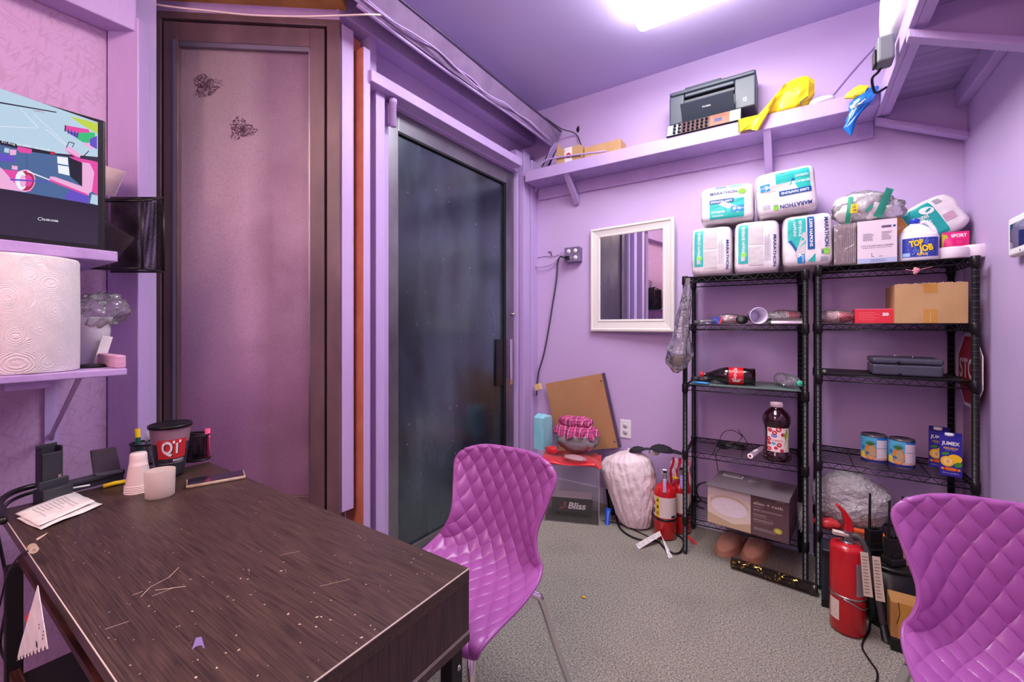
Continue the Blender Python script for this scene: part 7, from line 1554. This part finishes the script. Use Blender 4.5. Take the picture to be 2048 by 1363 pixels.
# striped red and white bag behind the extinguishers
b = MB(); cr0 = onY(1362, 960, 2.70)
crumple(b, [((0, 0, .0), (.05, 0, 0), (0, .025, 0)), ((0, 0, .12), (.07, 0, 0), (0, .028, 0)), ((0, 0, .26), (.065, 0, 0), (0, .026, 0)), ((.0, 0, .36), (.06, 0, 0), (0, .02, 0)), ((.01, 0, .41), (.05, 0, 0), (0, .01, 0))], 14)
def stripem():
    m, nt, bb = node_mat('red_white_bag'); tc = nt.nodes.new('ShaderNodeTexCoord'); w1 = nt.nodes.new('ShaderNodeTexWave'); w1.inputs['Scale'].default_value = 7; w1.inputs['Distortion'].default_value = 7; w1.inputs['Detail'].default_value = 2
    r = nt.nodes.new('ShaderNodeValToRGB'); r.color_ramp.elements[0].position = .44; r.color_ramp.elements[1].position = .5; r.color_ramp.elements[0].color = lin((206, 34, 56)); r.color_ramp.elements[1].color = lin((232, 206, 222))
    nt.links.new(tc.outputs['Object'], w1.inputs['Vector']); nt.links.new(w1.outputs['Fac'], r.inputs[0]); nt.links.new(r.outputs[0], bb.inputs['Base Color']); bb.inputs['Roughness'].default_value = .3; return m
S(b, 'striped_bag', stripem(), 'red and white plastic carrier bag behind the two small extinguishers', 'bag', (-.625, 2.828, .003))
# fire extinguishers
M_gauge = C('ivory_label', (224, 212, 206), .5)
def small_ext(px, py, rot, label, h=.36, r=.058, hose=True):
    p = onZ(px, py, 0); t = T('fire_extinguisher', label, 'fire extinguisher', (p.x, p.y+r*.7, 0), (0, 0, rot), 'small red fire extinguishers')
    hb_ = h*.80
    b = MB(); b.lathe([(0, .006), (r*.9, .004), (r, .012), (r, hb_*.80), (r*.97, hb_*.86), (r*.80, hb_*.95), (r*.5, hb_*.995), (r*.34, hb_*1.01), (r*.32, hb_*1.05), (0, hb_*1.05)], n=40); P(b, 'cylinder', t, M_red)
    R = r+.0006; F = lambda a, d_, hh=0: V(((R+hh)*math.sin(a/R), -(R+hh)*math.cos(a/R), d_)); b = MB()
    b.drect(F, -r*1.35, hb_*.42, r*1.35, hb_*.80, 0, .0002, 20, 1); b.drect(F, -r*.82, hb_*.42, -r*.44, hb_*.79, 1, .0008, 3, 1)
    for k_, q_ in enumerate(('A', 'B', 'C')): b.dtext(F, q_, -r*.63, hb_*(.73-.12*k_), .022, 2, .0014, bold=.05)
    lines(b, F, -r*.3, hb_*.47, r*.95, hb_*.76, 13, 3, .35, .0008, 4); b.drect(F, -r*1.2, hb_*.62, -r*.95, hb_*.70, 4, .0008, 2, 1); b.drect(F, -r*1.2, hb_*.48, -r*.95, hb_*.56, 2, .0008, 2, 1); b.drect(F, r*.6, hb_*.43, r*1.1, hb_*.47, 2, .0008, 3, 1)
    P(b, 'label', t, [M_gauge, C('label_yellow_band', (236, 204, 40), .4), M_black, C('label_text_grey', (140, 132, 136), .6), C('label_red', (190, 50, 60), .5)])
    b = MB(); b.lathe([(r+.0008, hb_*.36), (r+.003, hb_*.365), (r+.003, hb_*.395), (r+.0008, hb_*.40)], n=40); P(b, 'strap', t, M_black)
    b = MB(); b.box((-.012, -.018, hb_*1.03), (.012, .018, h*.97)); b.lathe([(0, 0), (.013, 0), (.013, .012), (0, .013)], (0, -.016, h*.90), 18, axis=(0, -1, 0)); P(b, 'valve', t, M_steel, bevel=.002)
    b = MB(); b.prism([(-.010, -.02, h*.93), (-.010, -.075, h*.74), (-.010, -.070, h*.72), (-.010, -.012, h*.90)], (.020, 0, 0)); P(b, 'carry_handle', t, M_chrome, bevel=.002)
    b = MB(); b.prism([(-.011, .02, h*.97), (-.011, -.05, h*1.06), (-.011, -.056, h*1.045), (-.011, .018, h*.93)], (.022, 0, 0)); P(b, 'lever', t, M_steel, bevel=.002)
    b = MB(); b.tube([(-.02+.016*math.cos(a), -.02, h*1.02+.020*math.sin(a)) for a in [2*PI*k/18 for k in range(18)]], .0016, 6, closed=True); P(b, 'pull_ring', t, M_steel)
    return t
small_ext(1326, 1078, math.radians(12), 'small red fire extinguisher in front, its label facing out', .39, .064)
e2 = small_ext(1372, 1066, math.radians(20), 'small red fire extinguisher half hidden behind the rack post', .385, .060)
e2.location = (-.602, 2.738, 0); e3 = e2.location; b = MB(); blob(b, (0, 0, 0), (.018, .012, .009), 3, .3, 8, 14, 8); S(b, 'yellow_tie', M_yel, 'yellow plastic tie knotted at the necks of the two small extinguishers', 'tie', onY(1351, 955, e3.y-.06)+V((0, 0, 0)))
b = MB(); p0, p1 = onZ(1377, 1073, .008), onZ(1391, 1086, .008); b.cyl(p0, p1, .0075, n=12); S(b, 'red_straw', C('coral_plastic_tube', (226, 66, 72), .35), 'short red plastic tube on the carpet behind the left rack post', 'tube')
# paper tag folded on the floor
b = MB(); q = [onZ(1287, 1077, .002), onZ(1294, 1087, .002), onZ(1338, 1067, .030)+V((0, 0, .02)), onZ(1334, 1058, .035)+V((0, 0, .02))]; b.poly(q); q2 = [q[2], onZ(1361, 1103, .002), onZ(1352, 1104, .002), onZ(1326, 1066, .03)+V((0, 0, .02))]; b.poly([q[3], q[2], q2[1], q2[2]])
S(b, 'paper_strip', mat('printed_paper_strip', (232, 226, 226), .7, col2=(170, 164, 170), nscale=120, thr=(.55, .6)), 'folded printed paper strip lying in front of the small extinguishers', 'paper', (-.02, -.085, 0), solid=.0006)
b = MB(); pts = [onZ(x, y, .006) for x, y in ((1232, 1030), (1240, 1055), (1262, 1072), (1288, 1080), (1315, 1082), (1330, 1096), (1348, 1106), (1362, 1102), (1368, 1085), (1360, 1072), (1345, 1068))]; b.tube(pts, .0055, 8, smooth=6); S(b, 'floor_cable', M_black, 'black cable curving over the carpet in front of the trash bag', 'cable')
b = MB(); pts = [onZ(x, y, .005) for x, y in ((1205, 1040), (1240, 1047), (1275, 1062), (1300, 1074))]; b.tube(pts, .003, 6, smooth=6); S(b, 'thin_floor_cable', M_black, 'thin black cable from the acrylic cube toward the extinguishers', 'cable')
# grey bag hanging on the rack
hk = V((LO.x-.022, LO.y-.065, 1.50))
def gb(px, py): return onY(px, py, hk.y)
b = MB(); crumple(b, [(gb(1376, 556), (.010, 0, 0), (0, .008, 0)), (gb(1372, 600), (.026, 0, 0), (0, .016, 0)), (gb(1366, 640), (.034, 0, 0), (0, .024, 0)), (gb(1362, 680), (.048, 0, 0), (0, .036, 0)), (gb(1358, 705), (.066, 0, -.01), (0, .05, 0)), (gb(1352, 728), (.052, 0, -.01), (0, .04, 0)), (gb(1352, 745), (.012, 0, 0), (0, .012, 0))], 6)
t = T('grey_bag', 'grey plastic carrier bag hanging from the top left corner of the left rack', 'bag'); P(b, 'bag', t, M_bagsmoke)
c = gb(1352, 722); b = MB(); blob(b, c, (.038, .028, .032), 6, .15, 6, 24, 16); P(b, 'contents', t, C('tan_contents', (134, 108, 92), .6))
# =================================================================== FLOOR, UNDER AND BEFORE THE RACKS
def clog(px, py, rot, label):
    p = onZ(px-14, py+8, 0); t = T('clog', label, 'clog', (p.x, p.y, 0), (0, 0, rot), 'tan clogs'); Lc = .27
    def up(u, v):
        s = v; a = PI*u; wid = .050*(math.sin(min(1, s/.38)*PI/2)**.6)*(1-.12*max(0, s-.5)); y = .27*s
        top = .026+.060*math.sin(min(1, s/.62)*PI/2)*(1 if s < .62 else 1-.10*(s-.62)); x = -wid*math.cos(a); z = .026+(top-.026)*math.sin(a)**.8
        return V((x, y, z))
    b = MB(); b.grid(lambda u, v: up(u, .001+.62*v), 28, 26); P(b, 'upper', t, mat('tan_foam', (224, 178, 150), .6), solid=.004)
    b = MB(); F = lambda a, d_, h=0: up(.5+a, d_)+V((0, -.0006, .0014))
    for i, a_ in enumerate((-.09, 0, .09)):
        for j in range(4): b.ddisc(F, a_+(.03 if j % 2 else 0), .30+.055*j, .013, .010, 0, n=8)
    P(b, 'vent_hole', t, C('vent_shadow_brown', (70, 44, 34), .8))
    b = MB()
    for k, z in enumerate((.0, .009, .018)):
        e = .006-.002*k; pts = [(-(.050+e)*math.sin(min(1, s/.3)*PI/2)**.6*(1-.12*max(0, s-.5)), .27*s-e*(1-s), z) for s in [q/14 for q in range(15)]]; pts2 = [(-x, y, z_) for x, y, z_ in pts[::-1]]; b.prism([V(p_) for p_ in pts+pts2[:-1]], (0, 0, .009))
    P(b, 'sole', t, C('tan_foam_sole', (206, 158, 130), .6)); return t
clog(1455, 1104, math.radians(-12), 'left tan foam clog poking out from under the left rack'); clog(1511, 1118, math.radians(-10), 'right tan foam clog, touching the black and gold tube')
p0, p1 = onZ(1463, 1122, .03), onZ(1636, 1178, .03); p0.z = p1.z = .027; d = p1-p0
t = T('confetti_tube', 'black and gold confetti cannon tube lying on the carpet in front of the left rack', 'tube', p0, (0, 0, math.atan2(d.y, d.x))); L = d.length; R = .0255
b = MB(); b.lathe([(0, 0), (R, 0), (R, L-.03), (R*1.03, L-.03), (R*1.03, L-.004), (R*.9, L), (0, L)], n=32, axis=(1, 0, 0)); P(b, 'tube_body', t, mat('glossy_black_card', (44, 38, 36), .2, .3, coat=.5)); r_ = random.Random(12); b = MB()
for k in range(70):
    x, a = r_.uniform(.01, L-.06), r_.uniform(-PI*.1, PI*1.0); s_, w_ = r_.uniform(.004, .012), r_.uniform(.0015, .003); Fz = lambda a_, d_, h=0: V((a_, -(R+.0008)*math.cos(d_/R), (R+.0008)*math.sin(d_/R)))
    rot = r_.uniform(0, PI); c_, s2 = math.cos(rot), math.sin(rot); b.dpoly(Fz, [(x+s_*c_, R*a+s_*s2), (x-w_*s2, R*a+w_*c_), (x-s_*c_, R*a-s_*s2), (x+w_*s2, R*a-w_*c_)], 0)
P(b, 'gold_flecks', t, mat('gold_foil', (214, 166, 70), .25, .8))
for k in range(40): pass
# speaker box & black bins by the right rack
xs0 = onZ(1664, 1222, 0)
t = T('black_case', 'black equipment case on the carpet beneath the right rack', 'case', (.083, 2.355, 0)); hs = .255
b = MB(); b.box((0, 0, .0), (.125, .125, hs)); P(b, 'case_body', t, C('blue_black_shell', (34, 38, 50), .4), bevel=.008, seg=3); b = MB(); b.box((-.002, -.004, hs-.03), (.127, .0, hs-.004)); P(b, 'top_trim', t, M_black); b = MB(); b.box((-.002, -.004, .0), (.127, .0, .03)); P(b, 'bottom_trim', t, M_black)
cp = onZ(1752, 1120, .30)
t = T('round_bin', 'squat black tub with a ridged round lid, carrying the two-way radios', 'tub', (.315, 2.385, 0)); hb = .27
b = MB(); b.lathe([(0, 0), (.080, 0), (.084, .01), (.092, hb-.02), (0, hb-.02)], n=44); P(b, 'tub_body', t, M_black); b = MB(); b.lathe([(0, hb-.016), (.096, hb-.019), (.098, hb-.010), (.093, hb-.004), (.089, hb-.006), (.083, hb-.001), (.077, hb-.006), (.071, hb), (0, hb)], n=44); P(b, 'lid', t, M_black)
def radio(dx, dy, label, rot=0, hant=.155):
    t2 = T('two_way_radio', label, 'radio', (t.location.x+dx, t.location.y+dy, hb+.0005), (0, 0, YAW+rot), 'two-way radios')
    b = MB(); b.box((-.032, -.026, 0), (.032, .026, .030)); P(b, 'charger_base', t2, M_black, bevel=.004, seg=3)
    b = MB(); b.box((-.027, -.014, .012), (.027, .018, .105)); b.box((-.020, -.017, .03), (.020, -.014, .055)); P(b, 'radio_body', t2, M_blackm, bevel=.004)
    for kx in (.0, .016): b = MB(); b.lathe([(0, .104), (.0065, .104), (.006, .117), (0, .118)], (kx, 0, 0), 12); P(b, 'knob', t2, M_black)
    b = MB(); b.tube([(-.018, 0, .10), (-.018, 0, .14), (-.017, 0, .105+hant*.8), (-.0165, 0, .105+hant)], lambda q: .0065-.0022*min(1, q*1.5), 10, smooth=4); P(b, 'antenna', t2, M_black)
radio(-.050, .006, 'black two-way radio standing at the left on the tub lid'); radio(.005, -.050, 'black two-way radio standing at the front of the tub lid', .1); radio(.060, .040, 'black two-way radio behind the others, mostly hidden by the chair', .0)
t = T('worn_carton', 'battered brown carton wrapped in yellowish tape, between extinguisher and chair', 'box', (.292, 2.185, .05), (0, 0, 0)); w = .15; h = .140
b = MB(); b.box((0, 0, .0), (w, .09, h)); P(b, 'carton', t, M_cardd, bevel=.004); F = flat((0, 0, 0), (1, 0, 0), (0, 0, 1)); b = MB(); b.drect(F, .02, .002, .13, h, 0, .0008); b.dline(F, [(.022, h), (.026, h*.7), (.018, h*.4)], .003, 1, .0012); P(b, 'tape', t, [M_tape, C('dark_tear', (70, 44, 20), .7)])
b = MB(); b.box((0, 0, 0), (.17, .10, .049)); S(b, 'black_stand', M_black, 'low black plastic base beneath the battered brown carton', 'base', (.291, 2.182, 0), bevel=.005)
b = MB(); b.box((0, 0, 0), (.06, .012, .17)); S(b, 'tan_card', M_card, 'tan cardboard flap standing between the radios and the right chair', 'cardboard', (.352, 2.345, .271))
# large extinguisher
pe = onZ(1698, 1262, 0); r = .060; t = T('fire_extinguisher', 'large red fire extinguisher with a black hose, before the right rack', 'fire extinguisher', (pe.x-.004, pe.y+.012, 0), (0, 0, math.radians(12))); hb_ = .356
b = MB(); b.lathe([(0, .004), (r*.92, .003), (r, .012), (r, hb_-.02), (r*.93, hb_-.006), (r*.55, hb_+.003), (r*.3, hb_+.006), (0, hb_+.006)], n=48); P(b, 'cylinder', t, mat('dusty_red_enamel', (196, 18, 32), .3, col2=(176, 22, 34), nscale=6, coat=.3))
R = r+.0006; F = lambda a, d_, hh=0: V(((R+hh)*math.sin(a/R), -(R+hh)*math.cos(a/R), d_))
b = MB(); b.drect(F, .012, .17, .075, .30, 0, .0004, 12, 1); lines(b, F, .006, .18, .06, .29, 14, 1, .3, .0012, 6); P(b, 'instruction_label', t, [C('silver_grey_label', (150, 146, 148), .4, metal=.3), C('label_line', (96, 92, 96), .6)])
b = MB(); b.drect(F, -.088, .055, -.045, .135, 0, .0004, 8, 1); lines(b, F, -.084, .065, -.05, .125, 7, 1, .2, .0012, 6); P(b, 'inspection_sticker', t, [C('aged_paper', (222, 204, 190), .7), C('label_line', (0, 0, 0))])
b = MB(); b.lathe([(r+.0008, .150), (r+.003, .151), (r+.003, .157), (r+.0008, .158)], n=44); b.tube([F(-.03, .150, .003), F(0, .142, .006), F(.03, .125, .008), F(.06, .122, .006)], .003, 6, smooth=4); P(b, 'hose_clip', t, M_steel)
b = MB(); b.box((-.014, -.014, hb_), (.014, .014, hb_+.052)); b.lathe([(0, 0), (.026, 0), (.024, .01), (0, .01)], (0, 0, hb_), 24); P(b, 'valve', t, M_steel, bevel=.002)
b = MB(); b.prism([(-.05, -.013, hb_+.030), (-.05, -.018, hb_+.045), (0, -.018, hb_+.040), (0, -.013, hb_+.028)], (0, .026, 0)); P(b, 'carry_handle', t, M_gauge)
b = MB(); q = [(.018, hb_+.05), (.012, hb_+.10), (-.01, hb_+.135), (-.032, hb_+.155), (-.040, hb_+.150), (-.020, hb_+.120), (-.012, hb_+.085), (-.012, hb_+.045)]; b.prism([V((x, -.013, z)) for x, z in q], (0, .026, 0)); P(b, 'lever', t, M_red, bevel=.003)
b = MB(); b.tube([(.012, -.01, hb_+.035), (.035, -.02, hb_+.035), (.055, -.035, hb_-.02), (.075, -.045, hb_-.12), (.090, -.045, .15), (.105, -.035, .07)], .0105, 12, smooth=7); P(b, 'hose', t, mat('worn_rubber', (70, 68, 72), .6)); b = MB(); b.cyl((.104, -.036, .075), (.118, -.030, .012), .012, .017, 16); P(b, 'nozzle', t, M_black)
b = MB(); b.tube([(.03+.016*math.cos(a), -.012, hb_+.02+.022*math.sin(a)) for a in [2*PI*k/18 for k in range(18)]], .002, 6, closed=True); P(b, 'pull_ring', t, M_steel)
tagm = [mat('yellowed_tag', (220, 206, 180), .8), C('label_line', (0, 0, 0))]
for k, (x0, y0, x1, lab) in enumerate(((.022, -.066, .058, 'torn paper tag hanging left of the big extinguisher hose'), (.062, -.060, .098, 'longer paper tag hanging right of the big extinguisher hose'))):
    b = MB(); z1 = hb_+.0-.012*k; b.prism([(x0, y0, z1), (x0+.025, y0, z1), (x1+.004, y0-.004, z1-.17), (x1-.026, y0-.004, z1-.17)], (0, .0008, 0), 0); Fz = lambda a, d_, h=0: V((x0+a+(x1-x0-.026)*(-(d_))/.17, y0-.0016+.004*d_/.17, z1+d_)); lines(b, Fz, .004, -.16, .022, -.01, 12, 1, .2, 0, k)
    P(b, 'inspection_tag', t, tagm)
b = MB(); b.tube([onZ(x, y, .004) for x, y in ((1722, 1250), (1742, 1262), (1765, 1278), (1778, 1290))], .003, 6, smooth=4); b = MB(); b.tube([onZ(x, y, .005) for x, y in ((1790, 1240), (1745, 1238), (1738, 1262), (1724, 1290), (1738, 1318), (1755, 1345), (1748, 1380))], .0035, 6, smooth=6); S(b, 'loose_floor_cable', M_black, 'thin black cord on the carpet between the big extinguisher and right chair', 'cord')
b = MB(); blob(b, (0, 0, .004), (.011, .006, .004), 3, .5, 8, 12, 8, flat_z=.0); S(b, 'yellow_scrap', M_yel, 'tiny yellow scrap lying on the open carpet', 'scrap', onZ(1167, 1195, 0)+V((0, 0, .0005)))
